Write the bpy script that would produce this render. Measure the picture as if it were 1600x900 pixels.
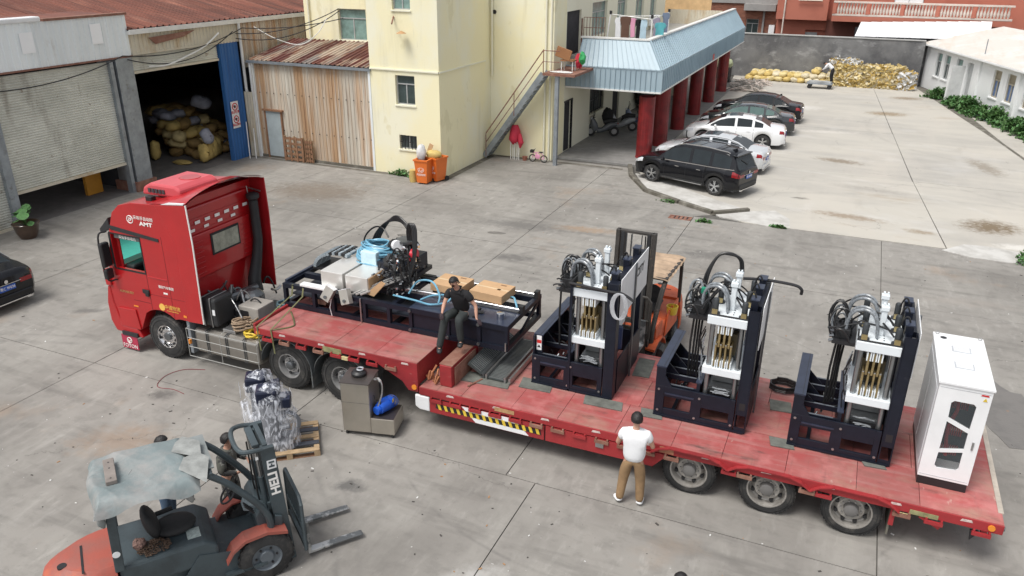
import bpy, bmesh, math, random
from mathutils import Vector, Matrix
R = math.radians
PI = math.pi
random.seed(7)
for o in list(bpy.data.objects): bpy.data.objects.remove(o)
SC = bpy.context.scene
COL = SC.collection

# ------------------------------------------------------------ camera
CAM_F, CAM_PITCH, CAM_ROLL, CAM_YAW, CAM_H = 1232.67, 0.4039197, -0.0071734, -0.4084443, 8.75
def make_camera():
    w = Vector((math.sin(CAM_YAW)*math.cos(CAM_PITCH), math.cos(CAM_YAW)*math.cos(CAM_PITCH), -math.sin(CAM_PITCH)))
    r = Vector((math.cos(CAM_YAW), -math.sin(CAM_YAW), 0))
    d = w.cross(r)
    r2 = r*math.cos(CAM_ROLL)+d*math.sin(CAM_ROLL)
    d2 = d*math.cos(CAM_ROLL)-r*math.sin(CAM_ROLL)
    m = Matrix((r2, -d2, -w)).transposed().to_4x4()
    m.translation = Vector((0, 0, CAM_H))
    cd = bpy.data.cameras.new('camera')
    cd.sensor_width = 36; cd.lens = CAM_F/1600*36; cd.clip_start = .1; cd.clip_end = 2000
    c = bpy.data.objects.new('camera', cd); COL.objects.link(c); c.matrix_world = m
    SC.camera = c
make_camera()

# ------------------------------------------------------------ light: overcast day
SUN_EL, SUN_AZ = 62, 205            # azimuth clockwise from +Y, degrees
W = bpy.data.worlds.new('World'); SC.world = W; W.use_nodes = True
nt = W.node_tree; nt.nodes.clear()
sky = nt.nodes.new('ShaderNodeTexSky'); sky.sky_type = 'NISHITA'; sky.sun_disc = False
sky.sun_elevation = R(SUN_EL); sky.sun_rotation = R(SUN_AZ); sky.air_density = 1.0; sky.dust_density = 3.0; sky.ozone_density = 1.0
hs = nt.nodes.new('ShaderNodeHueSaturation'); hs.inputs['Saturation'].default_value = .22
bg = nt.nodes.new('ShaderNodeBackground'); bg.inputs['Strength'].default_value = .135
wo = nt.nodes.new('ShaderNodeOutputWorld')
nt.links.new(sky.outputs[0], hs.inputs['Color']); nt.links.new(hs.outputs[0], bg.inputs[0]); nt.links.new(bg.outputs[0], wo.inputs[0])
sd = bpy.data.lights.new('sun', 'SUN'); sd.energy = 1.9; sd.angle = R(24); sd.color = (1, .965, .91)
so = bpy.data.objects.new('sun', sd); COL.objects.link(so)
az, el = R(SUN_AZ), R(SUN_EL)
sv = Vector((math.sin(az)*math.cos(el), math.cos(az)*math.cos(el), math.sin(el)))
so.rotation_euler = sv.to_track_quat('Z', 'Y').to_euler()
SC.view_settings.view_transform = 'Standard'; SC.view_settings.look = 'None'
SC.view_settings.exposure = 0.38; SC.view_settings.gamma = 1; SC.view_settings.use_curve_mapping = False

# ------------------------------------------------------------ materials
MATS = {}
def M(name, col, rough=.6, metal=0., var=.12, scale=2.5, bump=0., bscale=40., dirt=None, spec=.5, coat=0., emit=None):
    """procedural paint/metal: base colour broken up by noise, optional stain layer and relief"""
    if name in MATS: return MATS[name]
    m = bpy.data.materials.new(name); m.use_nodes = True; t = m.node_tree; N = t.nodes; L = t.links
    b = N['Principled BSDF']; b.inputs['Roughness'].default_value = rough; b.inputs['Metallic'].default_value = metal
    b.inputs['Specular IOR Level'].default_value = spec
    if coat: b.inputs['Coat Weight'].default_value = coat; b.inputs['Coat Roughness'].default_value = .05
    tc = N.new('ShaderNodeTexCoord')
    n = N.new('ShaderNodeTexNoise'); n.inputs['Scale'].default_value = scale; n.inputs['Detail'].default_value = 6; n.inputs['Roughness'].default_value = .65
    oi = N.new('ShaderNodeObjectInfo'); va = N.new('ShaderNodeVectorMath'); L.new(tc.outputs['Object'], va.inputs[0]); L.new(oi.outputs['Location'], va.inputs[1]); OB = va.outputs[0]
    L.new(OB, n.inputs['Vector'])
    r = N.new('ShaderNodeValToRGB'); r.color_ramp.elements[0].position = .3; r.color_ramp.elements[1].position = .7
    r.color_ramp.elements[0].color = (*[c*(1-var) for c in col], 1); r.color_ramp.elements[1].color = (*[min(1, c*(1+var)) for c in col], 1)
    L.new(n.outputs['Fac'], r.inputs['Fac']); out = r.outputs['Color']
    if dirt:
        dc, lo, hi, ds = dirt
        n2 = N.new('ShaderNodeTexNoise'); n2.inputs['Scale'].default_value = ds; n2.inputs['Detail'].default_value = 9; n2.inputs['Roughness'].default_value = .7
        L.new(OB, n2.inputs['Vector'])
        mr = N.new('ShaderNodeMapRange'); mr.inputs['From Min'].default_value = lo; mr.inputs['From Max'].default_value = hi
        L.new(n2.outputs['Fac'], mr.inputs['Value'])
        mx = N.new('ShaderNodeMix'); mx.data_type = 'RGBA'; mx.inputs['B'].default_value = (*dc, 1)
        L.new(mr.outputs['Result'], mx.inputs['Factor']); L.new(out, mx.inputs['A']); out = mx.outputs['Result']
    L.new(out, b.inputs['Base Color'])
    if bump:
        n3 = N.new('ShaderNodeTexNoise'); n3.inputs['Scale'].default_value = bscale; n3.inputs['Detail'].default_value = 4
        L.new(OB, n3.inputs['Vector'])
        bp = N.new('ShaderNodeBump'); bp.inputs['Strength'].default_value = bump; bp.inputs['Distance'].default_value = .02
        L.new(n3.outputs['Fac'], bp.inputs['Height']); L.new(bp.outputs['Normal'], b.inputs['Normal'])
    if emit: b.inputs['Emission Color'].default_value = (*emit, 1); b.inputs['Emission Strength'].default_value = 1
    m['pout'] = 1
    MATS[name] = m
    return m

def nodes_of(m):
    t = m.node_tree; return t, t.nodes, t.links, t.nodes['Principled BSDF']

def layered(name, base, layers, rough=.8, metal=0, bump=.3, bscale=30, bdist=.01, rand=0, spec=.5):
    """base colour then layers: (colour, scale(xyz), lo, hi, detail, seed, opacity)"""
    m = bpy.data.materials.new(name); m.use_nodes = True; t, N, L, b = nodes_of(m)
    b.inputs['Roughness'].default_value = rough; b.inputs['Metallic'].default_value = metal
    geo = N.new('ShaderNodeNewGeometry'); src = geo.outputs['Position']; b.inputs['Specular IOR Level'].default_value = spec
    rgb = N.new('ShaderNodeRGB'); rgb.outputs[0].default_value = (*base, 1); out = rgb.outputs[0]
    for i, (c, s, lo, hi, det, seed, op) in enumerate(layers):
        mp = N.new('ShaderNodeMapping'); mp.inputs['Scale'].default_value = s; mp.inputs['Location'].default_value = (seed, seed*1.7, seed*.3)
        L.new(src, mp.inputs['Vector'])
        n = N.new('ShaderNodeTexNoise'); n.inputs['Scale'].default_value = 1; n.inputs['Detail'].default_value = det; n.inputs['Roughness'].default_value = .62
        L.new(mp.outputs[0], n.inputs['Vector'])
        mr = N.new('ShaderNodeMapRange'); mr.inputs['From Min'].default_value = lo; mr.inputs['From Max'].default_value = hi; mr.inputs['To Max'].default_value = op
        L.new(n.outputs['Fac'], mr.inputs['Value'])
        mx = N.new('ShaderNodeMix'); mx.data_type = 'RGBA'; mx.inputs['B'].default_value = (*c, 1)
        L.new(mr.outputs['Result'], mx.inputs['Factor']); L.new(out, mx.inputs['A']); out = mx.outputs['Result']
    if rand:
        oi = N.new('ShaderNodeObjectInfo'); mr = N.new('ShaderNodeMapRange'); mr.inputs['To Min'].default_value = 1-rand; mr.inputs['To Max'].default_value = 1+rand
        L.new(oi.outputs['Random'], mr.inputs['Value']); vm = N.new('ShaderNodeVectorMath'); vm.operation = 'SCALE'; L.new(out, vm.inputs[0]); L.new(mr.outputs[0], vm.inputs['Scale']); out = vm.outputs[0]
    L.new(out, b.inputs['Base Color'])
    if bump:
        n3 = N.new('ShaderNodeTexNoise'); n3.inputs['Scale'].default_value = bscale; n3.inputs['Detail'].default_value = 5
        L.new(src, n3.inputs['Vector'])
        bp = N.new('ShaderNodeBump'); bp.inputs['Strength'].default_value = bump; bp.inputs['Distance'].default_value = bdist
        L.new(n3.outputs['Fac'], bp.inputs['Height']); L.new(bp.outputs['Normal'], b.inputs['Normal'])
    MATS[name] = m
    return m

def marks(m, spots=(), arcs=(), cracks=True):
    """stains, tyre arcs and hairline cracks at real places of a ground material (world metres)"""
    t, N, L, b = nodes_of(m); out = b.inputs['Base Color'].links[0].from_socket
    geo = N.new('ShaderNodeNewGeometry'); P_ = geo.outputs['Position']
    def mth(op, a, c=None, d=None):
        n = N.new('ShaderNodeMath'); n.operation = op
        for i, v in enumerate((a, c, d)):
            if v is None: continue
            if isinstance(v, (int, float)): n.inputs[i].default_value = v
            else: L.new(v, n.inputs[i])
        return n.outputs[0]
    def noise(sc, det=6, ax=(1, 1, 1)):
        mp = N.new('ShaderNodeMapping'); mp.inputs['Scale'].default_value = ax; L.new(P_, mp.inputs['Vector'])
        n = N.new('ShaderNodeTexNoise'); n.inputs['Scale'].default_value = sc; n.inputs['Detail'].default_value = det; n.inputs['Roughness'].default_value = .65; L.new(mp.outputs[0], n.inputs['Vector']); return n
    nz = noise(1.6); nf = noise(4.5, 9)
    def blend(fac, col):
        nonlocal out
        mx = N.new('ShaderNodeMix'); mx.data_type = 'RGBA'; mx.inputs['B'].default_value = (*col, 1); L.new(fac, mx.inputs['Factor']); L.new(out, mx.inputs['A']); out = mx.outputs['Result']
    for x, y, rx, ry, ang, col, op in spots:
        mp = N.new('ShaderNodeMapping'); mp.vector_type = 'TEXTURE'; mp.inputs['Location'].default_value = (x, y, 0); mp.inputs['Rotation'].default_value = (0, 0, ang); mp.inputs['Scale'].default_value = (rx, ry, 50); L.new(P_, mp.inputs['Vector'])
        ln = N.new('ShaderNodeVectorMath'); ln.operation = 'LENGTH'; L.new(mp.outputs[0], ln.inputs[0])
        f = mth('SUBTRACT', 1.25, ln.outputs['Value']); f = mth('MULTIPLY', f, nf.outputs['Fac']); f = mth('MULTIPLY_ADD', f, 3.6, -.85); n = N.new('ShaderNodeClamp'); L.new(f, n.inputs[0]); blend(mth('MULTIPLY', n.outputs[0], op), col)
    for x, y, r, w, col, op in arcs:
        s = N.new('ShaderNodeVectorMath'); s.operation = 'DISTANCE'; L.new(P_, s.inputs[0]); s.inputs[1].default_value = (x, y, 0)
        d = mth('ABSOLUTE', mth('SUBTRACT', s.outputs['Value'], r)); f = mth('SUBTRACT', 1, mth('DIVIDE', d, w)); n = N.new('ShaderNodeClamp'); L.new(f, n.inputs[0])
        g = mth('MULTIPLY_ADD', nz.outputs['Fac'], 3.2, -1.25); n2 = N.new('ShaderNodeClamp'); L.new(g, n2.inputs[0]); blend(mth('MULTIPLY', mth('MULTIPLY', n.outputs[0], n2.outputs[0]), op), col)
    if cracks:
        vv = N.new('ShaderNodeVectorMath'); vv.operation = 'MULTIPLY_ADD'; vv.inputs[1].default_value = (.9, .9, 0); L.new(nz.outputs['Color'], vv.inputs[0]); L.new(P_, vv.inputs[2])
        vo = N.new('ShaderNodeTexVoronoi'); vo.feature = 'DISTANCE_TO_EDGE'; vo.inputs['Scale'].default_value = .23; L.new(vv.outputs[0], vo.inputs['Vector'])
        f = mth('LESS_THAN', vo.outputs['Distance'], .0022); g = mth('GREATER_THAN', noise(.22, 2).outputs['Fac'], .57); blend(mth('MULTIPLY', mth('MULTIPLY', f, g), .4), (.10, .095, .085))
    L.new(out, b.inputs['Base Color'])

def glass(name, col, alpha=.35, rough=.08):
    m = bpy.data.materials.new(name); m.use_nodes = True; t, N, L, b = nodes_of(m)
    b.inputs['Base Color'].default_value = (*col, 1); b.inputs['Roughness'].default_value = rough
    b.inputs['Alpha'].default_value = alpha; MATS[name] = m
    return m

concrete = layered('concrete_old', (.275, .260, .238), [
    ((.19, .18, .165), (2.6, 3.4, 1), .50, .62, 10, 203, .5), ((.40, .385, .355), (4.5, 1.4, 1), .56, .68, 10, 207, .45), ((.10, .095, .09), (16, 16, 9), .68, .72, 4, 301, .5),
    ((.155, .145, .132), (.30, .42, 1), .44, .70, 9, 3, .75),
    ((.36, .345, .315), (.9, .25, 1), .5, .75, 8, 11, .6),
    ((.125, .118, .108), (.30, 2.0, 1), .54, .78, 10, 23, .75),
    ((.40, .385, .36), (2.6, .8, 1), .6, .82, 9, 31, .5),
    ((.34, .235, .155), (.28, .3, 1), .60, .76, 7, 47, .5),
    ((.12, .115, .11), (3.5, 3.5, 3), .72, .78, 3, 59, .55),
    ((.60, .59, .57), (11, 11, 5), .74, .77, 2, 67, .7)], rough=.85, bump=.25, bscale=60)
concrete_new = layered('concrete_yard', (.47, .445, .395), [
    ((.30, .26, .21), (.9, .22, 1), .60, .80, 9, 81, .55),
    ((.32, .305, .285), (.16, .5, 1), .42, .7, 7, 5, .7),
    ((.52, .48, .42), (.5, .12, 1), .48, .75, 8, 15, .6),
    ((.34, .27, .19), (.25, .6, 1), .63, .78, 9, 29, .75),
    ((.18, .165, .14), (.6, 2.5, 1), .70, .80, 9, 41, .6),
    ((.56, .55, .53), (.35, .5, 1), .56, .8, 7, 71, .6)], rough=.85, bump=.2, bscale=60)
marks(concrete, spots=[(-19, 24.5, 3.5, 2, .2, (.16, .12, .085), .6), (-10, 24, 3, .8, .1, (.11, .105, .10), .6), (-3.5, 23.8, 1.6, .7, .2, (.10, .095, .09), .6), (-7.8, 24.5, 1.8, .5, .15, (.30, .20, .12), .6),
    (-5.2, 7.6, 1.0, .35, .3, (.34, .22, .11), .7), (-3.6, 6.8, 1.1, .8, .4, (.15, .145, .14), .5), (-12.6, 10.4, .5, .35, .3, (.09, .085, .08), .7), (-7.2, 9.4, .5, .3, .2, (.09, .088, .085), .8), (-12, 8.8, 1.5, .9, .5, (.30, .20, .13), .45),
    (-4.2, 8.2, .9, .5, .9, (.46, .45, .43), .6), (-17.6, 12.8, .7, .25, .5, (.10, .095, .09), .6), (-2.5, 5.9, 2.2, .5, .5, (.14, .135, .13), .5), (3.6, 23, 2, .5, .1, (.30, .27, .24), .5), (-9.0, 21.0, 1.2, .5, .2, (.11, .105, .10), .7), (-6.4, 17.4, .8, .4, .2, (.13, .125, .12), .6)],
    arcs=[(-14, 2, 9.6, .10, (.12, .115, .11), .6), (-14, 2, 9.95, .07, (.13, .125, .12), .5), (-1, 2, 6.9, .08, (.40, .39, .37), .7), (-1, 2, 6.55, .04, (.46, .45, .43), .8), (-20, 30, 14, .14, (.12, .115, .11), .55), (-20, 30, 16, .12, (.13, .125, .12), .5),
          (8, 40, 17.5, .16, (.13, .125, .12), .5), (8, 40, 19.4, .14, (.14, .135, .13), .5), (-30, -6, 24, .18, (.13, .125, .12), .5), (-30, -6, 26.1, .16, (.13, .125, .12), .5), (-3.0, 14, 5.2, .05, (.11, .105, .10), .5), (-24, 4, 12.5, .16, (.36, .345, .32), .5)])
marks(concrete_new, spots=[(-.4, 38.5, 1.7, .7, -.2, (.20, .155, .105), .8), (.3, 29.8, 2.1, .55, -.1, (.26, .20, .14), .8), (4.9, 30.6, 1.6, 1.3, .4, (.17, .125, .075), .95), (6.9, 30.0, 1.2, 1.1, .1, (.17, .125, .075), .9), (2.6, 29, .8, .4, 0, (.25, .19, .12), .7),
    (5.6, 40, .8, 2.5, .3, (.22, .185, .14), .7), (1.6, 52, 1.8, 1.2, .2, (.24, .17, .09), .8), (-3.4, 52, 2.2, 1.4, .2, (.62, .60, .57), .6), (2.8, 58.5, 1.6, 1.0, .2, (.2, .15, .09), .8), (-1.5, 31.5, .5, .25, .1, (.14, .13, .11), .8), (1.0, 34, 2.5, .5, -.1, (.30, .28, .25), .5), (-1.5, 45, 3, .6, .2, (.60, .57, .52), .6), (-5, 34.5, 2.4, .9, .2, (.28, .25, .21), .6), (5.5, 28.6, 1.2, .5, .2, (.66, .64, .60), .7)],
    arcs=[(4, 20, 13.5, .2, (.30, .285, .26), .5), (4, 20, 15.4, .18, (.30, .285, .26), .5), (-4, 24, 12.2, .22, (.56, .545, .52), .5), (-4, 24, 14.2, .2, (.28, .265, .24), .45), (9, 48, 8.4, .2, (.30, .28, .25), .5)])
concrete_wet = layered('concrete_edge', (.12, .11, .09), [
    ((.34, .32, .28), (2, 2, 2), .5, .7, 6, 3, .6), ((.09, .11, .06), (3, 3, 3), .6, .72, 5, 13, .7)], rough=.9)
joint_dark = M('joint_dark', (.10, .095, .085), .95, var=.3)
patch_white = layered('cement_patch', (.54, .53, .505), [((.36, .345, .32), (1.5, 1.5, 1), .40, .66, 9, 3, .85)], rough=.9)
plaster = layered('plaster_yellow', (.86, .80, .54), [
    ((.84, .82, .66), (.5, .5, .35), .45, .62, 6, 3, .8), ((.70, .64, .40), (.8, .8, .5), .62, .66, 4, 51, .5),
    ((.56, .51, .34), (1.2, 1.2, .12), .55, .75, 8, 21, .6), ((.50, .47, .38), (2.5, 2.5, .6), .64, .76, 8, 73, .5),
    ((.34, .31, .25), (1.5, 1.5, .8), .70, .78, 8, 33, .55)], rough=.9, bump=.25, bscale=14, bdist=.02)
plaster_pale = layered('plaster_pale', (.80, .78, .63), [
    ((.66, .63, .48), (.8, .8, .3), .55, .75, 7, 13, .5)], rough=.9, bump=.15, bscale=20)
white_wall = layered('whitewash', (.78, .79, .79), [
    ((.55, .55, .54), (.9, .9, .4), .55, .75, 8, 13, .6), ((.30, .29, .27), (2.5, 2.5, 1.2), .66, .76, 8, 23, .6)], rough=.9)
grey_wall = layered('render_grey', (.20, .20, .20), [
    ((.10, .10, .105), (.5, .5, .5), .4, .6, 8, 3, .9), ((.36, .36, .36), (1.1, 1.1, 2.2), .55, .72, 9, 17, .75),
    ((.55, .55, .55), (3, 3, 4), .66, .78, 8, 37, .6)], rough=.95)
rust_roof = layered('rust_roof', (.19, .068, .045), [
    ((.10, .045, .035), (.25, 3.0, 1), .46, .62, 8, 77, .8),
    ((.14, .05, .035), (.7, .7, 1), .45, .65, 8, 3, .8), ((.34, .16, .11), (.3, 2.4, 1), .54, .75, 8, 19, .7)], rough=.8, rand=.16, bump=0)
rust_sheet = layered('rust_sheet', (.56, .51, .43), [
    ((.42, .23, .10), (1.5, 1.5, .10), .42, .60, 5, 8, .8), ((.22, .10, .045), (5, 5, .25), .54, .70, 7, 27, .75), ((.34, .33, .30), (1.3, 1.3, .5), .60, .72, 6, 61, .6),
    ((.66, .63, .56), (6, 6, .16), .53, .66, 4, 43, .8)], rough=.7, bump=.1, rand=.12)
rust_mix = layered('rust_mixed_roof', (.36, .29, .23), [
    ((.11, .035, .03), (1.5, .12, 1), .47, .52, 4, 8, 1), ((.25, .11, .06), (6, 1.0, 1), .48, .66, 6, 27, .8), ((.20, .19, .18), (.9, .1, 1), .58, .62, 3, 57, .8)], rough=.75, rand=.2)
cream_sheet = layered('cream_sheet', (.62, .57, .46), [((.45, .30, .14), (1.2, 1.2, .6), .5, .66, 7, 8, .7)], rough=.7)
pale_sheet = layered('pale_sheet', (.82, .86, .87), [((.70, .74, .75), (2, 2, .3), .45, .7, 6, 8, .7), ((.36, .30, .24), (1.6, 1.6, .5), .62, .76, 8, 18, .55)], rough=.55, bump=.05, rand=.06)
shutter_m = layered('shutter', (.66, .66, .59), [((.50, .50, .44), (.6, .6, 1.2), .42, .62, 8, 8, .8), ((.24, .21, .17), (1.6, 1.6, .35), .56, .72, 8, 38, .7), ((.20, .13, .08), (3, 3, 3), .64, .74, 6, 18, .8)], rough=.6)
blue_sheet = layered('blue_sheet', (.035, .135, .36), [((.03, .09, .25), (3, 3, .4), .5, .7, 6, 8, .6)], rough=.5)
blue_clad = layered('blue_grey_cladding', (.34, .44, .50), [((.26, .34, .40), (.8, .8, .5), .45, .7, 6, 8, .5), ((.50, .58, .62), (3, 3, .6), .6, .75, 6, 28, .4)], rough=.45)
grey_metal = M('galvanised', (.30, .33, .36), .5, .5, var=.2, dirt=((.16, .15, .14), .55, .75, 4))
red_tile = layered('red_tile', (.22, .016, .018), [((.09, .010, .011), (2, 2, 2), .45, .65, 6, 8, .7), ((.45, .20, .18), (6, 6, 9), .68, .76, 5, 18, .4)], rough=.4)
brick_m = layered('brick_red', (.30, .13, .085), [((.20, .085, .06), (2.2, 2.2, 7), .45, .6, 3, 8, .8), ((.42, .34, .28), (1, 1, 2), .6, .75, 7, 18, .5)], rough=.9)
pinkish = layered('terracotta_paint', (.45, .155, .105), [((.36, .12, .08), (.6, .6, .6), .5, .7, 6, 8, .6)], rough=.85)
stone_w = M('balustrade_stone', (.60, .52, .46), .85, var=.15)
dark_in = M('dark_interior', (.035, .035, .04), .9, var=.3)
floor_in = M('interior_floor', (.15, .14, .135), .9, var=.2)  # floor colour darkened to give the bay its dimness
win_glass = M('window_dark_glass', (.055, .075, .075), .12, var=.3, spec=.7)
win_green = M('window_green_glass', (.20, .30, .28), .15, var=.35)
blue_glass = M('window_blue', (.10, .17, .34), .3, var=.3)
frame_al = M('window_frame', (.42, .43, .43), .5, .2)
white_p = M('white_paint', (.78, .79, .80), .45, var=.05)
white_pipe = M('white_pipe', (.72, .72, .70), .5, var=.1)
black_p = M('black_paint', (.018, .018, .020), .45, var=.2)
black_rub = M('black_rubber', (.022, .022, .023), .75, var=.25, bump=.2)
tyre_m = M('tyre', (.030, .030, .030), .85, var=.25, bump=.3, bscale=60, dirt=((.11, .10, .09), .5, .8, 5))
tyre_side = tyre_m
navy = M('navy_paint', (.009, .0115, .021), .42, var=.18, scale=5, spec=.35, dirt=((.04, .04, .05), .62, .85, 9))
navy_sheen = M('navy_sheen', (.028, .036, .062), .28, var=.2, scale=5)  # paler navy, the sky's sheen put into the colour
mach_white = M('machine_white', (.74, .79, .82), .4, var=.05)
steel = M('steel', (.42, .42, .42), .32, .85, var=.2)
steel_dark = M('steel_dark', (.17, .18, .19), .4, .8, var=.2)
brass = M('mold_bronze', (.42, .33, .17), .38, .8, var=.3, scale=8)
chrome = M('chrome', (.75, .75, .76), .12, 1, var=.04)
stainless = M('stainless', (.43, .40, .35), .36, .7, var=.08)
alu_tank = M('aluminium_tank', (.33, .31, .28), .40, .7, var=.12)
truck_red = M('truck_red', (.42, .010, .013), .28, var=.10, scale=1.2, coat=.5, dirt=((.30, .06, .05), .6, .9, 3))
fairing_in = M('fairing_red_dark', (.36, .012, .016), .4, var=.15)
trailer_red = layered('trailer_red', (.33, .026, .030), [((.20, .02, .022), (1.2, 1.2, 2), .45, .65, 7, 8, .7), ((.42, .24, .20), (4, 4, 8), .64, .78, 8, 28, .6)], rough=.55)
deck_red = layered('deck_red', (.36, .12, .11), [
    ((.22, .13, .11), (.35, 3.2, 1), .52, .70, 9, 91, .6), ((.30, .21, .16), (2.6, .5, 1), .54, .74, 9, 95, .6),
    ((.36, .065, .065), (.9, 1.4, 1), .42, .6, 8, 8, .8), ((.36, .24, .18), (1.1, 1.6, 1), .50, .70, 9, 28, .65), ((.40, .22, .20), (.4, 6, 1), .50, .66, 9, 128, .6), ((.16, .08, .07), (7, .6, 1), .60, .74, 9, 138, .6),
    ((.52, .20, .19), (3, 3, 1), .5, .7, 8, 38, .6), ((.08, .05, .045), (1.6, 4.5, 1), .58, .74, 10, 48, .8), ((.50, .42, .36), (9, 3, 1), .66, .74, 8, 58, .6)], rough=.6, bump=.15, rand=.10)
rust_brown = layered('rust_brown', (.22, .10, .07), [((.34, .20, .15), (4, 4, 4), .45, .7, 7, 8, .8)], rough=.85)
checker = M('checker_plate', (.10, .115, .115), .42, .6, var=.35, scale=9, bump=.5, bscale=70)
rubber_mat = M('rubber_mat', (.13, .135, .12), .8, var=.35, scale=6)
carton = M('cardboard', (.52, .33, .18), .8, var=.08, scale=4)
wood = M('wood_pale', (.38, .27, .16), .8, var=.25, scale=9)
wood_dark = M('wood_brown', (.26, .14, .08), .85, var=.3, scale=9)
orange_bin = M('orange_plastic', (.72, .17, .03), .4, var=.08)
yellow_sack = M('yellow_sack', (.56, .41, .14), .75, var=.22, scale=3, bump=.6, bscale=18)
cream_sack = M('cream_sack', (.62, .55, .39), .75, var=.2, scale=3, bump=.6, bscale=18)
straw_sack = M('straw_sack', (.62, .50, .24), .75, var=.2, scale=3, bump=.6, bscale=18)
white_sack = M('white_sack', (.68, .68, .67), .75, var=.15, scale=3, bump=.6, bscale=18)
grey_sack = M('grey_sack', (.30, .31, .36), .7, var=.3, scale=3, bump=.6, bscale=18)
brown_sack = M('brown_sack', (.34, .22, .08), .75, var=.3, scale=3, bump=.6, bscale=18)  # browner, darker tone so the heap looks dim inside the bay
skin_m = M('skin', (.50, .28, .20), .55, var=.08)
hair_m = M('hair_black', (.012, .010, .010), .5, var=.3, bump=.4, bscale=90)
leaf_m = M('leaf_green', (.055, .125, .028), .6, var=.45, scale=6)
leaf_pale = M('leaf_pale_green', (.10, .24, .075), .6, var=.3, scale=6)
leaf_dark = M('leaf_dark_green', (.022, .052, .018), .6, var=.4, scale=3)
bark_m = M('bark', (.09, .065, .045), .9, var=.3)
car_black = M('car_paint_black', (.005, .0055, .008), .2, var=.1, spec=.35, coat=.2)
car_white = M('car_paint_white', (.80, .81, .82), .18, var=.02, coat=1)
car_silver = M('car_paint_silver', (.64, .66, .68), .2, .2, var=.03, coat=1)
car_glass = M('car_glass', (.018, .024, .028), .12, var=.2, spec=.3)
tail_red = M('tail_lamp_red', (.26, .006, .010), .2, var=.2, coat=.5)
lamp_clear = M('head_lamp', (.60, .62, .65), .15, var=.2, coat=.5)
plate_blue = M('plate_blue', (.02, .10, .45), .4, var=.05)
amber = M('amber_lamp', (.75, .26, .03), .3, var=.1)
fork_grey = layered('forklift_grey', (.055, .075, .085), [((.035, .045, .05), (3, 3, 3), .45, .65, 6, 8, .7), ((.22, .21, .19), (5, 5, 5), .66, .8, 7, 18, .5)], rough=.5)
fork_red = layered('forklift_red', (.36, .085, .060), [((.27, .10, .08), (2, 2, 2), .45, .65, 7, 8, .8), ((.50, .12, .05), (1.5, 1.5, 1.5), .6, .7, 6, 18, .6)], rough=.55)
fork_orange = layered('forklift_orange', (.62, .115, .035), [((.40, .07, .03), (3, 3, 3), .5, .65, 7, 8, .8), ((.10, .07, .06), (4, 4, 4), .66, .76, 7, 18, .6)], rough=.55)
fork_steel = layered('fork_blade', (.16, .17, .175), [((.55, .56, .56), (4, 4, 4), .48, .58, 8, 8, .9)], rough=.4, metal=.6)
tarp = layered('tarp_blue_grey', (.185, .225, .23), [((.13, .16, .165), (3, 2, 3), .50, .66, 6, 222, .5), ((.30, .29, .28), (1.6, 1.6, 1.6), .45, .62, 7, 8, .8), ((.30, .36, .37), (3, 3, 3), .58, .72, 7, 28, .5)], rough=.6, bump=.3, bscale=9, bdist=.04)
blue_hose = glass('blue_hose', (.25, .55, .75), .85, .25)
cyan_box = M('pale_blue_film', (.55, .74, .82), .35, var=.12, scale=6)
black_hose = M('black_hose', (.015, .015, .016), .38, var=.2)
grey_hose = M('wrapped_hose', (.22, .24, .26), .22, var=.5, scale=25)
wire_black = M('cable_black', (.02, .02, .022), .6)
pump_blue = M('pump_blue', (.015, .10, .55), .3, var=.15)
cloth_white = M('cloth_white', (.78, .79, .81), .85, var=.05, bump=.3, bscale=12)
cloth_khaki = M('cloth_khaki', (.26, .165, .085), .85, var=.18, scale=5, bump=.3, bscale=14)
cloth_black = M('cloth_black', (.010, .010, .012), .85, var=.2)
cloth_grey = M('cloth_charcoal', (.028, .034, .034), .8, var=.2)
cloth_jean = M('cloth_jeans', (.06, .10, .16), .85, var=.3)
camo = layered('cloth_camouflage', (.10, .10, .085), [((.035, .035, .035), (9, 9, 9), .48, .52, 3, 8, 1), ((.24, .24, .22), (11, 11, 11), .58, .62, 3, 18, .9)], rough=.85)
strap_m = M('strap_olive', (.13, .13, .06), .8, var=.25)
yellow_p = M('yellow_paint', (.70, .50, .05), .45, var=.15)
red_cloth = M('cloth_red', (.50, .03, .06), .8, var=.2)
teal_cloth = M('cloth_teal', (.10, .38, .42), .85, var=.2)
pink_m = M('pink_plastic', (.75, .35, .50), .4)
ceram = M('ceramic_brown', (.075, .045, .03), .3, var=.3, coat=.4)
film = glass('plastic_film', (.80, .83, .90), .22, .08)
t_, N_, L_, b_ = nodes_of(film); g_ = N_.new('ShaderNodeNewGeometry'); m_ = N_.new('ShaderNodeMapping'); m_.inputs['Scale'].default_value = (11, 11, 3.5); L_.new(g_.outputs['Position'], m_.inputs['Vector'])
n_ = N_.new('ShaderNodeTexNoise'); n_.inputs['Scale'].default_value = 1; n_.inputs['Detail'].default_value = 5; n_.inputs['Distortion'].default_value = 1.2; L_.new(m_.outputs[0], n_.inputs['Vector'])
r_ = N_.new('ShaderNodeMapRange'); r_.inputs['From Min'].default_value = .47; r_.inputs['From Max'].default_value = .66; r_.inputs['To Min'].default_value = .10; r_.inputs['To Max'].default_value = .80; L_.new(n_.outputs['Fac'], r_.inputs['Value']); L_.new(r_.outputs[0], b_.inputs['Alpha'])  # cloudy streaks in the alpha stand in for sheen on the film
ac_dark = M('grille_dark', (.05, .05, .055), .6)
red_white = M('reflector_white', (.85, .83, .80), .3, var=.05)
refl_red = M('reflector_red', (.55, .02, .02), .3)
black_matt = M('plastic_black', (.025, .026, .028), .55, var=.2)
cab_grey = M('cabinet_back', (.34, .36, .38), .6)
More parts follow.
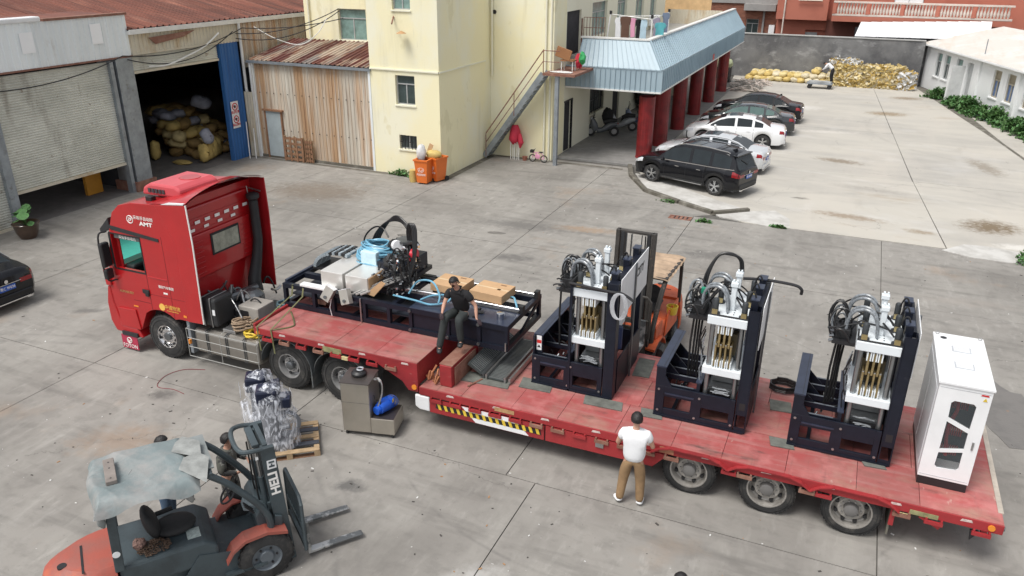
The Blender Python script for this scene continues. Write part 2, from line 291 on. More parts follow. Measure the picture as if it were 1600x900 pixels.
dirt_brown = layered('dirt_pile', (.26, .24, .21), [((.45, .43, .40), (3, 3, 3), .5, .6, 7, 8, .9)], rough=.95)
wet_stain = layered('wet_concrete', (.17, .16, .15), [((.12, .115, .11), (2, 2, 2), .45, .65, 6, 8, .8)], rough=.5)
terracotta = M('terracotta_pot', (.30, .12, .08), .8)

# ------------------------------------------------------------ mesh building
Z = Vector((0, 0, 1))
class MB:
    def __init__(s, xf=None): s.v = []; s.f = []; s.mi = []; s.cur = 0; s.xf = xf
    def add(s, vs, fs):
        o = len(s.v)
        for p in vs:
            p = Vector(p); s.v.append(s.xf @ p if s.xf else p)
        for f in fs: s.f.append([i+o for i in f]); s.mi.append(s.cur)
        return s
    def mat(s, i): s.cur = i; return s
    def box(s, x0, x1, y0, y1, z0, z1):
        if x0 > x1: x0, x1 = x1, x0
        if y0 > y1: y0, y1 = y1, y0
        if z0 > z1: z0, z1 = z1, z0
        return s.add([(x0,y0,z0),(x1,y0,z0),(x1,y1,z0),(x0,y1,z0),(x0,y0,z1),(x1,y0,z1),(x1,y1,z1),(x0,y1,z1)],
                     [(3,2,1,0),(4,5,6,7),(0,1,5,4),(1,2,6,5),(2,3,7,6),(3,0,4,7)])
    def obox(s, c, size, rot=None):
        c = Vector(c); h = Vector(size)/2; vs = []
        for z in (-1, 1):
            for x, y in ((-1,-1),(1,-1),(1,1),(-1,1)):
                p = Vector((x*h.x, y*h.y, z*h.z)); vs.append(c + (rot @ p if rot else p))
        return s.add(vs, [(3,2,1,0),(4,5,6,7),(0,1,5,4),(1,2,6,5),(2,3,7,6),(3,0,4,7)])
    def bar(s, p, q, w, h=None, up=Z):
        p = Vector(p); q = Vector(q); h = h or w; d = (q-p)
        if d.length < 1e-6: return s
        d.normalize(); up = Vector(up)
        if abs(d.dot(up)) > .98: up = Vector((0, 1, 0))
        a = d.cross(up).normalized(); b = a.cross(d)
        vs = []
        for e in (p, q):
            for i, j in ((-1,-1),(1,-1),(1,1),(-1,1)): vs.append(e + a*(i*w/2) + b*(j*h/2))
        return s.add(vs, [(0,1,2,3),(7,6,5,4),(4,5,1,0),(5,6,2,1),(6,7,3,2),(7,4,0,3)])
    def tube(s, pts, r, n=6, closed=False, cap=True, smooth_path=True):
        pts = [Vector(p) for p in pts]
        if not closed and 4 <= len(pts) <= 9 and not isinstance(r, (list, tuple)) and smooth_path:
            e = [pts[0]*2-pts[1]]+pts+[pts[-1]*2-pts[-2]]; out = []
            for i in range(1, len(e)-2):
                for q_ in range(5):
                    u = q_/5; a, b_, c_, d_ = e[i-1:i+3]
                    out.append(.5*((2*b_)+(c_-a)*u+(2*a-5*b_+4*c_-d_)*u*u+(3*b_-a-3*c_+d_)*u**3))
            out.append(pts[-1]); pts = out
        k = len(pts); rings = []; prev = None
        for i, p in enumerate(pts):
            if closed: d = pts[(i+1) % k]-pts[i-1]
            else: d = pts[min(i+1, k-1)]-pts[max(i-1, 0)]
            if d.length < 1e-9: d = Vector((0, 0, 1))
            d.normalize()
            if prev is None:
                u = Z if abs(d.z) < .9 else Vector((1, 0, 0)); a = d.cross(u).normalized()
            else:
                a = prev - d*prev.dot(d)
                if a.length < 1e-6: a = d.cross(Z)
                a.normalize()
            prev = a; b = d.cross(a); rr = r[i] if isinstance(r, (list, tuple)) else r
            rings.append([p + (a*math.cos(2*PI*j/n) + b*math.sin(2*PI*j/n))*rr for j in range(n)])
        vs = [v for g in rings for v in g]; fs = []
        for i in range(k if closed else k-1):
            o1 = i*n; o2 = ((i+1) % k)*n
            for j in range(n): fs.append((o1+j, o1+(j+1) % n, o2+(j+1) % n, o2+j))
        if cap and not closed: fs.append(list(range(n))[::-1]); fs.append([(k-1)*n+j for j in range(n)])
        return s.add(vs, fs)
    def cyl(s, p, q, r, r2=None, n=12): return s.tube([p, q], [r, r if r2 is None else r2], n)
    def lathe(s, prof, c=(0,0,0), axis='z', n=20, cap=False):
        """prof: (radius, height along axis)"""
        c = Vector(c); vs = []; fs = []; k = len(prof)
        for r, h in prof:
            for j in range(n):
                a = 2*PI*j/n; x, y = r*math.cos(a), r*math.sin(a)
                vs.append(c + Vector({'z': (x, y, h), 'y': (x, h, y), 'x': (h, x, y)}[axis]))
        for i in range(k-1):
            for j in range(n): fs.append((i*n+j, i*n+(j+1) % n, (i+1)*n+(j+1) % n, (i+1)*n+j))
        if cap: fs.append(list(range(n))[::-1]); fs.append([(k-1)*n+j for j in range(n)])
        return s.add(vs, fs)
    def prism(s, poly, axis, a, b):
        k = len(poly)
        def P(u, v, h): return {'x': (h, u, v), 'y': (u, h, v), 'z': (u, v, h)}[axis]
        vs = [P(u, v, a) for u, v in poly]+[P(u, v, b) for u, v in poly]
        fs = [list(range(k))[::-1], [k+i for i in range(k)]]
        for i in range(k): fs.append((i, (i+1) % k, k+(i+1) % k, k+i))
        return s.add(vs, fs)
    def quad(s, *p): return s.add(p, [tuple(range(len(p)))])
    def ell(s, c, r, n=12, m=8, rot=None, jit=0, rnd=None):
        c = Vector(c); r = Vector(r) if not isinstance(r, (int, float)) else Vector((r, r, r)); vs = []; fs = []
        rnd = rnd or random
        for i in range(m+1):
            t = PI*i/m
            for j in range(n):
                a = 2*PI*j/n; k = 1+(rnd.uniform(-jit, jit) if jit else 0)
                p = Vector((r.x*math.sin(t)*math.cos(a)*k, r.y*math.sin(t)*math.sin(a)*k, -r.z*math.cos(t)*k))
                vs.append(c + (rot @ p if rot else p))
        for i in range(m):
            for j in range(n): fs.append((i*n+j, i*n+(j+1) % n, (i+1)*n+(j+1) % n, (i+1)*n+j))
        return s.add(vs, fs)
    def grid(s, fn, nu, nv):
        vs = [fn(i/nu, j/nv) for i in range(nu+1) for j in range(nv+1)]
        fs = [(i*(nv+1)+j, (i+1)*(nv+1)+j, (i+1)*(nv+1)+j+1, i*(nv+1)+j+1) for i in range(nu) for j in range(nv)]
        return s.add(vs, fs)
    def mesh(s, name, mats, smooth=False, off=None):
        me = bpy.data.meshes.new(name)
        vs = [v-off for v in s.v] if off is not None else s.v
        me.from_pydata([tuple(v) for v in vs], [], s.f)
        if not isinstance(mats, (list, tuple)): mats = [mats]
        for m in mats: me.materials.append(m)
        if any(s.mi): me.polygons.foreach_set('material_index', s.mi)
        bm = bmesh.new(); bm.from_mesh(me)
        bmesh.ops.remove_doubles(bm, verts=bm.verts, dist=1e-5)
        bmesh.ops.recalc_face_normals(bm, faces=bm.faces)
        bm.to_mesh(me); bm.free()
        if smooth:
            me.polygons.foreach_set('use_smooth', [True]*len(me.polygons)); me.set_sharp_from_angle(angle=R(smooth if smooth is not True else 35))
        me.update(); return me

def link(o, parent=None):
    COL.objects.link(o)
    if parent: o.parent = parent
    return o
def part(name, mb, mats, parent, smooth=False, label=None, bevel=0, kind=None, world=True):
    """mesh child; geometry given in world coordinates when the thing is unrotated (world=True subtracts its place)"""
    off = None
    if parent is not None and world:
        off = Vector((0, 0, 0)); p = parent
        while p: off += p.location; p = p.parent
    me = mb.mesh(name, mats, smooth, off) if isinstance(mb, MB) else mb
    o = bpy.data.objects.new(name, me); link(o, parent)
    if label: o['label'] = label
    if kind: o['kind'] = kind
    if bevel:
        b = o.modifiers.new('bevel', 'BEVEL'); b.width = bevel; b.segments = 2; b.limit_method = 'ANGLE'
    return o
def lpart(name, mb, mats, parent, **k): return part(name, mb, mats, parent, world=False, **k)
def thing(name, label, cat, loc=(0,0,0), rz=0, group=None):
    o = bpy.data.objects.new(name, None); o.empty_display_size = .2; COL.objects.link(o)
    o.location = loc; o.rotation_euler = (0, 0, rz); o['label'] = label; o['category'] = cat
    if group: o['group'] = group
    return o
def solo(name, label, cat, mb, mats, smooth=False, group=None, bevel=0, loc=None, rz=0):
    """a thing that is one mesh"""
    if loc is None:
        c = Vector((0, 0, 0))
        for v in mb.v: c += v
        c /= len(mb.v); c.z = min(v.z for v in mb.v); me = mb.mesh(name, mats, smooth, c)
    else: c = Vector(loc); me = mb.mesh(name, mats, smooth)
    o = bpy.data.objects.new(name, me); COL.objects.link(o); o.location = c; o.rotation_euler = (0, 0, rz)
    o['label'] = label; o['category'] = cat
    if group: o['group'] = group
    if bevel:
        b = o.modifiers.new('bevel', 'BEVEL'); b.width = bevel; b.segments = 2; b.limit_method = 'ANGLE'
    return o
def structure(name, mb, mats, smooth=False):
    o = bpy.data.objects.new(name, mb.mesh(name, mats, smooth)); COL.objects.link(o); o['kind'] = 'structure'; return o
KIDS = {}
def copy_tree(o, parent=None, loc=None, rz=None, label=None):
    c = o.copy(); COL.objects.link(c)
    if parent: c.parent = parent
    for ch in list(o.children): copy_tree(ch, c)
    if loc is not None: c.location = loc
    if rz is not None: c.rotation_euler = (0, 0, rz)
    if label: c['label'] = label
    return c
def cut(o, boxes):
    """carve openings into a mesh object and bake the result"""
    mb = MB()
    for b in boxes:
        if isinstance(b, MB): mb.add(b.v, b.f)
        else: mb.box(*b)
    w = Vector((0, 0, 0)); p = o
    while p: w += p.location; p = p.parent
    cm = mb.mesh('cutter', [], False, w)
    co = bpy.data.objects.new('cutter', cm); COL.objects.link(co); co.location = w
    md = o.modifiers.new('b', 'BOOLEAN'); md.operation = 'DIFFERENCE'; md.object = co; md.solver = 'EXACT'
    bpy.context.view_layer.update()
    dg = bpy.context.evaluated_depsgraph_get(); ev = o.evaluated_get(dg)
    me = bpy.data.meshes.new_from_object(ev); me.name = o.data.name
    o.modifiers.clear(); o.data = me; bpy.data.objects.remove(co)
def text(name, s, size, mat, parent, loc, rx=(PI/2, 0, 0), depth=.002, label=None, bold=0, rotm=None, sx=1):
    c = bpy.data.curves.new(name, 'FONT'); c.body = s; c.size = size; c.extrude = depth; c.offset = bold; c.align_x = 'CENTER'; c.align_y = 'CENTER'; c.resolution_u = 3
    t = bpy.data.objects.new(name, c); COL.objects.link(t); bpy.context.view_layer.update()
    me = bpy.data.meshes.new_from_object(t.evaluated_get(bpy.context.evaluated_depsgraph_get())); bpy.data.objects.remove(t)
    me.materials.clear(); me.materials.append(mat)
    o = bpy.data.objects.new(name, me); link(o, parent)
    off = Vector((0, 0, 0)); p = parent
    o.location = loc; o.rotation_euler = rx; o.scale = (sx, 1, 1)
    if rotm is not None: o.rotation_euler = rotm.to_euler()
    if label: o['label'] = label
    return o
def arc(p, q, h, n=12, sag=None, side=(0,0,0)):
    """parabolic arch from p to q rising h"""
    p = Vector(p); q = Vector(q); side = Vector(side)
    return [p.lerp(q, i/n) + Z*(h*4*(i/n)*(1-i/n)) + side*(4*(i/n)*(1-i/n)) for i in range(n+1)]
def ring(c, r, n=24, axis='z', wob=0, rnd=random):
    c = Vector(c); out = []
    for i in range(n):
        a = 2*PI*i/n; rr = r*(1+rnd.uniform(-wob, wob)); x, y = rr*math.cos(a), rr*math.sin(a)
        out.append(c + Vector({'z': (x, y, 0), 'y': (x, 0, y), 'x': (0, x, y)}[axis]))
    return out
# ============================================================ SETTING
# ground base and concrete slabs
structure('ground', MB().box(-160, 160, -20, 320, -.5, -.02), joint_dark)
G0 = bpy.data.objects['ground']
XL = [-60, -48, -42, -36.5, -31, -26, -20.6, -15.1, -9.57, -4.2, 1.42, 7, 12.5, 18, 26, 40]
YL = [-15, -.5, 5.2, 10.82, 16.4, 22.05, 27.5]
rs = random.Random(3)
for yi in range(len(YL)-1):
    for xi in range(len(XL)-1):
        x0, x1, y0, y1 = XL[xi], XL[xi+1], YL[yi], YL[yi+1]
        if yi >= 4:
            if abs(x0+4.2) < .01: x0 = -4.78
            if abs(x1+4.2) < .01: x1 = -4.78
        if yi in (1, 3): continue
        if yi in (2, 4): y0 = YL[yi-1]
        g = .010
        zt = rs.uniform(-.002, .002)
        part('concrete_slab', MB().box(x0+g, x1-g, y0+g, y1-g, -.15, zt), concrete, G0)
for x0, x1, y0, y1 in ((-60, -25.4, 27.5, 42), (-25.4, -15.1, 27.5, 33.5), (-15.1, -9.57, 27.5, 33.3)):
    part('concrete_slab', MB().box(x0+.01, x1-.01, y0+.01, y1-.01, -.15, 0), concrete, G0)
# forecourt area between building and curb
part('concrete_slab', MB().prism([(-9.56, 27.51), (-4.79, 27.51), (-4.16, 28.0), (-7.2, 29.8), (-8.6, 32.6), (-8.9, 33.3), (-9.56, 33.3)], 'z', -.15, .001), concrete, G0)
YD = MB()
def yslab(poly, zt): part('concrete_slab', MB().prism(poly, 'z', -.15, zt), concrete_new, YARD)
YARD = bpy.data.objects.new('yard_paving', MB().box(-9.2, 40, 27.6, 66, -.3, -.025).mesh('yard_paving', joint_dark)); COL.objects.link(YARD); YARD['kind'] = 'structure'
jx = [(27.52, 3.35), (36, 2.6), (46, 1.9), (64.2, .6)]
yslab([(-4.0, 28.1), (-3.0, 27.52), (3.33, 27.52), (2.58, 36), (-8.5, 36), (-8.5, 33.4), (-7.0, 29.95), (-5.2, 28.75)], .012)
yslab([(-8.5, 36.02), (2.56, 36.02), (1.88, 46), (-8.5, 46)], .010)
yslab([(-8.5, 46.02), (1.86, 46.02), (.6, 64.2), (-9.2, 64.2), (-8.5, 56)], .013)
yslab([(3.37, 27.52), (9.6, 27.52), (8.4, 36), (2.6, 36)], .011)
yslab([(2.6, 36.02), (8.4, 36.02), (6.8, 46), (1.9, 46)], .013)
yslab([(1.9, 46.02), (6.8, 46.02), (3.4, 64.2), (.62, 64.2)], .010)
yslab([(9.75, 27.52), (40, 27.52), (40, 60), (8.4, 60), (5.0, 62), (6.95, 46), (8.55, 36)], .03)
yslab([(5.0, 62), (8.4, 60), (40, 60), (40, 90), (3.2, 90)], .03)
# narrow gutter strip along the right side
structure('gutter', MB().prism([(9.58, 27.6), (9.76, 27.6), (8.57, 36), (6.97, 46), (5.02, 62), (3.9, 63.9), (3.42, 63.9), (6.81, 46), (8.41, 36)], 'z', -.1, .004), concrete_wet)
# kerb of the raised parking strip
kb = [(-8.85, 33.5), (-8.35, 31.9), (-7.2, 29.9), (-5.6, 28.85), (-4.2, 28.05), (-3.05, 29.0)]
kroot = solo('kerb', 'low weathered concrete kerb bordering the parking strip beside the drain', 'kerb', MB().box(-4.3, -4.1, 27.95, 28.15, .0, .02), concrete_wet)
for i in range(len(kb)-1):
    a = Vector((*kb[i], .045)); b = Vector((*kb[i+1], .045)); n = max(1, int((b-a).length/1.0))
    for k in range(n):
        p = a.lerp(b, k/n); q = a.lerp(b, (k+.97)/n)
        part('kerb_stone', MB().bar(p, q, .17 + rs.uniform(0, .03), .15+rs.uniform(0, .02)), concrete_wet, kroot, bevel=.01)
structure('cement_patch', MB().prism([(-4.25, 28.15), (-3.1, 28.9), (-2.2, 29.4), (-1.6, 28.6), (-1.5, 27.6), (-2.2, 27.45), (-3.9, 27.8)], 'z', -.02, .017), patch_white)
part('cement_patch', MB().prism([(3.2, 27.3), (3.9, 28.2), (4.6, 28.3), (5.4, 28.1), (5.9, 27.2), (5.0, 26.9), (4.0, 26.95)], 'z', -.01, .019), patch_white, bpy.data.objects['cement_patch'])
structure('kerbside_slab', MB().prism([(-8.3, 32.4), (-7.2, 30.1), (-5.6, 29.05), (-4.2, 28.25), (-3.15, 29.05), (-5.2, 30.4), (-7.4, 32.2)], 'z', -.02, .021), patch_white)
# drain gutter line in front of buildings
structure('wall_gutter', MB().box(-25.4, -15.1, 27.86, 28.08, -.02, .006).box(-15.38, -15.1, 28.0, 32.8, -.02, .007).box(-15.1, -9.0, 32.75, 32.98, -.02, .006), concrete_wet)
# ---- little things on the ground
dg_ = thing('drain_grate', 'rusty rectangular drain grate set into the concrete beside the kerb', 'drain grate', (-5.15, 27.1, 0))
part('frame', MB().box(-5.6, -4.8, 27.28, 27.33, 0, .02).box(-5.6, -4.8, 26.92, 26.97, 0, .02).box(-5.6, -5.55, 26.97, 27.28, 0, .02).box(-4.85, -4.8, 26.97, 27.28, 0, .02).box(-5.55, -4.85, 26.97, 27.28, 0, .006), rust_brown, dg_)
for i in range(4): part('bar', MB().box(-5.42+i*.15, -5.38+i*.15, 26.97, 27.28, .002, .018), black_p, dg_)
lt = MB(); rl = random.Random(5)
for i in range(420):
    x, y = rl.uniform(-20, 6), rl.uniform(6, 27)
    if rl.random() < .25: x, y = rl.uniform(-14, 0), rl.uniform(7, 11)
    s_ = rl.uniform(.008, .03); a = rl.uniform(0, PI)
    m = Matrix.Rotation(a, 3, 'Z'); lt.mat(rl.choice([0, 0, 0, 1, 2])); lt.obox((x, y, .006), (s_*rl.uniform(1, 2.5), s_, .008), m)
o = solo('ground_litter', 'tiny scattered chips and scraps lying over the grey concrete', 'litter', lt, [M('litter_dark', (.06, .055, .05), .9), M('litter_white', (.7, .7, .68), .8), M('litter_brown', (.35, .2, .1), .9)]); o['kind'] = 'stuff'
def blotch(x, y, rx, ry, a, mat, z, seed, name='oil_stain', n=30, jit=.14):
    q = random.Random(seed); m = Matrix.Rotation(a, 2)
    poly = []
    for i in range(n):
        t = 2*PI*i/n; k = 1+q.uniform(-jit, jit); v = m @ Vector((rx*k*math.cos(t), ry*k*math.sin(t))); poly.append((x+v.x, y+v.y))
    return MB().prism(poly, 'z', z-.003, z)
stain_root = None
for i, (x, y, rx, ry, a, mt) in enumerate([(-16.6, 15.4, .34, .13, .9, M('oil_black', (.02, .02, .022), .35)), (-10.5, 22.9, .3, .12, .2, wet_stain), (-16.2, 14.95, .16, .10, .3, MATS['oil_black']),
                                           (3.9, 16.9, .75, 1.5, .3, wet_stain), (-13.2, 21.4, .25, .1, .2, wet_stain), (-23.2, 23.0, .8, .35, .4, wet_stain)]):
    mb = blotch(x, y, rx, ry, a, mt, .0075+i*.0008, i+5)
    if stain_root is None: stain_root = structure('oil_stain', mb, mt)
    else: part('oil_stain', mb, mt, stain_root)
solo('cord', 'thin red cord lying bent on the concrete in front of the truck wheel', 'cord', MB().tube([(-12.55, 11.6, .01), (-13.0, 11.4, .01), (-13.15, 11.0, .01), (-12.95, 10.6, .01), (-12.55, 10.65, .01), (-12.2, 10.6, .01)], .006, 5), M('cord_red', (.22, .02, .03), .6))

# ---- corrugated sheet helper: ridges along dir v, stepping along u
def sheet(o, u, v, lu, lv, pitch=.2, depth=.03, nrm=None, trap=.35, cut_top=None):
    o = Vector(o); u = Vector(u).normalized(); v = Vector(v).normalized(); nrm = Vector(nrm) if nrm else u.cross(v).normalized()
    pts = []; t = 0
    while t < lu-1e-6:
        for f, h in ((0, 0), (.5-trap/2, 0), (.5-trap/4, 1), (.5+trap/4, 1), (.5+trap/2, 0)):
            if t+f*pitch <= lu: pts.append((t+f*pitch, h*depth))
        t += pitch
    pts.append((lu, 0)); mb = MB(); vs = []
    for a, h in pts:
        for k in (0, 1):
            vs += [o+u*a+nrm*h + (v*lv if k else Vector((0,0,0)))]
    fs = [(2*i, 2*i+2, 2*i+3, 2*i+1) for i in range(len(pts)-1)]
    mb.add(vs, fs); n0 = len(vs)
    mb.add([p-nrm*.012 for p in vs], [(b, a, d, c) for a, b, c, d in [(f[0], f[1], f[2], f[3]) for f in fs]])
    return mb
def sheets(name, o, u, v, lu, lv, n, parent, mat, pitch=.2, depth=.03, nrm=None, jit=.004, trap=.35):
    o = Vector(o); uu = Vector(u).normalized(); w = lu/n; N_ = Vector(nrm) if nrm else uu.cross(Vector(v).normalized())
    me = None
    for i in range(n):
        if me is None:
            base = sheet((0,0,0), u, v, w*1.002, lv, w/max(1, round(w/pitch)), depth, nrm, trap).mesh(name, mat)
            me = base
        ob = bpy.data.objects.new(name, me); link(ob, parent)
        off = Vector((0,0,0)); p = parent
        while p: off += p.location; p = p.parent
        ob.location = o+uu*(w*i)-off+N_*rs.uniform(0, jit)

# ============================================================ WAREHOUSE (left)
wh = thing('warehouse', 'long warehouse with rusty red corrugated roof and roller shutter doors', 'warehouse', (-25.3, 22, 0))
XW = -25.3
# roof: falls toward the yard, eave at z 5.95
for k, (y0, y1, xo, n) in enumerate([(10, 22.3, -.45, 13), (22.3, 34.2, .15, 13)]):
    slope = Vector((-14, 0, 2.9))
    sheets('roof_sheet', (XW+xo, y0, 5.98-(xo-.15)*.207), (0, 1, 0), slope, y1-y0, slope.length, n, wh, rust_roof, pitch=.32, depth=.05, nrm=(.2, 0, 1), jit=.03)
sheets('roof_sheet', (-39.2, 10, 8.85), (0, 1, 0), (-14, 0, -2.9), 40, 14.3, 20, wh, rust_roof, pitch=.32, depth=.05, nrm=(-.2, 0, 1))
sheets('roof_sheet', (XW-.2, 34.2, 6.05), (0, 1, 0), (-14, 0, 2.85), 16, 14.3, 12, wh, rust_roof, pitch=.32, depth=.05, nrm=(.2, 0, 1), jit=.03)
part('gutter', MB().box(XW+.02, XW+.2, 22.3, 34.1, 5.80, 5.93).box(XW+.16, XW+.2, 22.3, 34.1, 5.93, 5.97), white_pipe, wh)
# upper cream sheet band with lower trim
sheets('wall_sheet', (XW+.02, 22.35, 5.12), (0, 1, 0), (0, 0, 1), 5.95, .72, 8, wh, cream_sheet, pitch=.19, depth=.03, nrm=(1, 0, 0))
part('lower_trim', MB().box(XW-.02, XW+.05, 22.4, 28.3, 5.04, 5.12), cream_sheet, wh)
sheets('wall_sheet', (XW+.02, 28.3, 3.9), (0, 1, 0), (0, 0, 1), 5.6, 1.95, 7, wh, rust_sheet, pitch=.16, depth=.03, nrm=(1, 0, 0))
part('rusty_flap', MB().prism([(23.2, 5.62), (25.6, 5.72), (25.0, 5.52), (23.5, 5.36)], 'x', XW+.1, XW+.13), rust_brown, wh)
# white projecting fascia above near shutter
sheets('fascia_sheet', (XW+.03, 9, 5.05), (0, 1, 0), (0, 0, 1), 13.35, 1.45, 14, wh, pale_sheet, pitch=.24, depth=.02, nrm=(1, 0, 0))
part('fascia_trim', MB().box(XW-.2, XW+.09, 19.0, 22.4, 6.5, 6.58).box(XW-.02, XW+.07, 9, 22.38, 5.0, 5.06), rust_brown, wh)
part('fascia_cap', MB().box(XW-.3, XW+.12, 9, 18.9, 6.5, 6.66), white_p, wh, bevel=.04)
part('fascia_end', MB().box(XW-1.6, XW, 22.33, 22.37, 5.05, 6.5), pale_sheet, wh)
part('roof_filler', MB().prism([(XW-.3, 6.0), (XW+.0, 6.0), (XW+.0, 6.5), (XW-2.6, 6.55)], 'y', 9, 22.3), rust_roof, wh)
for y0, y1, z0, z1 in ((18.05, 18.52, 5.55, 6.2), (20.75, 21.2, 5.6, 6.28)):
    part('blank_board', MB().box(XW+.055, XW+.075, y0, y1, z0, z1), M('board_white', (.92, .93, .94), .5, var=.02), wh)
# shutters: curtain of ribbed slats
def shutter(y0, y1, z0, z1, name, lab):
    prof = []; z = z0; mb = MB(); step = .085
    n = int((z1-z0)/step)
    def fn(i, j):
        pass
    pts = []
    for i in range(n):
        zz = z0+i*step; pts += [(0, zz), (.028, zz+step*.28), (.028, zz+step*.55), (0, zz+step*.9)]
    vs = []; fs = []
    for x, zz in pts: vs += [(XW-.12+x, y0, zz), (XW-.12+x, y1, zz)]
    for i in range(len(pts)-1): fs.append((2*i, 2*i+1, 2*i+3, 2*i+2))
    mb.add(vs, fs)
    o = part(name, mb, shutter_m, wh, label=lab); o['kind'] = 'stuff'
    part('bottom_rail', MB().box(XW-.14, XW-.04, y0, y1, z0-.09, z0), cream_sheet, wh)
shutter(16.75, 21.35, 1.2, 4.98, 'shutter_curtain', 'near roller shutter raised to waist height')
shutter(9, 16.45, 0.1, 4.98, 'shutter_curtain', 'closed roller shutter beyond the steel post')
shutter(22.4, 26.9, 4.45, 5.05, 'shutter_curtain', 'rolled up shutter of the open bay')
part('guide_rail', MB().box(XW-.2, XW+.05, 21.3, 21.45, 0, 4.95), grey_metal, wh)
part('guide_post', MB().box(XW-.16, XW+.06, 16.45, 16.75, 0, 4.98), grey_metal, wh)
# steel clad pillar (two tone faces)
part('pillar', MB().box(XW-.9, XW+.08, 21.55, 22.3, 0, 5.0), grey_metal, wh)
part('pillar_foot', MB().box(XW-1.0, XW+.16, 21.45, 22.42, 0, .38), rust_brown, wh)
# blue column
sheets('blue_sheet', (XW+.02, 26.95, 0), (0, 1, 0), (0, 0, 1), 1.1, 5.08, 3, wh, blue_sheet, pitch=.18, depth=.03, nrm=(1, 0, 0))
part('column_core', MB().box(XW-.16, XW+.015, 26.95, 28.05, 0, 5.1), blue_sheet, wh)
part('downpipe', MB().cyl((XW+.16, 28.12, 5.8), (XW+.16, 28.12, 3.0), .065, n=10).cyl((XW+.16, 28.12, 3.0), (XW+.16, 28.3, 2.3), .065, n=10), white_pipe, wh, smooth=True)
# pale sheet leaning beside blue column
sheets('wall_sheet', (XW+.03, 28.08, 0), (1, -.02, 0), (0, 0, 1), .45, 2.9, 1, wh, cream_sheet, pitch=.15, depth=.02, nrm=(0, -1, 0))
part('white_post', MB().box(XW+.45, XW+.56, 28.1, 28.2, 0, 4.2), white_pipe, wh)
for a, b in (((XW+.35, 27.6, 0), (XW+.15, 27.85, 1.6)), ((XW+.62, 27.7, 0), (XW+.4, 28.0, 1.3))): part('lean_pole', MB().cyl(a, b, .025, n=6), white_pipe, wh)
# interior shell of the open bay and of the raised shutter
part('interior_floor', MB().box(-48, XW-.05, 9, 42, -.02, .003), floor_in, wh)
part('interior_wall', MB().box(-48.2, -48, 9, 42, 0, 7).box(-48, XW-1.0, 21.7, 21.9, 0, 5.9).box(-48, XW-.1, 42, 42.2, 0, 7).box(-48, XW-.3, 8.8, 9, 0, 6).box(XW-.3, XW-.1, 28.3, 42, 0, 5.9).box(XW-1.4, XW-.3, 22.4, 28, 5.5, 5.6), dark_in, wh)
# no smoking / no fire sign
sg = thing('safety_sign', 'white sign with two red prohibition circles on the blue column', 'sign', (XW+.09, 27.35, 1.45))
part('board', MB().box(XW+.075, XW+.09, 27.1, 27.55, 1.42, 2.58), white_p, sg)
for k, zc in enumerate((2.35, 1.8)):
    part('red_ring', MB().tube(ring((XW+.094, 27.325, zc), .15, 20, 'x'), .02, 6, closed=True).bar((XW+.096, 27.22, zc+.10), (XW+.096, 27.43, zc-.10), .008, .03, up=(1,0,0)), refl_red, sg)
    part('pictogram', MB().box(XW+.091, XW+.094, 27.28, 27.37, zc-.06, zc+.06).box(XW+.091, XW+.094, 27.24, 27.41, zc-.01, zc+.03), black_p, sg)
    text('lettering', ['禁止吸烟', '禁止烟火'][k], .12, refl_red, sg, (.004, -.025, zc-.24-1.45), rx=(PI/2, 0, PI/2), bold=.004)
# cabinet-like yellow board and things under the raised shutter
solo('yellow_board', 'upright orange yellow board standing under the half raised shutter', 'board', MB().box(XW-1.35, XW-1.2, 20.3, 21.0, 0, 1.15), M('board_orange', (.60, .27, .03), .5), bevel=.01)
solo('yellow_mat', 'flat folded yellow sack lying on the warehouse floor', 'sack', MB().ell((-27.0, 25.6, .06), (.5, .28, .08), 12, 6, jit=.12), yellow_sack, smooth=True)
# sacks inside the open bay
sack_me = {}
def sack_mesh(key, mat, seed, up=False):
    q = random.Random(seed); mb = MB(); n, m = 10, 7; vs = []; 
    mb.ell((0, 0, 0), (.42, .25, .17), n, m)
    for v in mb.v:
        v.x = math.copysign(abs(v.x/.42)**.62*.42, v.x)*.93; v.y = math.copysign(abs(v.y/.25)**.7*.25, v.y); v.z = max(v.z, -.14); k = abs(v.x)/.42; v.y *= 1.0+.15*k; v += Vector((q.uniform(-.03, .03), q.uniform(-.03, .03), q.uniform(-.025, .025)))
    me = mb.mesh('sack', mat, 60); sack_me[key] = me; return me
for k_, m_ in (('y', yellow_sack), ('c', cream_sack), ('s', straw_sack), ('w', white_sack), ('g', grey_sack), ('b', brown_sack)):
    for j in range(3): sack_mesh(k_+str(j), m_, hash(k_) % 97 + j*7)
def sack(kind, loc, rot, sc, label, group):
    o = bpy.data.objects.new('sack', sack_me[kind+str(rs.randrange(3))]); COL.objects.link(o)
    o.location = loc; o.rotation_euler = rot; o.scale = sc; o['label'] = label; o['category'] = 'sack'; o['group'] = group
    return o
LB = {'y': 'plump yellow woven sack in the heap inside the dark warehouse bay', 'b': 'dim brown sack in the heap inside the dark warehouse bay', 'g': 'grey sack in the heap inside the dark warehouse bay', 's': 'straw coloured sack in the heap inside the dark warehouse bay'}
for lev in range(5):
    for i in range(7-lev):
        for j in range(3):
            x = -26.9-j*.75-lev*.55; y = 29.8-i*.62-lev*.35+j*.3
            if y < 26.6-j*.2: continue
            k = rs.choice('yybbsgb')
            sack(k, (x, y, .2+lev*.36), (rs.uniform(-.3, .3), rs.uniform(-.3, .3), rs.uniform(0, 3)), (1.15, 1.2, 1.25), LB[k], 'sacks heaped inside the warehouse')
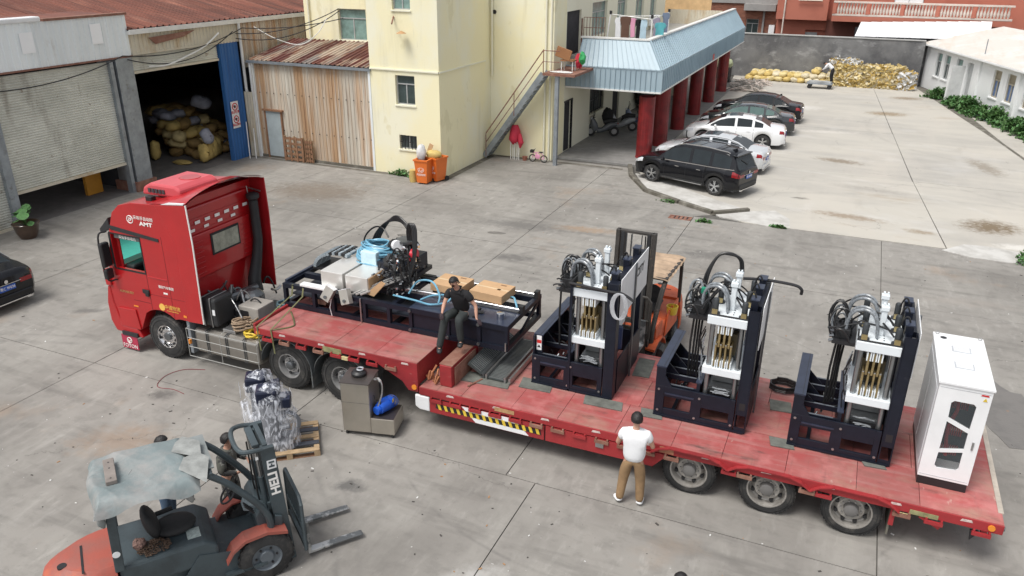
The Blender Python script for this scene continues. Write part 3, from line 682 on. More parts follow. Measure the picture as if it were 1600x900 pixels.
for i, (x, y) in enumerate([(-26.15, 26.3), (-26.3, 26.75), (-26.45, 27.2), (-26.65, 27.6)]):
    sack('y', (x, y-.2, .46), (0, PI/2, rs.uniform(-.3, .3)), (1.1, .9, 1.3), ['first', 'second', 'third', 'last'][i]+' from the left of the upright yellow sacks in front of the heap', 'yellow sacks standing at the bay opening')
sack('g', (-26.1, 26.35, 1.15), (.2, 1.2, .4), (.9, 1.1, 1.2), 'pale grey sack lying on top of the upright yellow sacks', 'grey sack')
sack('y', (-28.5, 25.6, .45), (0, PI/2, .3), (1.1, .9, 1.2), 'lone yellow sack standing further inside the bay', 'lone sack')
sack('y', (-28.8, 23.4, .45), (0, PI/2, .1), (1.3, .8, 1.2), 'yellow sack standing just behind the steel pillar', 'pillar sack')
sack('g', (-28.0, 28.2, 2.2), (.2, .3, .4), (1.2, 1.4, 1.6), 'big grey bundle at the top of the sack heap', 'top bundle')
# hanging cables over the bay
cb = MB()
for a, b, s_ in (((XW+.2, 15.0, 4.75), (XW+.2, 21.8, 5.1), -.5), ((XW+.2, 21.8, 5.1), (XW+.25, 28.2, 5.6), -.45), ((XW+.25, 28.2, 5.6), (-22.0, 31.4, 5.9), -.2), ((XW+.2, 22.0, 4.95), (XW+.25, 27.6, 5.5), -.75), ((XW+.22, 27.8, 5.4), (-22.2, 31.4, 6.3), -.4), ((XW+.2, 27.8, 5.2), (-22.2, 31.4, 6.2), -.6)):
    cb.tube(arc(a, b, s_*.8, 16), .02, 5)
solo('power_cable', 'sagging black power cables strung along the warehouse front above the bay', 'cable', cb, wire_black)
solo('white_conduit', 'white conduit pipe sagging across the rolled up shutter', 'conduit', MB().tube([(XW+.22, 22.9, 4.6), (XW+.22, 23.8, 4.55), (XW+.22, 25.0, 4.8), (XW+.22, 25.9, 5.05), (XW+.22, 26.8, 5.5)], .035, 6), white_pipe, smooth=True)
solo('hanging_wire', 'loose white wire drooping onto the lean-to roof', 'wire', MB().tube([(-22.3, 30.6, 5.95), (-22.6, 30.2, 5.3), (-23.2, 29.7, 4.85), (-24.2, 29.3, 5.1), (-25.0, 28.9, 5.6)], .02, 5), white_pipe)

# ============================================================ LEAN-TO SHED
sh = thing('lean_to_shed', 'low shed clad in rust streaked corrugated sheets beside the yellow tower', 'shed', (-22, 28.3, 0))
sheets('wall_sheet', (-24.72, 28.25, 0.12), (1, 0, 0), (0, 0, 1), 6.1, 4.08, 7, sh, rust_sheet, pitch=.17, depth=.025, nrm=(0, -1, 0), jit=.015)
rv = Vector((0, 3.3, .6))
for i in range(9): 
    pass
sheets('roof_sheet', (-24.95, 28.15, 4.28), (1, 0, 0), rv, 6.4, rv.length, 9, sh, rust_mix, pitch=.24, depth=.045, nrm=(0, -.1, 1), jit=.03)
part('eave_gutter', MB().box(-24.95, -18.55, 28.05, 28.17, 4.17, 4.27), grey_metal, sh)
part('corner_trim', MB().box(-24.8, -24.7, 28.18, 28.3, 0, 4.2).box(-18.7, -18.6, 28.12, 28.22, 0, 4.2), pale_sheet, sh)
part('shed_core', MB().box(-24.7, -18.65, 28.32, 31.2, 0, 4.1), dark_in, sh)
dr = part('door', MB().box(-24.25, -23.45, 28.17, 28.21, .1, 2.1), M('door_pale', (.40, .46, .48), .5), sh)
part('door_frame', MB().box(-24.33, -24.25, 28.15, 28.24, 0, 2.15).box(-23.45, -23.38, 28.15, 28.24, 0, 2.15).box(-24.4, -23.3, 28.1, 28.24, 2.12, 2.2), wood_dark, dr)
part('base_plinth', MB().box(-24.7, -18.6, 28.18, 28.28, 0, .12), concrete_wet, sh)
# bolts (rows)
for z in (1.3, 2.9):
    for i in range(16): part('bolt', MB().box(-24.5+i*.38, -24.46+i*.38, 28.2, 28.215, z-.02, z+.02), black_p, sh)
def pallet_upright(x0, x1, y, z1, name, label, depth=.12):
    t = thing(name, label, 'pallet', ((x0+x1)/2, y, 0)); w = x1-x0
    for i in range(4):
        xx = x0+w*i/3.3; part('slat', MB().box(xx, xx+w*.09, y-depth, y-depth+.02, .02, z1), wood_dark, t)
    for i in range(5): part('deck_board', MB().box(x0, x1, y-depth+.024, y-depth+.05, .05+i*(z1-.2)/4, .05+i*(z1-.2)/4+.11), wood_dark, t)
    for i in range(3): part('stringer', MB().box(x0+i*(w-.06)/2, x0+i*(w-.06)/2+.06, y-depth+.054, y-.02, .02, z1), wood, t)
pallet_upright(-23.25, -22.2, 28.1, 1.12, 'leaning_pallet', 'brown wooden pallet stood on edge, front one by the shed door', .16)
pallet_upright(-22.15, -21.75, 28.1, 1.02, 'leaning_pallet', 'narrow brown pallet on edge just right of the larger pallet', .12)

# ============================================================ YELLOW BUILDING
yb = thing('yellow_building', 'two storey pale yellow plastered building with peeling paint and tower', 'building', (-15.4, 33, 0))
tw = part('tower_wall', MB().box(-18.6, -15.4, 28.15, 34, 0, 9.5), plaster, yb)
win = [(-17.42, -16.52, 2.92, 4.1), (-17.35, -16.52, 1.09, 1.68), (-17.4, -16.58, 6.6, 7.9)]
cut(tw, [(a, b, 28.0, 28.4, c, d) for a, b, c, d in win])
def window(parent, x0, x1, z0, z1, y, glass_m=None, d=.18, transom=True, bars=0, axis='y', fm=None, sill=True):
    """window in a wall facing -y (axis y) or +x (axis x); x0..x1 is along the wall"""
    fm = fm or frame_al; f = MB(); gl = MB()
    def B(mb, a, b, c0, c1, e, g):
        if axis == 'y': mb.box(a, b, y+c0, y+c1, e, g)
        else: mb.box(y-c1, y-c0, a, b, e, g)
    t = .045
    B(f, x0, x1, d-.06, d, z0, z0+t); B(f, x0, x1, d-.06, d, z1-t, z1); B(f, x0, x0+t, d-.055, d-.002, z0+t, z1-t); B(f, x1-t, x1, d-.055, d-.002, z0+t, z1-t)
    zt = z0+(z1-z0)*.68
    if transom: B(f, x0+t, x1-t, d-.055, d-.005, zt, zt+t)
    xm = (x0+x1)/2
    B(f, xm-t/2, xm+t/2, d-.05, d-.007, z0+t, (zt if transom else z1-t))
    w = part('window', f, fm, parent)
    B(gl, x0+.01, x1-.01, d-.02, d+.03, z0+.01, z1-.01)
    part('pane', gl, glass_m or win_glass, w)
    if bars:
        for i in range(bars):
            xx = x0+(x1-x0)*(i+.5)/bars; bb = MB(); B(bb, xx-.012, xx+.012, .02, .045, z0, z1); part('bar', bb, black_p, w)
        bb = MB(); B(bb, x0, x1, .047, .065, (z0+z1)/2-.012, (z0+z1)/2+.012); part('bar', bb, black_p, w)
    if sill:
        bb = MB(); B(bb, x0-.04, x1+.04, -.05, .05, z0-.06, z0-.003); part('sill', bb, plaster_pale, w)
    return w
window(yb, *win[0], 28.15); window(yb, *win[1], 28.15, bars=5, transom=False); window(yb, *win[2], 28.15, win_green)
part('string_course', MB().box(-18.6, -15.36, 28.1, 28.148, 4.27, 4.33).box(-15.398, -15.34, 28.1, 32.4, 4.27, 4.33), plaster_pale, yb)
part('water_spout', MB().cyl((-17.2, 27.75, 6.1), (-17.35, 28.15, 6.35), .03, n=8), rust_brown, yb)
part('lamp_shade', MB().lathe([(.02, .1), (.18, .02), (.2, 0), (.02, .05)], (-16.85, 27.85, 5.75), n=14), M('lamp_tan', (.45, .26, .12), .6), yb, smooth=True)
# inner wall facing the camera at y=33
w2 = part('stair_wall', MB().box(-15.398, -12.4, 33.0, 34.5, 0, 9.5), plaster, yb)
part('vent_hole', MB().cyl((-15.2, 32.97, 6.3), (-15.2, 33.02, 6.3), .09, n=14), black_p, yb)
part('downpipe', MB().cyl((-12.75, 32.93, 0), (-12.75, 32.93, 9), .05, n=8).cyl((-12.52, 32.95, 0), (-12.52, 32.95, 9), .05, n=8), plaster_pale, yb, smooth=True)
part('drain_pipe', MB().cyl((-15.28, 32.9, 3.6), (-15.28, 32.9, 9), .045, n=8), plaster_pale, yb, smooth=True)
# left return wall with upper window (over the shed)
rw = part('rear_wall', MB().box(-24.2, -18.602, 31.5, 34, 0, 9.5), plaster, yb)
cut(rw, [(-22.35, -20.85, 31.3, 31.75, 4.95, 6.3)])
window(yb, -22.35, -20.85, 4.95, 6.3, 31.5, win_green)
part('downpipe', MB().cyl((-20.3, 31.42, 4.8), (-20.3, 31.42, 9.4), .05, n=8).cyl((-23.9, 31.42, 4.8), (-23.9, 31.42, 9.4), .05, n=8), plaster_pale, yb, smooth=True)
# long facade facing the car park (x = -12.4)
fa = part('facade_wall', MB().box(-16.0, -12.4, 34.502, 53.0, 0, 9.0), plaster_pale, yb)
ups = [(38.1, 40.5, 4.95, 6.5), (42.3, 44.1, 5.05, 6.8), (45.9, 47.7, 5.05, 6.8), (49.2, 50.6, 5.1, 6.9)]
lows = [(38.3, 40.7, 1.15, 2.45), (47.6, 49.4, 1.15, 2.4)]
cut(fa, [(-12.75, -12.3, a, b, c, d) for a, b, c, d in ups+lows] + [(-13.6, -12.3, 34.56, 36.5, 4.3, 6.3), (-13.6, -12.3, 34.56, 35.55, .02, 2.35), (-13.6, -12.3, 42.3, 43.6, .02, 2.3)])
for a, b, c, d in ups: window(yb, a, b, c, d, -12.4, win_green, axis='x')
for a, b, c, d in lows: window(yb, a, b, c, d, -12.4, axis='x', transom=False, bars=7, fm=black_p)
for y0, y1, z0, z1 in ((34.565, 35.545, .03, 2.345), (42.305, 43.595, .03, 2.295), (34.565, 36.495, 4.31, 6.295)): part('door_leaf_or_shade', MB().box(-12.56, -12.50, y0, y1, z0, z1), dark_in, yb)  # dark sheets across open doorways, standing in for the shaded interior
part('door_frame', MB().box(-12.45, -12.36, 35.55, 35.63, .02, 2.42).box(-12.45, -12.36, 34.5, 35.549, 2.36, 2.42), black_p, yb)
# open iron gate at the upper door
gt = part('iron_gate', MB().box(-12.38, -12.34, 36.5, 36.56, 4.35, 5.9), rust_brown, yb)
gm = MB()
for i in range(8): gm.bar((-12.3+.14*i, 36.6+.02*i, 4.4), (-12.3+.14*i, 36.6+.02*i, 5.95), .022)
for z in (4.4, 4.95, 5.5, 5.95): gm.bar((-12.3, 36.6, z), (-11.3, 36.75, z), .025)
gm.box(-12.3, -11.35, 36.62, 36.64, 4.5, 4.9)
part('gate_grille', gm, rust_brown, gt)
ac = part('air_conditioner', MB().box(-12.4, -11.95, 49.0, 49.9, 4.65, 5.25), white_p, yb, bevel=.02)
part('fan_grille', MB().cyl((-11.948, 49.35, 4.95), (-11.93, 49.35, 4.95), .24, n=18), ac_dark, ac)
# upper back wall with wood sheet at far end of terrace
sheets('end_panel', (-12.4, 54.5, 4.2), (1, 0, 0), (0, 0, 1), 3.4, 1.1, 3, yb, cream_sheet, pitch=.2, depth=.02, nrm=(0, -1, 0))
sheets('wall_sheet', (-13.5, 56.5, 4.0), (1, 0, 0), (0, 0, 1), 3.4, 3.6, 4, yb, M('ply_orange', (.62, .42, .22), .7, var=.15), pitch=.6, depth=.015, nrm=(0, -1, 0))
# ---- terrace + canopy
cn = thing('terrace_canopy', 'pale blue metal clad terrace canopy wrapping the long yellow building', 'canopy', (-9, 45, 2.9))
YC0, YC1, XC = 34.6, 58.6, -8.02
part('terrace_slab', MB().box(-12.38, -9.1, YC0+.6, YC1, 3.0, 4.25), M('terrace_concrete', (.42, .40, .36), .9, var=.2), cn)
part('soffit', MB().box(-12.38, XC-.02, YC0+.03, YC1, 2.9, 2.96), M('soffit', (.5, .48, .44), .9), cn)
part('support_beam', MB().box(-9.0, -8.55, YC0+.6, YC1, 2.74, 2.899), M('beam_grey', (.36, .35, .34), .9), cn)
# vertical fascia panels 2.9..3.85, sloped panels up to z 5.0 set back .75
def panel_run(a, b, n, z0, z1, inx0, inx1, depth_v, name):
    """panels between points a and b (xy); top edge shifted by depth_v"""
    a = Vector((*a, 0)); b = Vector((*b, 0))
    for i in range(n):
        p = a.lerp(b, i/n); q = a.lerp(b, (i+1)/n); e = (q-p).normalized(); out = Vector((e.y, -e.x, 0))
        P0 = Vector((p.x, p.y, z0)); Q0 = Vector((q.x, q.y, z0)); dv = Vector((depth_v[0], depth_v[1], 0))
        # mitre
        u0 = (p-a).length/(b-a).length; u1 = (q-a).length/(b-a).length
        P1 = Vector((p.x, p.y, z1))+dv+e*(inx0*(1-u0))-e*(inx1*u0); Q1 = Vector((q.x, q.y, z1))+dv+e*(inx0*(1-u1))-e*(inx1*u1)
        nn = (Q0-P0).cross(P1-P0).normalized(); nn = nn if nn.z >= -.01 and nn.dot(out) > -1e-3 or nn.dot(out) > 0 else -nn
        s0 = P0.lerp(Q0, .07); s1 = P1.lerp(Q1, .07); r = nn*(.05+rs.uniform(0, .006)); g = nn*rs.uniform(0, .004)
        m0 = P0.lerp(Q0, .55); m1 = P1.lerp(Q1, .55)
        mb = MB().quad(s0+g, Q0+g, Q1+g, s1+g).quad(P0, s0+g, s1+g, P1)
        mb.add([P0, P0+r, s0+r, s0, P1, P1+r, s1+r, s1], [(0,1,5,4), (1,2,6,5), (2,3,7,6)])
        part(name, mb, blue_clad, cn)
SET = .8
panel_run((-12.38, YC0), (XC, YC0), 19, 2.95, 3.85, 0, 0, (0, 0), 'fascia_panel')
panel_run((XC, YC0), (XC, YC1), 66, 2.95, 3.85, 0, 0, (0, 0), 'fascia_panel')
panel_run((-11.9, YC0), (XC, YC0), 16, 3.86, 5.0, 0, SET, (0, SET), 'roof_panel')
panel_run((XC, YC0), (XC, YC1), 66, 3.86, 5.0, SET, 0, (-SET, 0), 'roof_panel')
part('end_closure', MB().prism([(XC, 2.95), (XC, 3.86), (XC-SET, 5.0), (XC-SET-.3, 5.0), (XC-SET-.3, 2.95)], 'y', YC1, YC1+.04), blue_clad, cn)
part('parapet_back', MB().box(-11.9, XC-SET-.02, YC0+SET+.03, YC0+SET+.15, 4.0, 4.99).box(XC-SET-.15, XC-SET-.03, YC0+SET+.15, YC1, 4.0, 4.99), M('parapet_in', (.42, .40, .38), .9), cn)
part('coping', MB().box(-12.0, XC-SET+.04, YC0+SET-.06, YC0+SET+.2, 4.99, 5.06).box(XC-SET-.2, XC-SET+.05, YC0+SET+.2, YC1, 4.992, 5.062), white_pipe, cn)
part('bottom_trim', MB().box(-12.4, XC+.03, YC0-.04, YC0+.05, 2.88, 2.95).box(XC-.05, XC+.04, YC0+.05, YC1, 2.882, 2.952), white_pipe, cn)
part('ridge_trim', MB().bar((XC, YC0, 3.87), (XC-SET, YC0+SET, 5.03), .07).bar((XC, YC0, 3.86), (XC, YC1, 3.86), .05).bar((-12.38, YC0, 3.86), (XC, YC0, 3.86), .05), blue_clad, cn)
cn.location.z += .17
solo('red_tag', 'small red paper tag stuck on the blue canopy edge', 'tag', MB().box(XC+.055, XC+.06, 46.6, 47.1, 3.15, 3.47), refl_red)
# porch floor
structure('porch_floor', MB().box(-12.4, -8.3, 33.6, 60.0, -.02, .06), M('porch_floor', (.24, .235, .225), .7, var=.2))
LBL = ['nearest red tiled column at the porch corner', 'second red tiled column close behind the corner column', 'third red tiled column along the porch', 'fourth red tiled column along the porch', 'fifth red tiled column along the porch', 'farthest red tiled column of the porch']
colm = None
for i, (x, y) in enumerate([(-8.70, 35.2), (-8.64, 37.95), (-8.72, 42.2), (-8.76, 46.7), (-8.8, 51.3), (-8.8, 55.9)]):
    t = thing('porch_column', LBL[i], 'column', (x, y, .06), group='red tiled columns of the porch')
    if colm is None:
        cm = MB(); n = 20
        for k in range(n):
            a0 = 2*PI*k/n; a1 = 2*PI*(k+.86)/n; r = .36
            cm.add([(r*math.cos(a0), r*math.sin(a0), 0), (r*math.cos(a1), r*math.sin(a1), 0), (r*math.cos(a1), r*math.sin(a1), 2.76), (r*math.cos(a0), r*math.sin(a0), 2.76)], [(0,1,2,3)])
        cm.lathe([(.345, 0), (.345, 2.76)], n=20)
        colm = cm.mesh('shaft', red_tile)
    lpart('shaft', colm, None, t)
    lpart('collar', MB().lathe([(.38, 0), (.38, .06), (.345, .08)], n=18, cap=True), red_tile, t)
# railing poles + laundry on terrace
lr = thing('laundry_rack', 'white pipe drying frame standing on the blue canopy terrace', 'drying frame', (-10.4, 37, 4.25))
part('post', MB().cyl((-11.3, 36.8, 4.25), (-11.15, 37.0, 6.2), .035, n=6), white_pipe, lr); part('post', MB().cyl((-9.15, 36.8, 4.25), (-9.15, 36.8, 6.05), .035, n=6), white_pipe, lr); part('post', MB().cyl((-9.2, 40.3, 4.25), (-9.2, 40.3, 6.1), .035, n=6), white_pipe, lr)
part('rail', MB().cyl((-11.15, 37.0, 6.1), (-9.15, 36.8, 5.95), .02, n=5), white_pipe, lr); part('rail', MB().cyl((-9.15, 36.8, 5.95), (-9.2, 40.3, 6.05), .02, n=5), white_pipe, lr)
part('rail', MB().cyl((-11.2, 38.5, 5.9), (-9.18, 38.4, 6.0), .02, n=5), white_pipe, lr)
for i, (x, y, z, c) in enumerate([(-11.15, 37.0, 6.2, black_p), (-9.15, 36.8, 6.1, black_p), (-9.2, 40.3, 6.15, black_p)]): part('clamp', MB().box(x-.05, x+.05, y-.05, y+.05, z-.1, z+.05), c, lr)
def garment(x, y, z, w, h, mat, label, seed):
    q = random.Random(seed); pts = [(-.5, 0), (-.62, -.12), (-.5, -.3), (-.38, -.22), (-.42, -1), (-.1, -1.03), (.4, -.97), (.38, -.22), (.52, -.3), (.62, -.12), (.5, 0), (.1, .03)]
    poly = [(x+a*w+q.uniform(-.03, .03), z+b*h) for a, b in pts]
    mb = MB().prism(poly, 'y', y-.025, y+.025); bm = None
    solo('garment', label, 'clothes', mb, mat, group='laundry on the terrace', bevel=.01)
for i, (x, y, z, w, h, m_, lab) in enumerate([(-10.75, 36.95, 5.95, .3, .95, cloth_white, 'white shirt at the left end of the drying frame'), (-10.4, 36.9, 6.0, .45, 1.15, M('cloth_brown', (.13, .07, .05), .9), 'dark brown jacket on the drying frame'),
    (-10.05, 36.92, 5.95, .25, .8, pink_m, 'pale pink top beside the brown jacket'), (-9.8, 36.9, 5.9, .22, 1.0, cloth_black, 'narrow black garment in the middle of the laundry'), (-9.55, 36.9, 5.9, .3, 1.1, M('cloth_pale_blue', (.45, .6, .7), .9), 'pale blue trousers hanging in the laundry'),
    (-9.35, 38.4, 5.9, .3, .9, M('cloth_mauve', (.3, .27, .35), .9), 'mauve garment further back on the drying frame'), (-8.95, 37.6, 5.75, .45, .9, teal_cloth, 'teal towel hanging by the right post'), (-9.0, 38.9, 6.1, .3, .9, M('cloth_slate', (.16, .2, .28), .9), 'slate blue garment behind the teal towel')]):
    garment(x, y, z, w, h, m_, lab, i)
tb = thing('work_bench', 'long low green grey bench with white rail on the terrace', 'bench', (-10, 38, 4.25))
part('top', MB().box(-10.4, -9.0, 37.6, 38.1, 4.75, 4.8), M('bench_green', (.05, .09, .06), .8), tb); part('rail', MB().box(-10.3, -9.1, 37.5, 37.56, 4.6, 4.66), white_p, tb)
for x in (-10.3, -9.1):
    for y in (37.65, 38.05): part('leg', MB().box(x-.03, x+.03, y-.03, y+.03, 4.25, 4.75), white_p, tb)
solo('red_ball', 'dark red ball resting on the far part of the terrace', 'ball', MB().ell((-9.7, 45, 4.45), .2, 12, 8), M('ball_red', (.12, .01, .02), .5), smooth=True)
# ---- stairs up to the landing
st = thing('outdoor_stairs', 'steep grey steel staircase with thin railing against the yellow wall', 'stairs', (-14, 32.7, 0))
A, B_ = Vector((-15.35, 32.45, 0)), Vector((-12.55, 32.45, 3.95))
for y in (32.15, 32.8): part('stringer', MB().bar(A+Vector((0, y-32.45, .1)), B_+Vector((0, y-32.45, 0)), .05, .24), grey_metal, st)
for i in range(18):
    p = A.lerp(B_, (i+.6)/18.5); part('tread', MB().box(p.x-.12, p.x+.12, 32.18, 32.77, p.z, p.z+.035), grey_metal, st)
rl_ = part('handrail', MB().tube([A+Vector((.1, -.32, 1.15)), B_+Vector((0, -.32, .95)), Vector((-11.8, 32.13, 4.9))], .025, 6), rust_brown, st)
part('mid_rail', MB().tube([A+Vector((.1, -.32, .75)), B_+Vector((0, -.32, .5)), Vector((-11.8, 32.13, 4.45))], .018, 6), rust_brown, st)
for t_ in (.03, .52, 1.0):
    p = A.lerp(B_, t_)+Vector((.02, -.32, 0)); part('baluster', MB().cyl(p, p+Z*1.0, .02, n=6), rust_brown, st)
part('landing', MB().box(-12.55, -11.1, 32.1, 35.65, 3.88, 3.98), rust_brown, st)
part('support_post', MB().box(-12.02, -11.86, 32.2, 32.36, 0, 3.88), grey_metal, st)
solo('landing_mat', 'rumpled white mat on the rusty stair landing', 'mat', MB().ell((-11.9, 32.6, 4.0), (.5, .25, .03), 12, 6, jit=.15), white_sack)
ch = thing('wooden_chair', 'brown chair with white legs standing on the stair landing', 'chair', (-11.75, 33.1, 3.98))
part('backrest', MB().obox((-11.95, 33.0, 4.72), (.7, .04, .45), Matrix.Rotation(.3, 3, 'Y')), M('chair_brown', (.30, .14, .06), .6), ch, bevel=.02)
part('seat', MB().box(-12.1, -11.5, 33.0, 33.45, 4.4, 4.45), MATS['chair_brown'], ch)
for x in (-12.05, -11.55):
    for y in (33.05, 33.4): part('leg', MB().cyl((x, y, 3.98), (x, y, 4.4), .02, n=6), white_pipe, ch)
solo('green_cloth', 'green and red rags piled beside the chair on the landing', 'rags', MB().mat(0).ell((-11.3, 33.6, 4.5), (.15, .15, .25), 10, 7, jit=.2).mat(1).ell((-11.5, 33.8, 4.35), (.2, .15, .3), 10, 7, jit=.2), [M('cloth_green', (.05, .35, .12), .9), red_cloth])
# folded gazebo
gz = thing('folded_gazebo', 'folded canopy frame with red cover leaning under the staircase', 'folded gazebo', (-14.0, 32.6, 0))
part('cover', MB().tube([(-14.02, 32.62, 1.55), (-14.0, 32.6, 1.3), (-14.05, 32.6, .9), (-13.95, 32.55, .75)], [.13, .24, .26, .16], 9), red_cloth, gz, smooth=60); part('cover_drape', MB().tube([(-13.75, 32.5, 1.2), (-13.68, 32.5, .8), (-13.72, 32.5, .55)], [.08, .13, .03], 7), red_cloth, gz)
for i in range(5): part('leg', MB().box(-14.2+i*.1, -14.165+i*.1, 32.5+.03*(i % 2), 32.54+.03*(i % 2), 0, 1.0), white_pipe, gz)
# kids bike
bk = thing('child_bicycle', 'small pink childs bicycle standing against the yellow wall', 'bicycle', (-12.9, 32.5, 0))
def bwheel(x, r, nm='wheel'):
    w = part(nm, MB().tube(ring((x, 32.5, r), r-.02, 16, 'y'), .025, 6, closed=True), black_rub, bk)
    s_ = MB()
    for k in range(6): a = PI*k/6; s_.cyl((x-(r-.03)*math.cos(a), 32.5, r-(r-.03)*math.sin(a)), (x+(r-.03)*math.cos(a), 32.5, r+(r-.03)*math.sin(a)), .005, n=4)
    part('spokes', s_, white_p, w)
bwheel(-13.1, .17, 'front_wheel'); bwheel(-12.55, .17, 'rear_wheel')
part('frame', MB().tube([(-13.1, 32.5, .17), (-13.03, 32.5, .45), (-12.75, 32.5, .22), (-12.55, 32.5, .17), (-12.7, 32.5, .42), (-13.03, 32.5, .42)], .02, 6), pink_m, bk)
part('seat', MB().ell((-12.7, 32.5, .46), (.12, .06, .03), 10, 6), black_rub, bk); part('handlebar', MB().tube([(-13.06, 32.3, .55), (-13.03, 32.5, .5), (-13.06, 32.7, .55)], .015, 6), black_rub, bk); part('basket', MB().box(-13.2, -13.05, 32.42, 32.58, .42, .54), black_rub, bk)
part('chain_guard', MB().ell((-12.85, 32.46, .27), (.14, .02, .12), 12, 6), pink_m, bk)
solo('clay_pot', 'small broken terracotta pot by the wall next to the pink bicycle', 'pot', MB().lathe([(.0, 0), (.09, 0), (.13, .18), (.11, .18), (.08, .03)], (-13.5, 32.55, 0), n=12), terracotta)
# scooters
def scooter(x, y, rz, paint, label):
    t = thing('scooter', label, 'scooter', (x, y, .06), rz, 'scooters parked under the porch')
    for wx in (-.62, .58):
        w = lpart('wheel', MB().lathe([(.14, -.05), (.24, -.05), (.26, 0), (.24, .05), (.14, .05)], (wx, 0, .26), 'y', 18), tyre_m, t, smooth=True)
        lpart('rim', MB().cyl((wx, -.03, .26), (wx, .03, .26), .14, n=12), steel, w)
    lpart('body', MB().tube([(-.75, 0, .62), (-.45, 0, .6), (-.2, 0, .45), (.0, 0, .32), (.25, 0, .32)], [.08, .17, .16, .13, .14], 10), paint, t, smooth=60)
    lpart('leg_shield', MB().tube([(.3, 0, .3), (.42, 0, .6), (.5, 0, .9)], [.16, .2, .1], 10), paint, t, smooth=60)
    lpart('front_fender', MB().tube([(.4, 0, .5), (.58, 0, .56), (.74, 0, .45)], [.05, .09, .04], 8), paint, t, smooth=60)
    lpart('seat', MB().tube([(-.75, 0, .82), (-.4, 0, .82), (-.05, 0, .72)], [.08, .14, .09], 10), black_rub, t, smooth=60)
    lpart('handlebar', MB().tube([(.38, -.34, 1.02), (.46, -.1, .98), (.46, .1, .98), (.38, .34, 1.02)], .022, 6).cyl((.46, 0, .98), (.55, 0, .4), .03, n=6), black_rub, t)
    for s_ in (-1, 1): lpart('mirror', MB().cyl((.44, .25*s_, 1.0), (.4, .32*s_, 1.2), .01, n=5).ell((.4, .33*s_, 1.23), (.02, .07, .045), 8, 6), black_rub, t)
    lpart('headlight', MB().ell((.55, 0, .9), (.06, .1, .07), 10, 6), lamp_clear, t)
    lpart('tail_lamp', MB().ell((-.8, 0, .66), (.04, .08, .04), 8, 6), tail_red, t)
    return t
scooter(-11.8, 38.65, R(200), M('scooter_grey', (.10, .11, .12), .35, coat=.3), 'grey scooter nearest the yard, parked under the porch')
scooter(-11.3, 40.3, R(198), M('scooter_pale', (.34, .36, .37), .35, coat=.3), 'pale grey scooter parked second under the porch')
scooter(-10.9, 41.9, R(198), M('scooter_blue', (.08, .12, .2), .3, coat=.5), 'dark blue scooter parked third under the porch')
solo('riding_coat', 'dark padded coat draped over the grey scooter seat', 'coat', MB().ell((-11.65, 39.0, 1.05), (.30, .30, .40), 12, 8, jit=.15), cloth_black, smooth=60)
solo('yellow_barrel', 'yellow plastic barrel standing at the back of the porch', 'barrel', MB().lathe([(.0, 0), (.26, 0), (.29, .1), (.29, .7), (.25, .8), (0, .8)], (-11.3, 47.0, .06), n=16), yellow_p, smooth=True)
solo('plastic_bag', 'white bundle of bags hanging at the back of the porch', 'bag', MB().ell((-11.0, 47.6, 1.7), (.35, .3, .45), 12, 8, jit=.1), cream_sack, smooth=60)
solo('stored_junk', 'dark heap of stored junk against the porch wall', 'junk', MB().ell((-11.9, 47.5, .9), (.6, .9, 1.0), 14, 9, jit=.25).box(-12.3, -11.5, 50, 51.5, .06, 1.4), dark_in)
solo('porch_partition', 'short yellow partition wall at the back of the porch', 'wall', MB().box(-12.38, -11.2, 52.6, 52.8, .06, 2.9), plaster_pale)
tp = thing('covered_tricycle', 'dark vehicle under a pale green cover at the far end of the porch', 'covered vehicle', (-9.6, 59, 0))
part('cover', MB().ell((-9.6, 60.5, 1.3), (.8, .7, .4), 12, 7, jit=.1), M('cover_green', (.42, .46, .28), .8), tp); part('frame', MB().box(-10.2, -9.0, 60, 61.2, .3, 1.1), dark_in, tp)
part('wheel', MB().cyl((-9.0, 60.1, .3), (-8.9, 60.1, .3), .3, n=14), tyre_m, tp)
# orange bins + sacks
def bin_(x, y, rz, label, lid):
    t = thing('wheelie_bin', label, 'bin', (x, y, 0), rz, 'orange wheelie bins')
    mb = MB(); b = [(-.22, -.26), (.22, -.26), (.22, .26), (-.22, .26)]; u = [(-.29, -.34), (.29, -.34), (.29, .34), (-.29, .34)]
    vs = [(a, c, .06) for a, c in b]+[(a, c, .98) for a, c in u]; mb.add(vs, [(3,2,1,0), (0,1,5,4), (1,2,6,5), (2,3,7,6), (3,0,4,7)])
    lpart('body', mb, orange_bin, t); lpart('rim', MB().box(-.32, .32, -.37, -.30, .96, 1.02).box(-.32, .32, .30, .37, .96, 1.02).box(-.32, -.25, -.30, .30, .962, 1.018).box(.25, .32, -.30, .30, .962, 1.018), orange_bin, t)
    for s_ in (-1, 1): lpart('wheel', MB().cyl((.24*s_, .3, .1), (.3*s_, .3, .1), .1, n=12), black_rub, t)
    text('recycling_mark', '♻', .26, red_white, t, (0, -.32, .62), rx=(PI/2-.1, 0, 0)); text('lettering', '可回收物', .1, red_white, t, (0, -.305, .4), rx=(PI/2-.1, 0, 0))
    lpart('fill', MB().box(-.25, .25, -.3, .3, .75, .8), black_rub, t)
    return t
bin_(-15.75, 27.35, R(2), 'front orange wheelie bin with recycling mark at the tower corner', 0)
bin_(-15.45, 27.85, R(-15), 'rear orange wheelie bin half hidden behind the front bin', 1)
solo('rubbish_bag', 'white rubbish bag bulging out of the front orange bin', 'bag', MB().ell((-15.9, 27.4, 1.2), (.2, .2, .36), 12, 9, jit=.12), white_sack, smooth=60)
solo('rubbish_bag', 'yellow rubbish bag lying across the rear orange bin', 'bag', MB().ell((-15.5, 27.7, 1.12), (.34, .22, .18), 12, 8, jit=.14), yellow_sack, smooth=60)
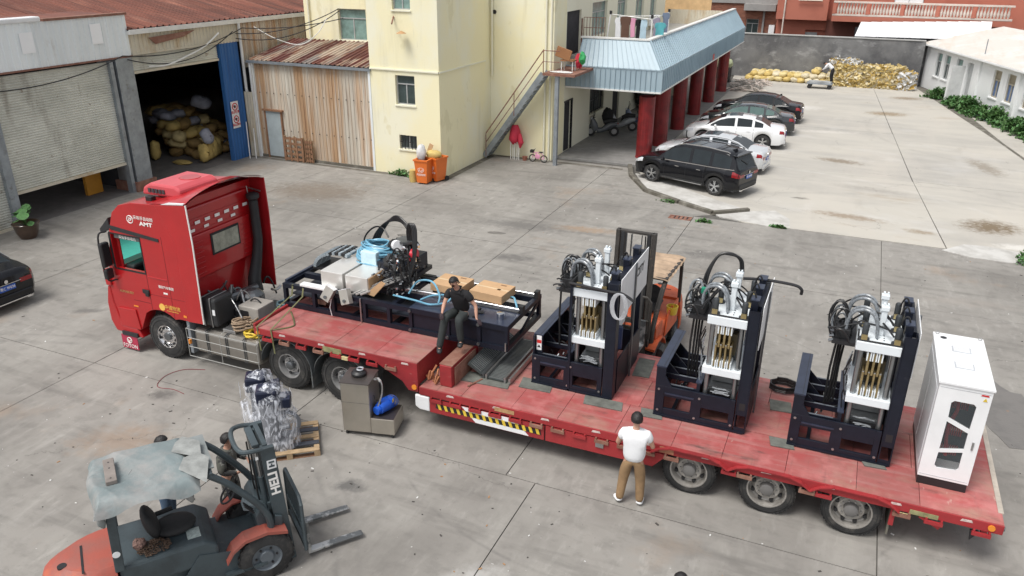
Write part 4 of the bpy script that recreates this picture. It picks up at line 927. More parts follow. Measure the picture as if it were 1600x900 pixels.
solo('cardboard_scrap', 'brown cardboard scrap sticking up from the orange bin', 'cardboard', MB().obox((-15.7, 27.8, 1.35), (.18, .03, .35), Matrix.Rotation(.4, 3, 'Y')), carton)
solo('paper_sack', 'small yellow paper sack standing left of the orange bin', 'sack', MB().tube([(-16.25, 27.3, 0), (-16.27, 27.3, .25), (-16.25, 27.3, .5)], [.15, .17, .15], 8), yellow_sack, smooth=60)

# ============================================================ FAR SIDE
fw = thing('boundary_wall', 'tall dark grey stained rendered wall closing the yard', 'wall', (-3, 64.2, 0))
part('wall_panel', MB().box(-10.3, 3.6, 64.2, 64.5, 0, 3.12), grey_wall, fw)
part('coping', MB().box(-10.3, 3.6, 64.15, 64.55, 3.12, 3.18), M('coping_grey', (.40, .40, .39), .9), fw)
part('return_wall', MB().box(-10.6, -10.3, 60, 64.5, 0, 3.0), grey_wall, fw)
# sacks row along the wall
q = random.Random(12)
G1 = 'yellow sacks stacked along the far wall'
for lev in range(3):
    for row in range(3):
        n = int((13-lev*3)*1.0)
        for i in range(n):
            x = -7.8+.52*i+lev*.25+q.uniform(-.06, .06)
            if lev == 2 and x < -4.6: continue
            if x > -2.6: continue
            y = 62.6+row*.45+lev*.22
            k = q.choice('ysscy') if x < -4 else q.choice('scyssc')
            sack(k, (x+(2 if lev == 2 else 0)*.45, y, .17+lev*.3), (q.uniform(-.2, .2), q.uniform(-.2, .2), PI/2+q.uniform(-.5, .5)), (1.0, 1.15, 1.15),
                 {'y': 'bright yellow filled sack in the long stack against the far grey wall', 's': 'straw coloured filled sack in the long stack against the far grey wall', 'c': 'cream filled sack in the long stack against the far grey wall'}[k], G1)
# baled plastic: crumpled bales
def bale(x, y, z, w, d, h, mats, label, seed):
    r_ = random.Random(seed); mb = MB()
    for i in range(260):
        # many thin folded flakes over a lumpy block
        u = r_.uniform(-1, 1); v = r_.uniform(-1, 1); t = r_.uniform(0, 1); f = r_.choice('ftlrf')
        if f == 'f': c = Vector((u*w/2, -d/2+r_.uniform(-.06, .08), t*h))
        elif f == 't': c = Vector((u*w/2, v*d/2, h+r_.uniform(-.08, .1)))
        else: c = Vector(((-1 if f == 'l' else 1)*(w/2+r_.uniform(-.08, .05)), v*d/2, t*h))
        a, b = r_.uniform(.08, .28), r_.uniform(.03, .10)
        m = Matrix.Rotation(r_.uniform(-.7, .7), 3, 'Y') @ Matrix.Rotation(r_.uniform(-.9, .9), 3, 'X') @ Matrix.Rotation(r_.uniform(-.8, .8), 3, 'Z')
        mb.mat(r_.choice([0, 0, 1, 2])); e = [m @ Vector(p) for p in ((-a, 0, -b), (0, r_.uniform(-.06, .06), -b), (a, 0, -b*.7), (a*.9, 0, b), (0, r_.uniform(-.06, .06), b), (-a, 0, b*.8))]
        mb.add([c+p for p in e], [(0,1,4,5), (1,2,3,4)])
    mb.mat(2); mb.box(-w/2+.08, w/2-.08, -d/2+.08, d/2, 0, h-.05)
    solo('bale', label, 'bale', mb, mats, group='bales of scrap film against the far wall', loc=(x, y, z))
bm1 = [straw_sack, M('film_gold', (.44, .30, .08), .5, var=.3, scale=8), cream_sack]
bm2 = [white_sack, M('film_pale', (.55, .53, .48), .5, var=.3, scale=8), MATS['film_gold']]
bx = [(-1.75, 0), (-.45, 0), (.75, 0), (1.85, 0)]
for i, (x, _) in enumerate(bx): bale(x, 62.6, 0, 1.2, 1.2, .75, bm1, ['lower left', 'lower second', 'lower third', 'lower right'][i]+' bale of crushed yellow plastic film against the far wall', 40+i)
for i, x in enumerate((-1.5, -.3, .9, 2.0)): bale(x, 62.75, .75, 1.15, 1.1, .65, bm1 if i != 3 else bm1, ['upper left', 'upper second', 'upper third', 'upper right'][i]+' bale of crushed yellow plastic film in the stack', 50+i)
bale(2.75, 62.4, 0, .9, 1.0, 1.1, bm2, 'white bale of crushed film at the right end of the stack', 61)
bale(-.9, 63, 1.4, .9, .8, .3, bm2, 'torn white scraps topping the middle of the bale stack', 62); bale(-1.9, 63, 1.4, .7, .8, .3, bm2, 'white scraps topping the left bale', 63)
fl = thing('flatbed_cart', 'grey flatbed cart on castors in front of the yellow sacks', 'cart', (-2.7, 60.4, 0))
part('platform', MB().box(-3.6, -1.9, 60.0, 60.9, .32, .4), grey_metal, fl)
for x in (-3.4, -2.1):
    for y in (60.1, 60.8): part('wheel', MB().cyl((x, y-.05, .15), (x, y+.05, .15), .15, n=12), black_rub, fl)
part('load', MB().box(-3.5, -2.0, 60.1, 60.8, .401, .5), M('cart_load', (.35, .36, .36), .7, var=.3), fl)
# debris by porch end
db = MB(); q = random.Random(9)
for i in range(240):
    a = q.uniform(0, PI); x = q.uniform(-8.5, -6.3); y = q.uniform(56.5, 61.5)
    db.mat(q.choice([0, 1])); db.obox((x, y, q.uniform(.02, .25)), (q.uniform(.3, 1.2), q.uniform(.03, .1), q.uniform(.02, .06)), Matrix.Rotation(a, 3, 'Z') @ Matrix.Rotation(q.uniform(-.2, .2), 3, 'Y'))
o = solo('scrap_heap', 'grey heap of broken boards and pipes beyond the porch columns', 'scrap heap', db, [dirt_brown, stone_w]); o['kind'] = 'stuff'

# white building on the right: wall line from (4.0,63) to (8.8,50) ...
wb = thing('white_building', 'single storey whitewashed building with pale corrugated roof at right', 'building', (6, 58, 0))
P0 = Vector((3.9, 64.6, 0)); P1 = Vector((10.9, 42.5, 0)); e = (P1-P0).normalized(); nin = Vector((-e.y, e.x, 0))   # nin points right/back
if nin.x < 0: nin = -nin
def WP(t, d, z): return P0+e*t+nin*d+Z*z
LW = (P1-P0).length
rotw = Matrix((e, nin, Z)).transposed()
XF = Matrix.Translation(P0) @ rotw.to_4x4()
wallm = MB(XF).box(0, LW, 0, .3, 0, 3.0)
wo_ = part('wall', wallm, white_wall, wb)
ww = [(1.6, 2.5), (3.0, 3.9), (4.9, 5.8), (10.2, 11.15), (11.9, 12.85), (14.0, 15.3), (16.6, 17.8)]
cut(wo_, [MB(XF).box(a, b, -.1, .2, 1.0, 2.55) for a, b in ww]+[MB(XF).box(6.6, 7.4, -.1, .2, .05, 2.5)])
for i, (a, b) in enumerate(ww):
    f = MB(XF).box(a, a+.06, .1, .16, 1.0, 2.55).box(b-.06, b, .1, .16, 1.0, 2.55).box(a+.06, b-.06, .1, .16, 1.0, 1.06).box(a+.06, b-.06, .1, .16, 2.48, 2.55).box(a+.06, b-.06, .1, .158, 1.95, 2.02).box((a+b)/2-.03, (a+b)/2+.03, .1, .155, 1.06, 1.95)
    w_ = part('window', f, frame_al if i < 3 else M('frame_beige', (.42, .38, .30), .6), wb)
    part('pane', MB(XF).box(a+.03, b-.03, .165, .19, 1.02, 1.98), blue_glass if i in (3, 4) else win_glass, w_)
    part('pane', MB(XF).box(a+.03, b-.03, .165, .19, 2.0, 2.53), MATS['window_green_glass'] if i < 3 else M('pane_tan', (.30, .26, .19), .5), w_)
    part('sill', MB(XF).box(a-.08, b+.08, -.07, .05, .92, .99), white_wall, w_)
part('door', MB(XF).box(6.65, 7.35, .12, .17, .05, 2.45), frame_al, wb); part('door_leaf_or_shade', MB(XF).obox((6.3, -.35, 1.15), (.06, .85, 2.2)), M('door_white', (.55, .56, .56), .6), wb)
part('entry_wall', MB(XF).box(5.9, 6.1, -.75, -.02, .05, 1.5), white_wall, wb)
for a_ in (8.2, 13.2): part('pilaster', MB(XF).box(a_, a_+.3, -.12, -.005, 0, 2.95), white_wall, wb)
part('end_wall', MB(XF).box(-.3, -.005, 0, 9, 0, 3.0).box(LW, LW+.3, 0, 9, 0, 3), white_wall, wb)
roofm = layered('pale_fibre_roof', (.60, .57, .53), [((.58, .50, .43), (2.0, .35, 1), .5, .66, 6, 8, .6), ((.70, .69, .68), (.5, .5, 1), .5, .7, 6, 18, .7)], rough=.7)
ns = 26
for i in range(ns):
    o0 = XF @ Vector((-.6+i*(LW+1.2)/ns, -.35, 2.95)); sl = (rotw @ Vector((0, 5.2, 1.15)))
    mb = sheet(o0, e, sl, (LW+1.2)/ns, sl.length, (LW+1.2)/ns/4, .035, nrm=(0, 0, 1))
    part('roof_sheet', mb, roofm, wb)
    o0 = XF @ Vector((-.6+i*(LW+1.2)/ns, 4.85, 4.1)); sl = (rotw @ Vector((0, 5.2, -1.15)))
    part('roof_sheet', sheet(o0, e, sl, (LW+1.2)/ns, sl.length, (LW+1.2)/ns/4, .035, nrm=(0, 0, 1)), roofm, wb)
part('eave_trim', MB(XF).box(-.7, LW+.6, -.38, -.33, 2.86, 2.96), white_wall, wb)
part('gable_sheet', MB(XF).prism([(-.35, 2.9), (.9, 3.2), (.3, 2.5), (-.1, 2.3)], 'x', -.66, -.62), cream_sheet, wb)
part('vent_pipe', MB(XF).cyl((7.6, .4, 2.9), (7.6, .4, 4.0), .03, n=6), grey_metal, wb)
# bushes along the wall base
def bush(x, y, rx, ry, h, n, seed, label, mat=None, leaf=.09, name='bush', group='green bushes along the white wall'):
    r_ = random.Random(seed); mb = MB()
    for i in range(n):
        a = r_.uniform(0, 2*PI); t = r_.random()**.5; zz = r_.random(); k = (1-zz**2)**.5 if zz < 1 else 0
        lob = 1+.3*math.sin(3*a+seed)+.2*math.sin(5*a)
        c = Vector((rx*t*math.cos(a)*(.35+.65*k)*lob, ry*t*math.sin(a)*(.35+.65*k)*lob, h*zz*(1+.25*math.sin(4*a+seed)))); l = leaf*r_.uniform(.6, 1.5)
        m = Matrix.Rotation(r_.uniform(0, 6.3), 3, 'Z') @ Matrix.Rotation(r_.uniform(-.2, 1.2), 3, 'X')
        mb.mat(r_.choice([0, 0, 1])); mb.add([c+m @ Vector(p) for p in ((0, -l, 0), (l*.5, 0, .1*l), (0, l, -.15*l), (-l*.5, 0, .1*l))], [(0,1,2,3)])
    t_ = thing(name, label, 'bush', (x, y, 0), group=group)
    lpart('foliage', mb, mat or [leaf_m, leaf_pale], t_)
    sm = MB()
    for i in range(4): a = r_.uniform(0, 6.3); sm.cyl((0, 0, 0), (rx*.5*math.cos(a), ry*.5*math.sin(a), h*.7), .015, .006, 5)
    lpart('stem', sm, bark_m, t_)
    return t_
for i in range(15):
    t = 5.2+i*1.15; p = WP(t, -.75-(.0 if i else .1), 0)
    if i == 1: continue
    bush(p.x, p.y, .75, .6, .62+.18*math.sin(i*2.1), 620, 100+i, ['farthest', '', 'second', 'third', 'fourth', 'fifth', 'sixth', 'seventh', 'eighth', 'ninth', 'tenth', 'eleventh', 'twelfth', 'thirteenth', 'nearest'][i]+' leafy bush along the white wall, counted from the far door', leaf=.11)
bush(5.75, 27.3, .55, .4, .35, 700, 140, 'low green weed clump by the cracked cement patch', leaf=.07, group='weeds in the yard joints')
bush(-4.35, 27.0, .3, .12, .1, 180, 141, 'thin weeds growing in the joint below the drain grate', leaf=.05, group='weeds in the yard joints')
bush(-1.85, 27.45, .3, .1, .1, 180, 142, 'small weeds at the edge of the cement patch', leaf=.05, group='weeds in the yard joints')
bush(-17.2, 27.9, .5, .12, .22, 260, 143, 'green weeds at the foot of the yellow tower', leaf=.06, group='weeds in the yard joints')
bush(-6.0, 28.85, .4, .12, .1, 160, 144, 'moss and weeds in the kerb corner by the black car', leaf=.04, group='weeds in the yard joints')
solo('blue_board', 'pale blue board lying flat beside the bushes', 'board', MB().prism([(6.15, 53.6), (6.6, 53.9), (8.0, 49.9), (7.5, 49.6)], 'z', .03, .07), M('board_blue', (.45, .55, .62), .6))

# red house and brick house behind the wall
rh = thing('red_house', 'terracotta painted house with a long balustraded balcony', 'house', (2, 72, 0))
rb = part('wall', MB().box(-7.2, 11, 70.2, 82, 0, 6.6).box(-7.2, -3.4, 69.2, 70.19, 3.9, 6.6), pinkish, rh)
cut(rb, [(-4.9, -2.6, 69.0, 70.5, 2.0, 3.1)])
part('balcony_slab', MB().box(-3.0, 9.0, 68.2, 70.19, 3.95, 4.35), pinkish, rh)
part('balcony_shade', MB().box(-3.39, 8.9, 69.9, 70.15, 2.2, 3.9), M('under_balcony_shade', (.16, .06, .045), .9), rh)  # sheet in darkened wall colour, painting the shade below the balcony
bal = part('balustrade', MB().box(-3.0, 9.0, 68.2, 68.5, 4.37, 4.5).box(-3.0, 9.0, 68.15, 68.5, 5.3, 5.42), stone_w, rh)
bme = MB().lathe([(.05, 0), (.09, .15), (.1, .3), (.05, .55), (.07, .78)], n=8).mesh('baluster', stone_w, 50)
for k in range(5):
    x0 = -2.8+k*2.35
    part('pier', MB().box(x0-.22, x0+.02, 68.17, 68.48, 4.502, 5.298), pinkish, bal)
    for j in range(10):
        o = bpy.data.objects.new('baluster', bme); link(o, bal); o.location = Vector((x0+.18+j*.215, 68.33, 4.51))-Vector((2, 72, 0))
window(rh, -4.9, -4.0, 2.15, 2.9, 70.2, frame_al, sill=False); window(rh, -5.6, -3.9, 5.4, 6.3, 69.0, white_p); window(rh, 1.2, 3.2, 5.3, 6.4, 70.0, white_p)
part('downpipe', MB().cyl((-6.6, 69.1, 0), (-6.6, 69.1, 6.5), .06, n=8), stone_w, rh)
bh = thing('brick_house', 'bare red brick house behind the far wall next to the red house', 'house', (-13, 75, 0))
bw = part('wall', MB().box(-22, -7.3, 71, 80, 0, 7), brick_m, bh)
cut(bw, [(-14.0, -13.0, 70.8, 71.4, 4.1, 4.9), (-9.7, -8.7, 70.8, 71.4, 2.5, 3.7)])
window(bh, -9.7, -8.7, 2.5, 3.7, 71, sill=False); window(bh, -14.0, -13.0, 4.1, 4.9, 71, bars=6, sill=False)
part('concrete_band', MB().box(-22, -7.3, 70.85, 70.99, 4.9, 5.35).box(-9.9, -7.4, 70.2, 70.99, 4.4, 4.9).box(-8.4, -8.25, 70.8, 70.98, 0, 4.4), M('band_grey', (.30, .29, .28), .9), bh)
# brick courses as real relief
bc = MB()
for i in range(44):
    z = 2.0+i*.066*1.0
    bc.box(-13.0 if z < 4.0 else -12.9, -9.75, 70.975, 70.999, z, z+.052)
o = part('brick_course', bc, brick_m, bh); o['kind'] = 'stuff'
part('wall_ac', MB().box(-7.8, -7.35, 70.5, 70.98, 2.6, 3.3), white_p, bh)
# open shed with white roof
ws = thing('open_shed', 'open sided shed with bright white sheet roof behind the wall', 'shed', (3, 67, 0))
for i in range(12):
    mb = MB(); x0 = -1.1+i*.72; z0 = 3.72
    mb.add([(x0, 65.2, 3.2+.01*i), (x0+.71, 65.2, 3.21+.01*i), (x0+.95, 68.0, 4.0+.03*i), (x0+.24, 68.0, 4.0+.03*i)], [(0,1,2,3)])
    mb.add([(v.x, v.y, v.z-.03) for v in mb.v[:4]], [(3,2,1,0)]); mb.box(x0, x0+.71, 65.2, 65.24, 3.17+.01*i, 3.21+.01*i)
    part('roof_sheet', mb, white_p, ws)
for x in (.4, 2.2, 4.4): part('post', MB().box(x, x+.1, 65.6, 65.7, 0, 3.3), grey_metal, ws)
part('rear_wall', MB().box(-1.2, 7.5, 67.9, 68.0, 0, 3.6), dark_in, ws); part('low_wall', MB().box(-.6, 6, 65.0, 65.15, 0, 3.05), grey_wall, ws)
# distant wall + tree
solo('stone_wall', 'rough grey stone wall beyond the white building', 'wall', MB().box(8.0, 30, 78, 78.6, 0, 4.6), grey_wall)
def tree(x, y, h, r, n, seed, label, leaf=.28):
    t = thing('tree', label, 'tree', (x, y, 0)); r_ = random.Random(seed)
    tr = MB().tube([(0,0,0), (.1, 0, h*.3), (-.1, .1, h*.6), (0, 0, h*.85)], [.3, .22, .14, .04], 8); cl = []
    for i in range(16):
        a = r_.uniform(0, 6.3); zz = h*r_.uniform(.4, .95); d = r*r_.uniform(.3, .8); c = Vector((d*math.cos(a), d*math.sin(a), zz)); cl.append((c, r*r_.uniform(.28, .45))); tr.tube([(0, 0, zz*.6), c*.6+Vector((0, 0, zz*.35)), c], [.1, .06, .02], 6)
    lpart('trunk', tr, bark_m, t); mb = MB()
    for i in range(n):
        c, rr = r_.choice(cl); d = Vector((r_.gauss(0, 1), r_.gauss(0, 1), r_.gauss(0, 1))).normalized()*rr*r_.uniform(.6, 1.1); p = c+d; l = leaf*r_.uniform(.5, 1.2)
        m = Matrix.Rotation(r_.uniform(0, 6.3), 3, 'Z') @ Matrix.Rotation(r_.uniform(-1, 1), 3, 'X')
        mb.mat(r_.choice([0, 0, 1])); mb.add([p+m @ Vector(k) for k in ((0, -l, 0), (l*.5, 0, 0), (0, l, 0), (-l*.5, 0, 0))], [(0,1,2,3)])
    lpart('crown', mb, [leaf_dark, leaf_m], t)
tree(12.5, 86, 7.2, 3.6, 5000, 3, 'dark green tree rising beyond the white roof'); tree(18, 90, 8, 4, 4500, 4, 'dense dark tree at the far right corner')
solo('far_house', 'pale distant house far behind the white building', 'house', MB().box(16, 40, 110, 125, 0, 9), white_wall)
solo('far_block', 'grey apartment block far behind the yellow building', 'building', MB().box(-60, -26, 70, 90, 0, 14), plaster_pale)
# planter
pl = thing('planter', 'glazed brown pot with broad pale green leaves near the shutter post', 'plant pot', (-24.25, 16.1, 0))
part('pot', MB().lathe([(0, 0), (.24, 0), (.33, .2), (.38, .46), (.42, .5), (.40, .52), (.35, .48), (.3, .44), (0, .44)], (-24.25, 16.1, 0), n=24), ceram, pl, smooth=50)
q = random.Random(2)
for i in range(13):
    a = q.uniform(0, 6.3); rr = q.uniform(.05, .45); h = q.uniform(.55, .95); c = Vector((-24.25+rr*math.cos(a), 16.1+rr*math.sin(a), h)); R_ = q.uniform(.11, .2)
    mb = MB(); n = 10; tilt = Matrix.Rotation(q.uniform(-.5, .5), 3, 'X') @ Matrix.Rotation(q.uniform(-.5, .5), 3, 'Y')
    vs = [c]+[c+tilt @ Vector((R_*(1+.12*math.sin(3*k))*math.cos(2*PI*k/n), R_*math.sin(2*PI*k/n), .02*math.sin(k*2))) for k in range(n)]
    mb.add(vs, [(0, 1+k, 1+(k+1) % n) for k in range(n)]); part('leaf', mb, leaf_pale, pl); part('stem', MB().cyl((-24.25, 16.1, .42), c, .01, n=4), leaf_m, pl)
# ============================================================ wheels
def truck_wheel(parent, c, r=.52, w=.28, rr=.29, dual=False, dish=.06, rim=None, holes=8, side=-1, label=None, hubcol=None):
    """wheel whose outer face looks to -y (side=-1)"""
    x, y, z = c; s = side; rim = rim or steel
    o = part('wheel', MB().lathe([(rr, y), (r-.05, y), (r-.012, y-s*.02), (r, y-s*.05), (r, y-s*(w-.05)), (r-.012, y-s*(w-.02)), (r-.05, y-s*w), (rr, y-s*w)], (x, 0, z), 'y', 36), tyre_m, parent, smooth=50, label=label)
    tr = MB()
    for k in range(40):
        a = 2*PI*k/40; m = Matrix.Rotation(-a, 3, 'Y')
        for yy in (.07, .21): tr.obox((x+(r+.002)*math.cos(a), y-s*yy, z+(r+.002)*math.sin(a)), (.012, .09, .04), m)
    t_ = part('tread', tr, tyre_m, o); t_['kind'] = 'stuff'
    part('sidewall_ring', MB().tube(ring((x, y+s*.004, z), rr+(r-rr)*.55, 32, 'y'), .006, 5, closed=True).tube(ring((x, y+s*.003, z), rr+(r-rr)*.82, 32, 'y'), .005, 5, closed=True), black_rub, o)
    part('rim', MB().lathe([(rr+.004, y+s*.004), (rr+.012, y-s*.01), (rr-.02, y-s*.012), (rr-.03, y-s*dish*2.2), (rr-.06, y-s*(dish*2.5)), (rr*.62, y-s*(dish*1.3)), (rr*.55, y-s*(dish*1.3)), (rr*.4, y-s*(dish*1.6)), (.0, y-s*(dish*1.6))], (x, 0, z), 'y', 32), rim, o, smooth=40)
    hm = MB()
    for k in range(holes):
        a = 2*PI*(k+.5)/holes; d = rr*.74; hm.cyl((x+d*math.cos(a), y-s*(dish*1.55), z+d*math.sin(a)), (x+d*math.cos(a), y-s*(dish*2.4), z+d*math.sin(a)), rr*.105, n=9)
        hm.cyl((x+d*math.cos(a), y-s*(dish*1.2), z+d*math.sin(a)), (x+d*math.cos(a), y-s*(dish*1.9), z+d*math.sin(a)), rr*.10, n=9)
    part('vent_hole', hm, black_p, o).__setitem__('kind', 'stuff')
    hb = MB().lathe([(rr*.36, y-s*(dish*1.6)), (rr*.34, y-s*dish*.3), (rr*.24, y+s*.0), (0, y+s*.0)], (x, 0, z), 'y', 18)
    part('hub', hb, hubcol or steel_dark, o, smooth=40)
    bt = MB()
    for k in range(10):
        a = 2*PI*k/10; d = rr*.48; bt.cyl((x+d*math.cos(a), y-s*dish*.9, z+d*math.sin(a)), (x+d*math.cos(a), y-s*dish*1.5, z+d*math.sin(a)), .014, n=6)
    part('wheel_nut', bt, steel, o).__setitem__('kind', 'stuff')
    return o
# ============================================================ TRUCK TRACTOR
YN, YF = 11.66, 14.12         # near and far sides of the cab
tk = thing('truck_tractor', 'red high roof truck tractor cab coupled to the red low loader trailer', 'truck', (-13.7, 12.9, 0))
XBK = -12.86                 # cab rear wall
arch = [(-13.70+.70*math.cos(a), .54+.70*math.sin(a)) for a in [PI*k/14 for k in range(0, 15)]]
prof = [(-15.08, .62), (-15.16, 1.25), (-15.12, 1.75), (-14.98, 2.3), (-14.80, 3.0), (-14.62, 3.42), (-14.38, 3.62), (-14.0, 3.72), (XBK, 3.80), (XBK, 1.12)]
cab_poly = prof + [p for p in arch if p[1] > .95]
cab_poly = prof + [(-13.12, 1.12)] + [p for p in arch if -14.38 < p[0] < -13.1 and p[1] > 1.0] + [(-14.38, .62)]
cab = part('cab_body', MB().prism(cab_poly, 'y', YN, YF), truck_red, tk)
for bx_ in ((-14.74, -13.2, YN+.10, YF-.12, 1.69, 3.06), (-15.5, -14.5, YN+.18, YF-.18, 2.125, 3.02), (-14.785, -13.93, YN-.1, YN+.14, 2.10, 2.92), (-14.785, -13.93, YF-.15, YF+.1, 2.10, 2.92)): cut(cab, [bx_])
b = cab.modifiers.new('bevel', 'BEVEL'); b.width = .045; b.segments = 3; b.limit_method = 'ANGLE'; b.angle_limit = R(40)
wsm = bpy.data.materials.new('windscreen_green'); wsm.use_nodes = True; t_ = wsm.node_tree; t_.nodes.clear(); tl_ = t_.nodes.new('ShaderNodeBsdfTranslucent'); tl_.inputs[0].default_value = (.12, .62, .50, 1); gs_ = t_.nodes.new('ShaderNodeBsdfGlossy'); gs_.inputs['Roughness'].default_value = .08; mx_ = t_.nodes.new('ShaderNodeMixShader'); mx_.inputs[0].default_value = .12; oo_ = t_.nodes.new('ShaderNodeOutputMaterial')
t_.links.new(tl_.outputs[0], mx_.inputs[1]); t_.links.new(gs_.outputs[0], mx_.inputs[2]); t_.links.new(mx_.outputs[0], oo_.inputs[0])
part('windscreen', MB().quad((-15.03, YN+.15, 2.1), (-15.03, YF-.15, 2.1), (-14.79, YF-.15, 3.05), (-14.79, YN+.15, 3.05)), wsm, tk)
part('dashboard', MB().box(-14.95, -14.5, YN+.2, YF-.2, 1.75, 2.12), black_matt, tk, bevel=.05)
lin = M('cab_lining', (.035, .035, .038), .8)
part('cab_lining', MB().box(-13.22, -13.205, YN+.13, YF-.13, 1.71, 3.04).box(-14.72, -13.22, YF-.135, YF-.122, 1.71, 2.09).box(-14.72, -13.22, YF-.135, YF-.122, 2.93, 3.04).box(-13.92, -13.22, YF-.136, YF-.122, 2.09, 2.93).box(-14.72, -13.22, YN+.13, YF-.13, 1.70, 1.715).box(-14.72, -13.22, YN+.13, YF-.13, 3.035, 3.048), lin, tk)
part('driver_seat', MB().box(-14.2, -13.75, YN+.35, YN+.85, 1.75, 2.0).box(-13.85, -13.7, YN+.35, YN+.85, 2.0, 2.65), black_matt, tk, bevel=.05)
part('steering_wheel', MB().tube([Vector((-14.35, YN+.6, 2.2))+Matrix.Rotation(.9, 3, 'Y') @ Vector((.2*math.cos(2*PI*k/16), .2*math.sin(2*PI*k/16), 0)) for k in range(16)], .016, 6, closed=True), M('steering_dark', (.10, .02, .02), .5), tk)
# window surround, quarter trim, rain strip
part('window_seal', MB().box(-14.84, -13.9, YN-.006, YN+.02, 2.07, 2.1).box(-14.84, -13.9, YN-.007, YN+.02, 2.92, 2.95).box(-13.93, -13.9, YN-.008, YN+.02, 2.1, 2.92).box(-14.86, -14.80, YN-.008, YN+.02, 2.1, 2.92), black_p, tk)
part('rain_strip', MB().prism([(-14.75, 3.02), (-13.35, 2.92), (-13.35, 2.99), (-14.78, 3.12)], 'y', YN-.012, YN+.01), black_matt, tk)
part('window_banner', MB().box(-14.72, -13.95, YN+.03, YN+.035, 2.82, 2.90), M('banner_dark', (.12, .13, .13), .4), tk)
text('banner_lettering', '采埃孚自动挡', .085, red_white, tk, (-.62, YN+.024-12.9, 2.86))
part('window_glass', MB().box(-14.72, -13.95, YF-.05, YF-.04, 2.1, 2.92), car_glass, tk)
# panel seams (recessed look: thin dark strips proud by 1 mm)
sm = MB().box(-13.92, -13.905, YN-.0015, YN+.01, 1.2, 3.0).box(-13.28, -13.268, YN-.0015, YN+.01, 1.12, 3.05).box(-14.45, -13.93, YN-.0015, YN+.01, 1.36, 1.372).box(-13.90, -12.87, YN-.002, YN+.01, 1.60, 1.608)
part('panel_seam', sm, M('seam_dark_red', (.12, .005, .008), .5), tk).__setitem__('kind', 'stuff')
part('seam_ridge', MB().box(-13.86, -13.3, YN-.012, YN+.01, 2.02, 2.05), truck_red, tk, bevel=.008)  # raised strip in the cab's own red
part('door_handle', MB().box(-14.10, -13.90, YN-.03, YN+.0, 1.60, 1.70).box(-14.02, -13.92, YN-.04, YN-.005, 1.54, 1.66), black_p, tk, bevel=.01)
part('side_marker', MB().box(-14.48, -14.34, YN-.008, YN, 1.2, 1.23), amber, tk)
part('side_marker', MB().box(-12.99, -12.9, YN-.008, YN, 1.2, 1.25), amber, tk)
# bumper corner, steps, apron
part('bumper', MB().prism([(-15.2, .45), (-15.32, .7), (-15.32, 1.15), (-15.2, 1.6), (-15.13, 1.62), (-15.1, 1.2), (-14.95, .62), (-14.5, .62), (-14.38, .40)], 'y', YN-.02, YF+.02), truck_red, tk, bevel=.03)
part('air_deflector', MB().prism([(-15.20, 1.62), (-15.22, 2.0), (-15.08, 2.02), (-15.04, 1.62)], 'y', YN-.05, YN+.10), truck_red, tk, bevel=.02)
part('step_panel', MB().prism([(-15.0, .62), (-14.98, 1.1), (-14.44, 1.12), (-14.38, .62)], 'y', YN-.03, YN-.001), truck_red, tk, bevel=.01)
part('step', MB().box(-14.98, -14.5, YN-.06, YN+.1, .40, .50), black_matt, tk)
mf = part('mud_flap', MB().box(-15.05, -14.55, YN-.045, YN-.03, .06, .40), M('flap_red', (.40, .03, .07), .5), tk)
text('flap_lettering', 'FOTON', .13, red_white, mf, (-14.8+13.7, YN-.05-12.9, .13))
part('flap_logo', MB().tube(ring((-14.8, YN-.05, .28), .07, 16, 'y'), .01, 5, closed=True).bar((-14.85, YN-.05, .30), (-14.80, YN-.05, .24), .012).bar((-14.75, YN-.05, .30), (-14.80, YN-.05, .24), .012), red_white, mf)
part('arch_liner', MB().prism([(-13.70+.74*math.cos(a), .54+.74*math.sin(a)) for a in [PI*k/12 for k in range(0, 13)]], 'y', YN+.3, YF-.3), black_matt, tk)
part('rear_mud_flap', MB().box(-13.0, -12.92, YN+.05, YN+.45, .30, 1.1), grey_metal, tk); part('orange_lamp', MB().box(-12.99, -12.93, YN+.0, YN+.05, .55, .65), amber, tk)
# lettering on the door
text('lettering', '采埃孚自动挡', .095, red_white, tk, (0, YN-.004-12.9, 3.40)); text('lettering', 'AMT', .12, red_white, tk, (.06, YN-.004-12.9, 3.28), bold=.004, sx=1.5)
part('brand_ring', MB().tube(ring((-14.09, YN-.004, 3.34), .085, 20, 'y'), .010, 5, closed=True), red_white, tk); text('brand_letters', 'ZF', .09, red_white, tk, (-14.09+13.7, YN-.004-12.9, 3.34), bold=.003)
text('lettering', '福田汽车集团', .075, red_white, tk, (-13.38+13.7, YN-.004-12.9, 1.84)); part('tiny_plate', MB().box(-13.48, -13.36, YN-.004, YN, 1.68, 1.72), red_white, tk)
text('lettering', 'AUMAN EST', .08, M('letter_gold', (.45, .30, .12), .4), tk, (-14.62+13.7, YN-.004-12.9, 1.53))
gold = M('letter_yellow', (.80, .48, .10), .4)
part('round_logo', MB().cyl((-13.60, YN-.006, 1.34), (-13.60, YN, 1.34), .085, n=18), gold, tk); text('lettering', '中通物流', .115, gold, tk, (.41, YN-.004-12.9, 1.36)); text('lettering', 'ZHONGTONG WULIU', .035, gold, tk, (.40, YN-.004-12.9, 1.275))
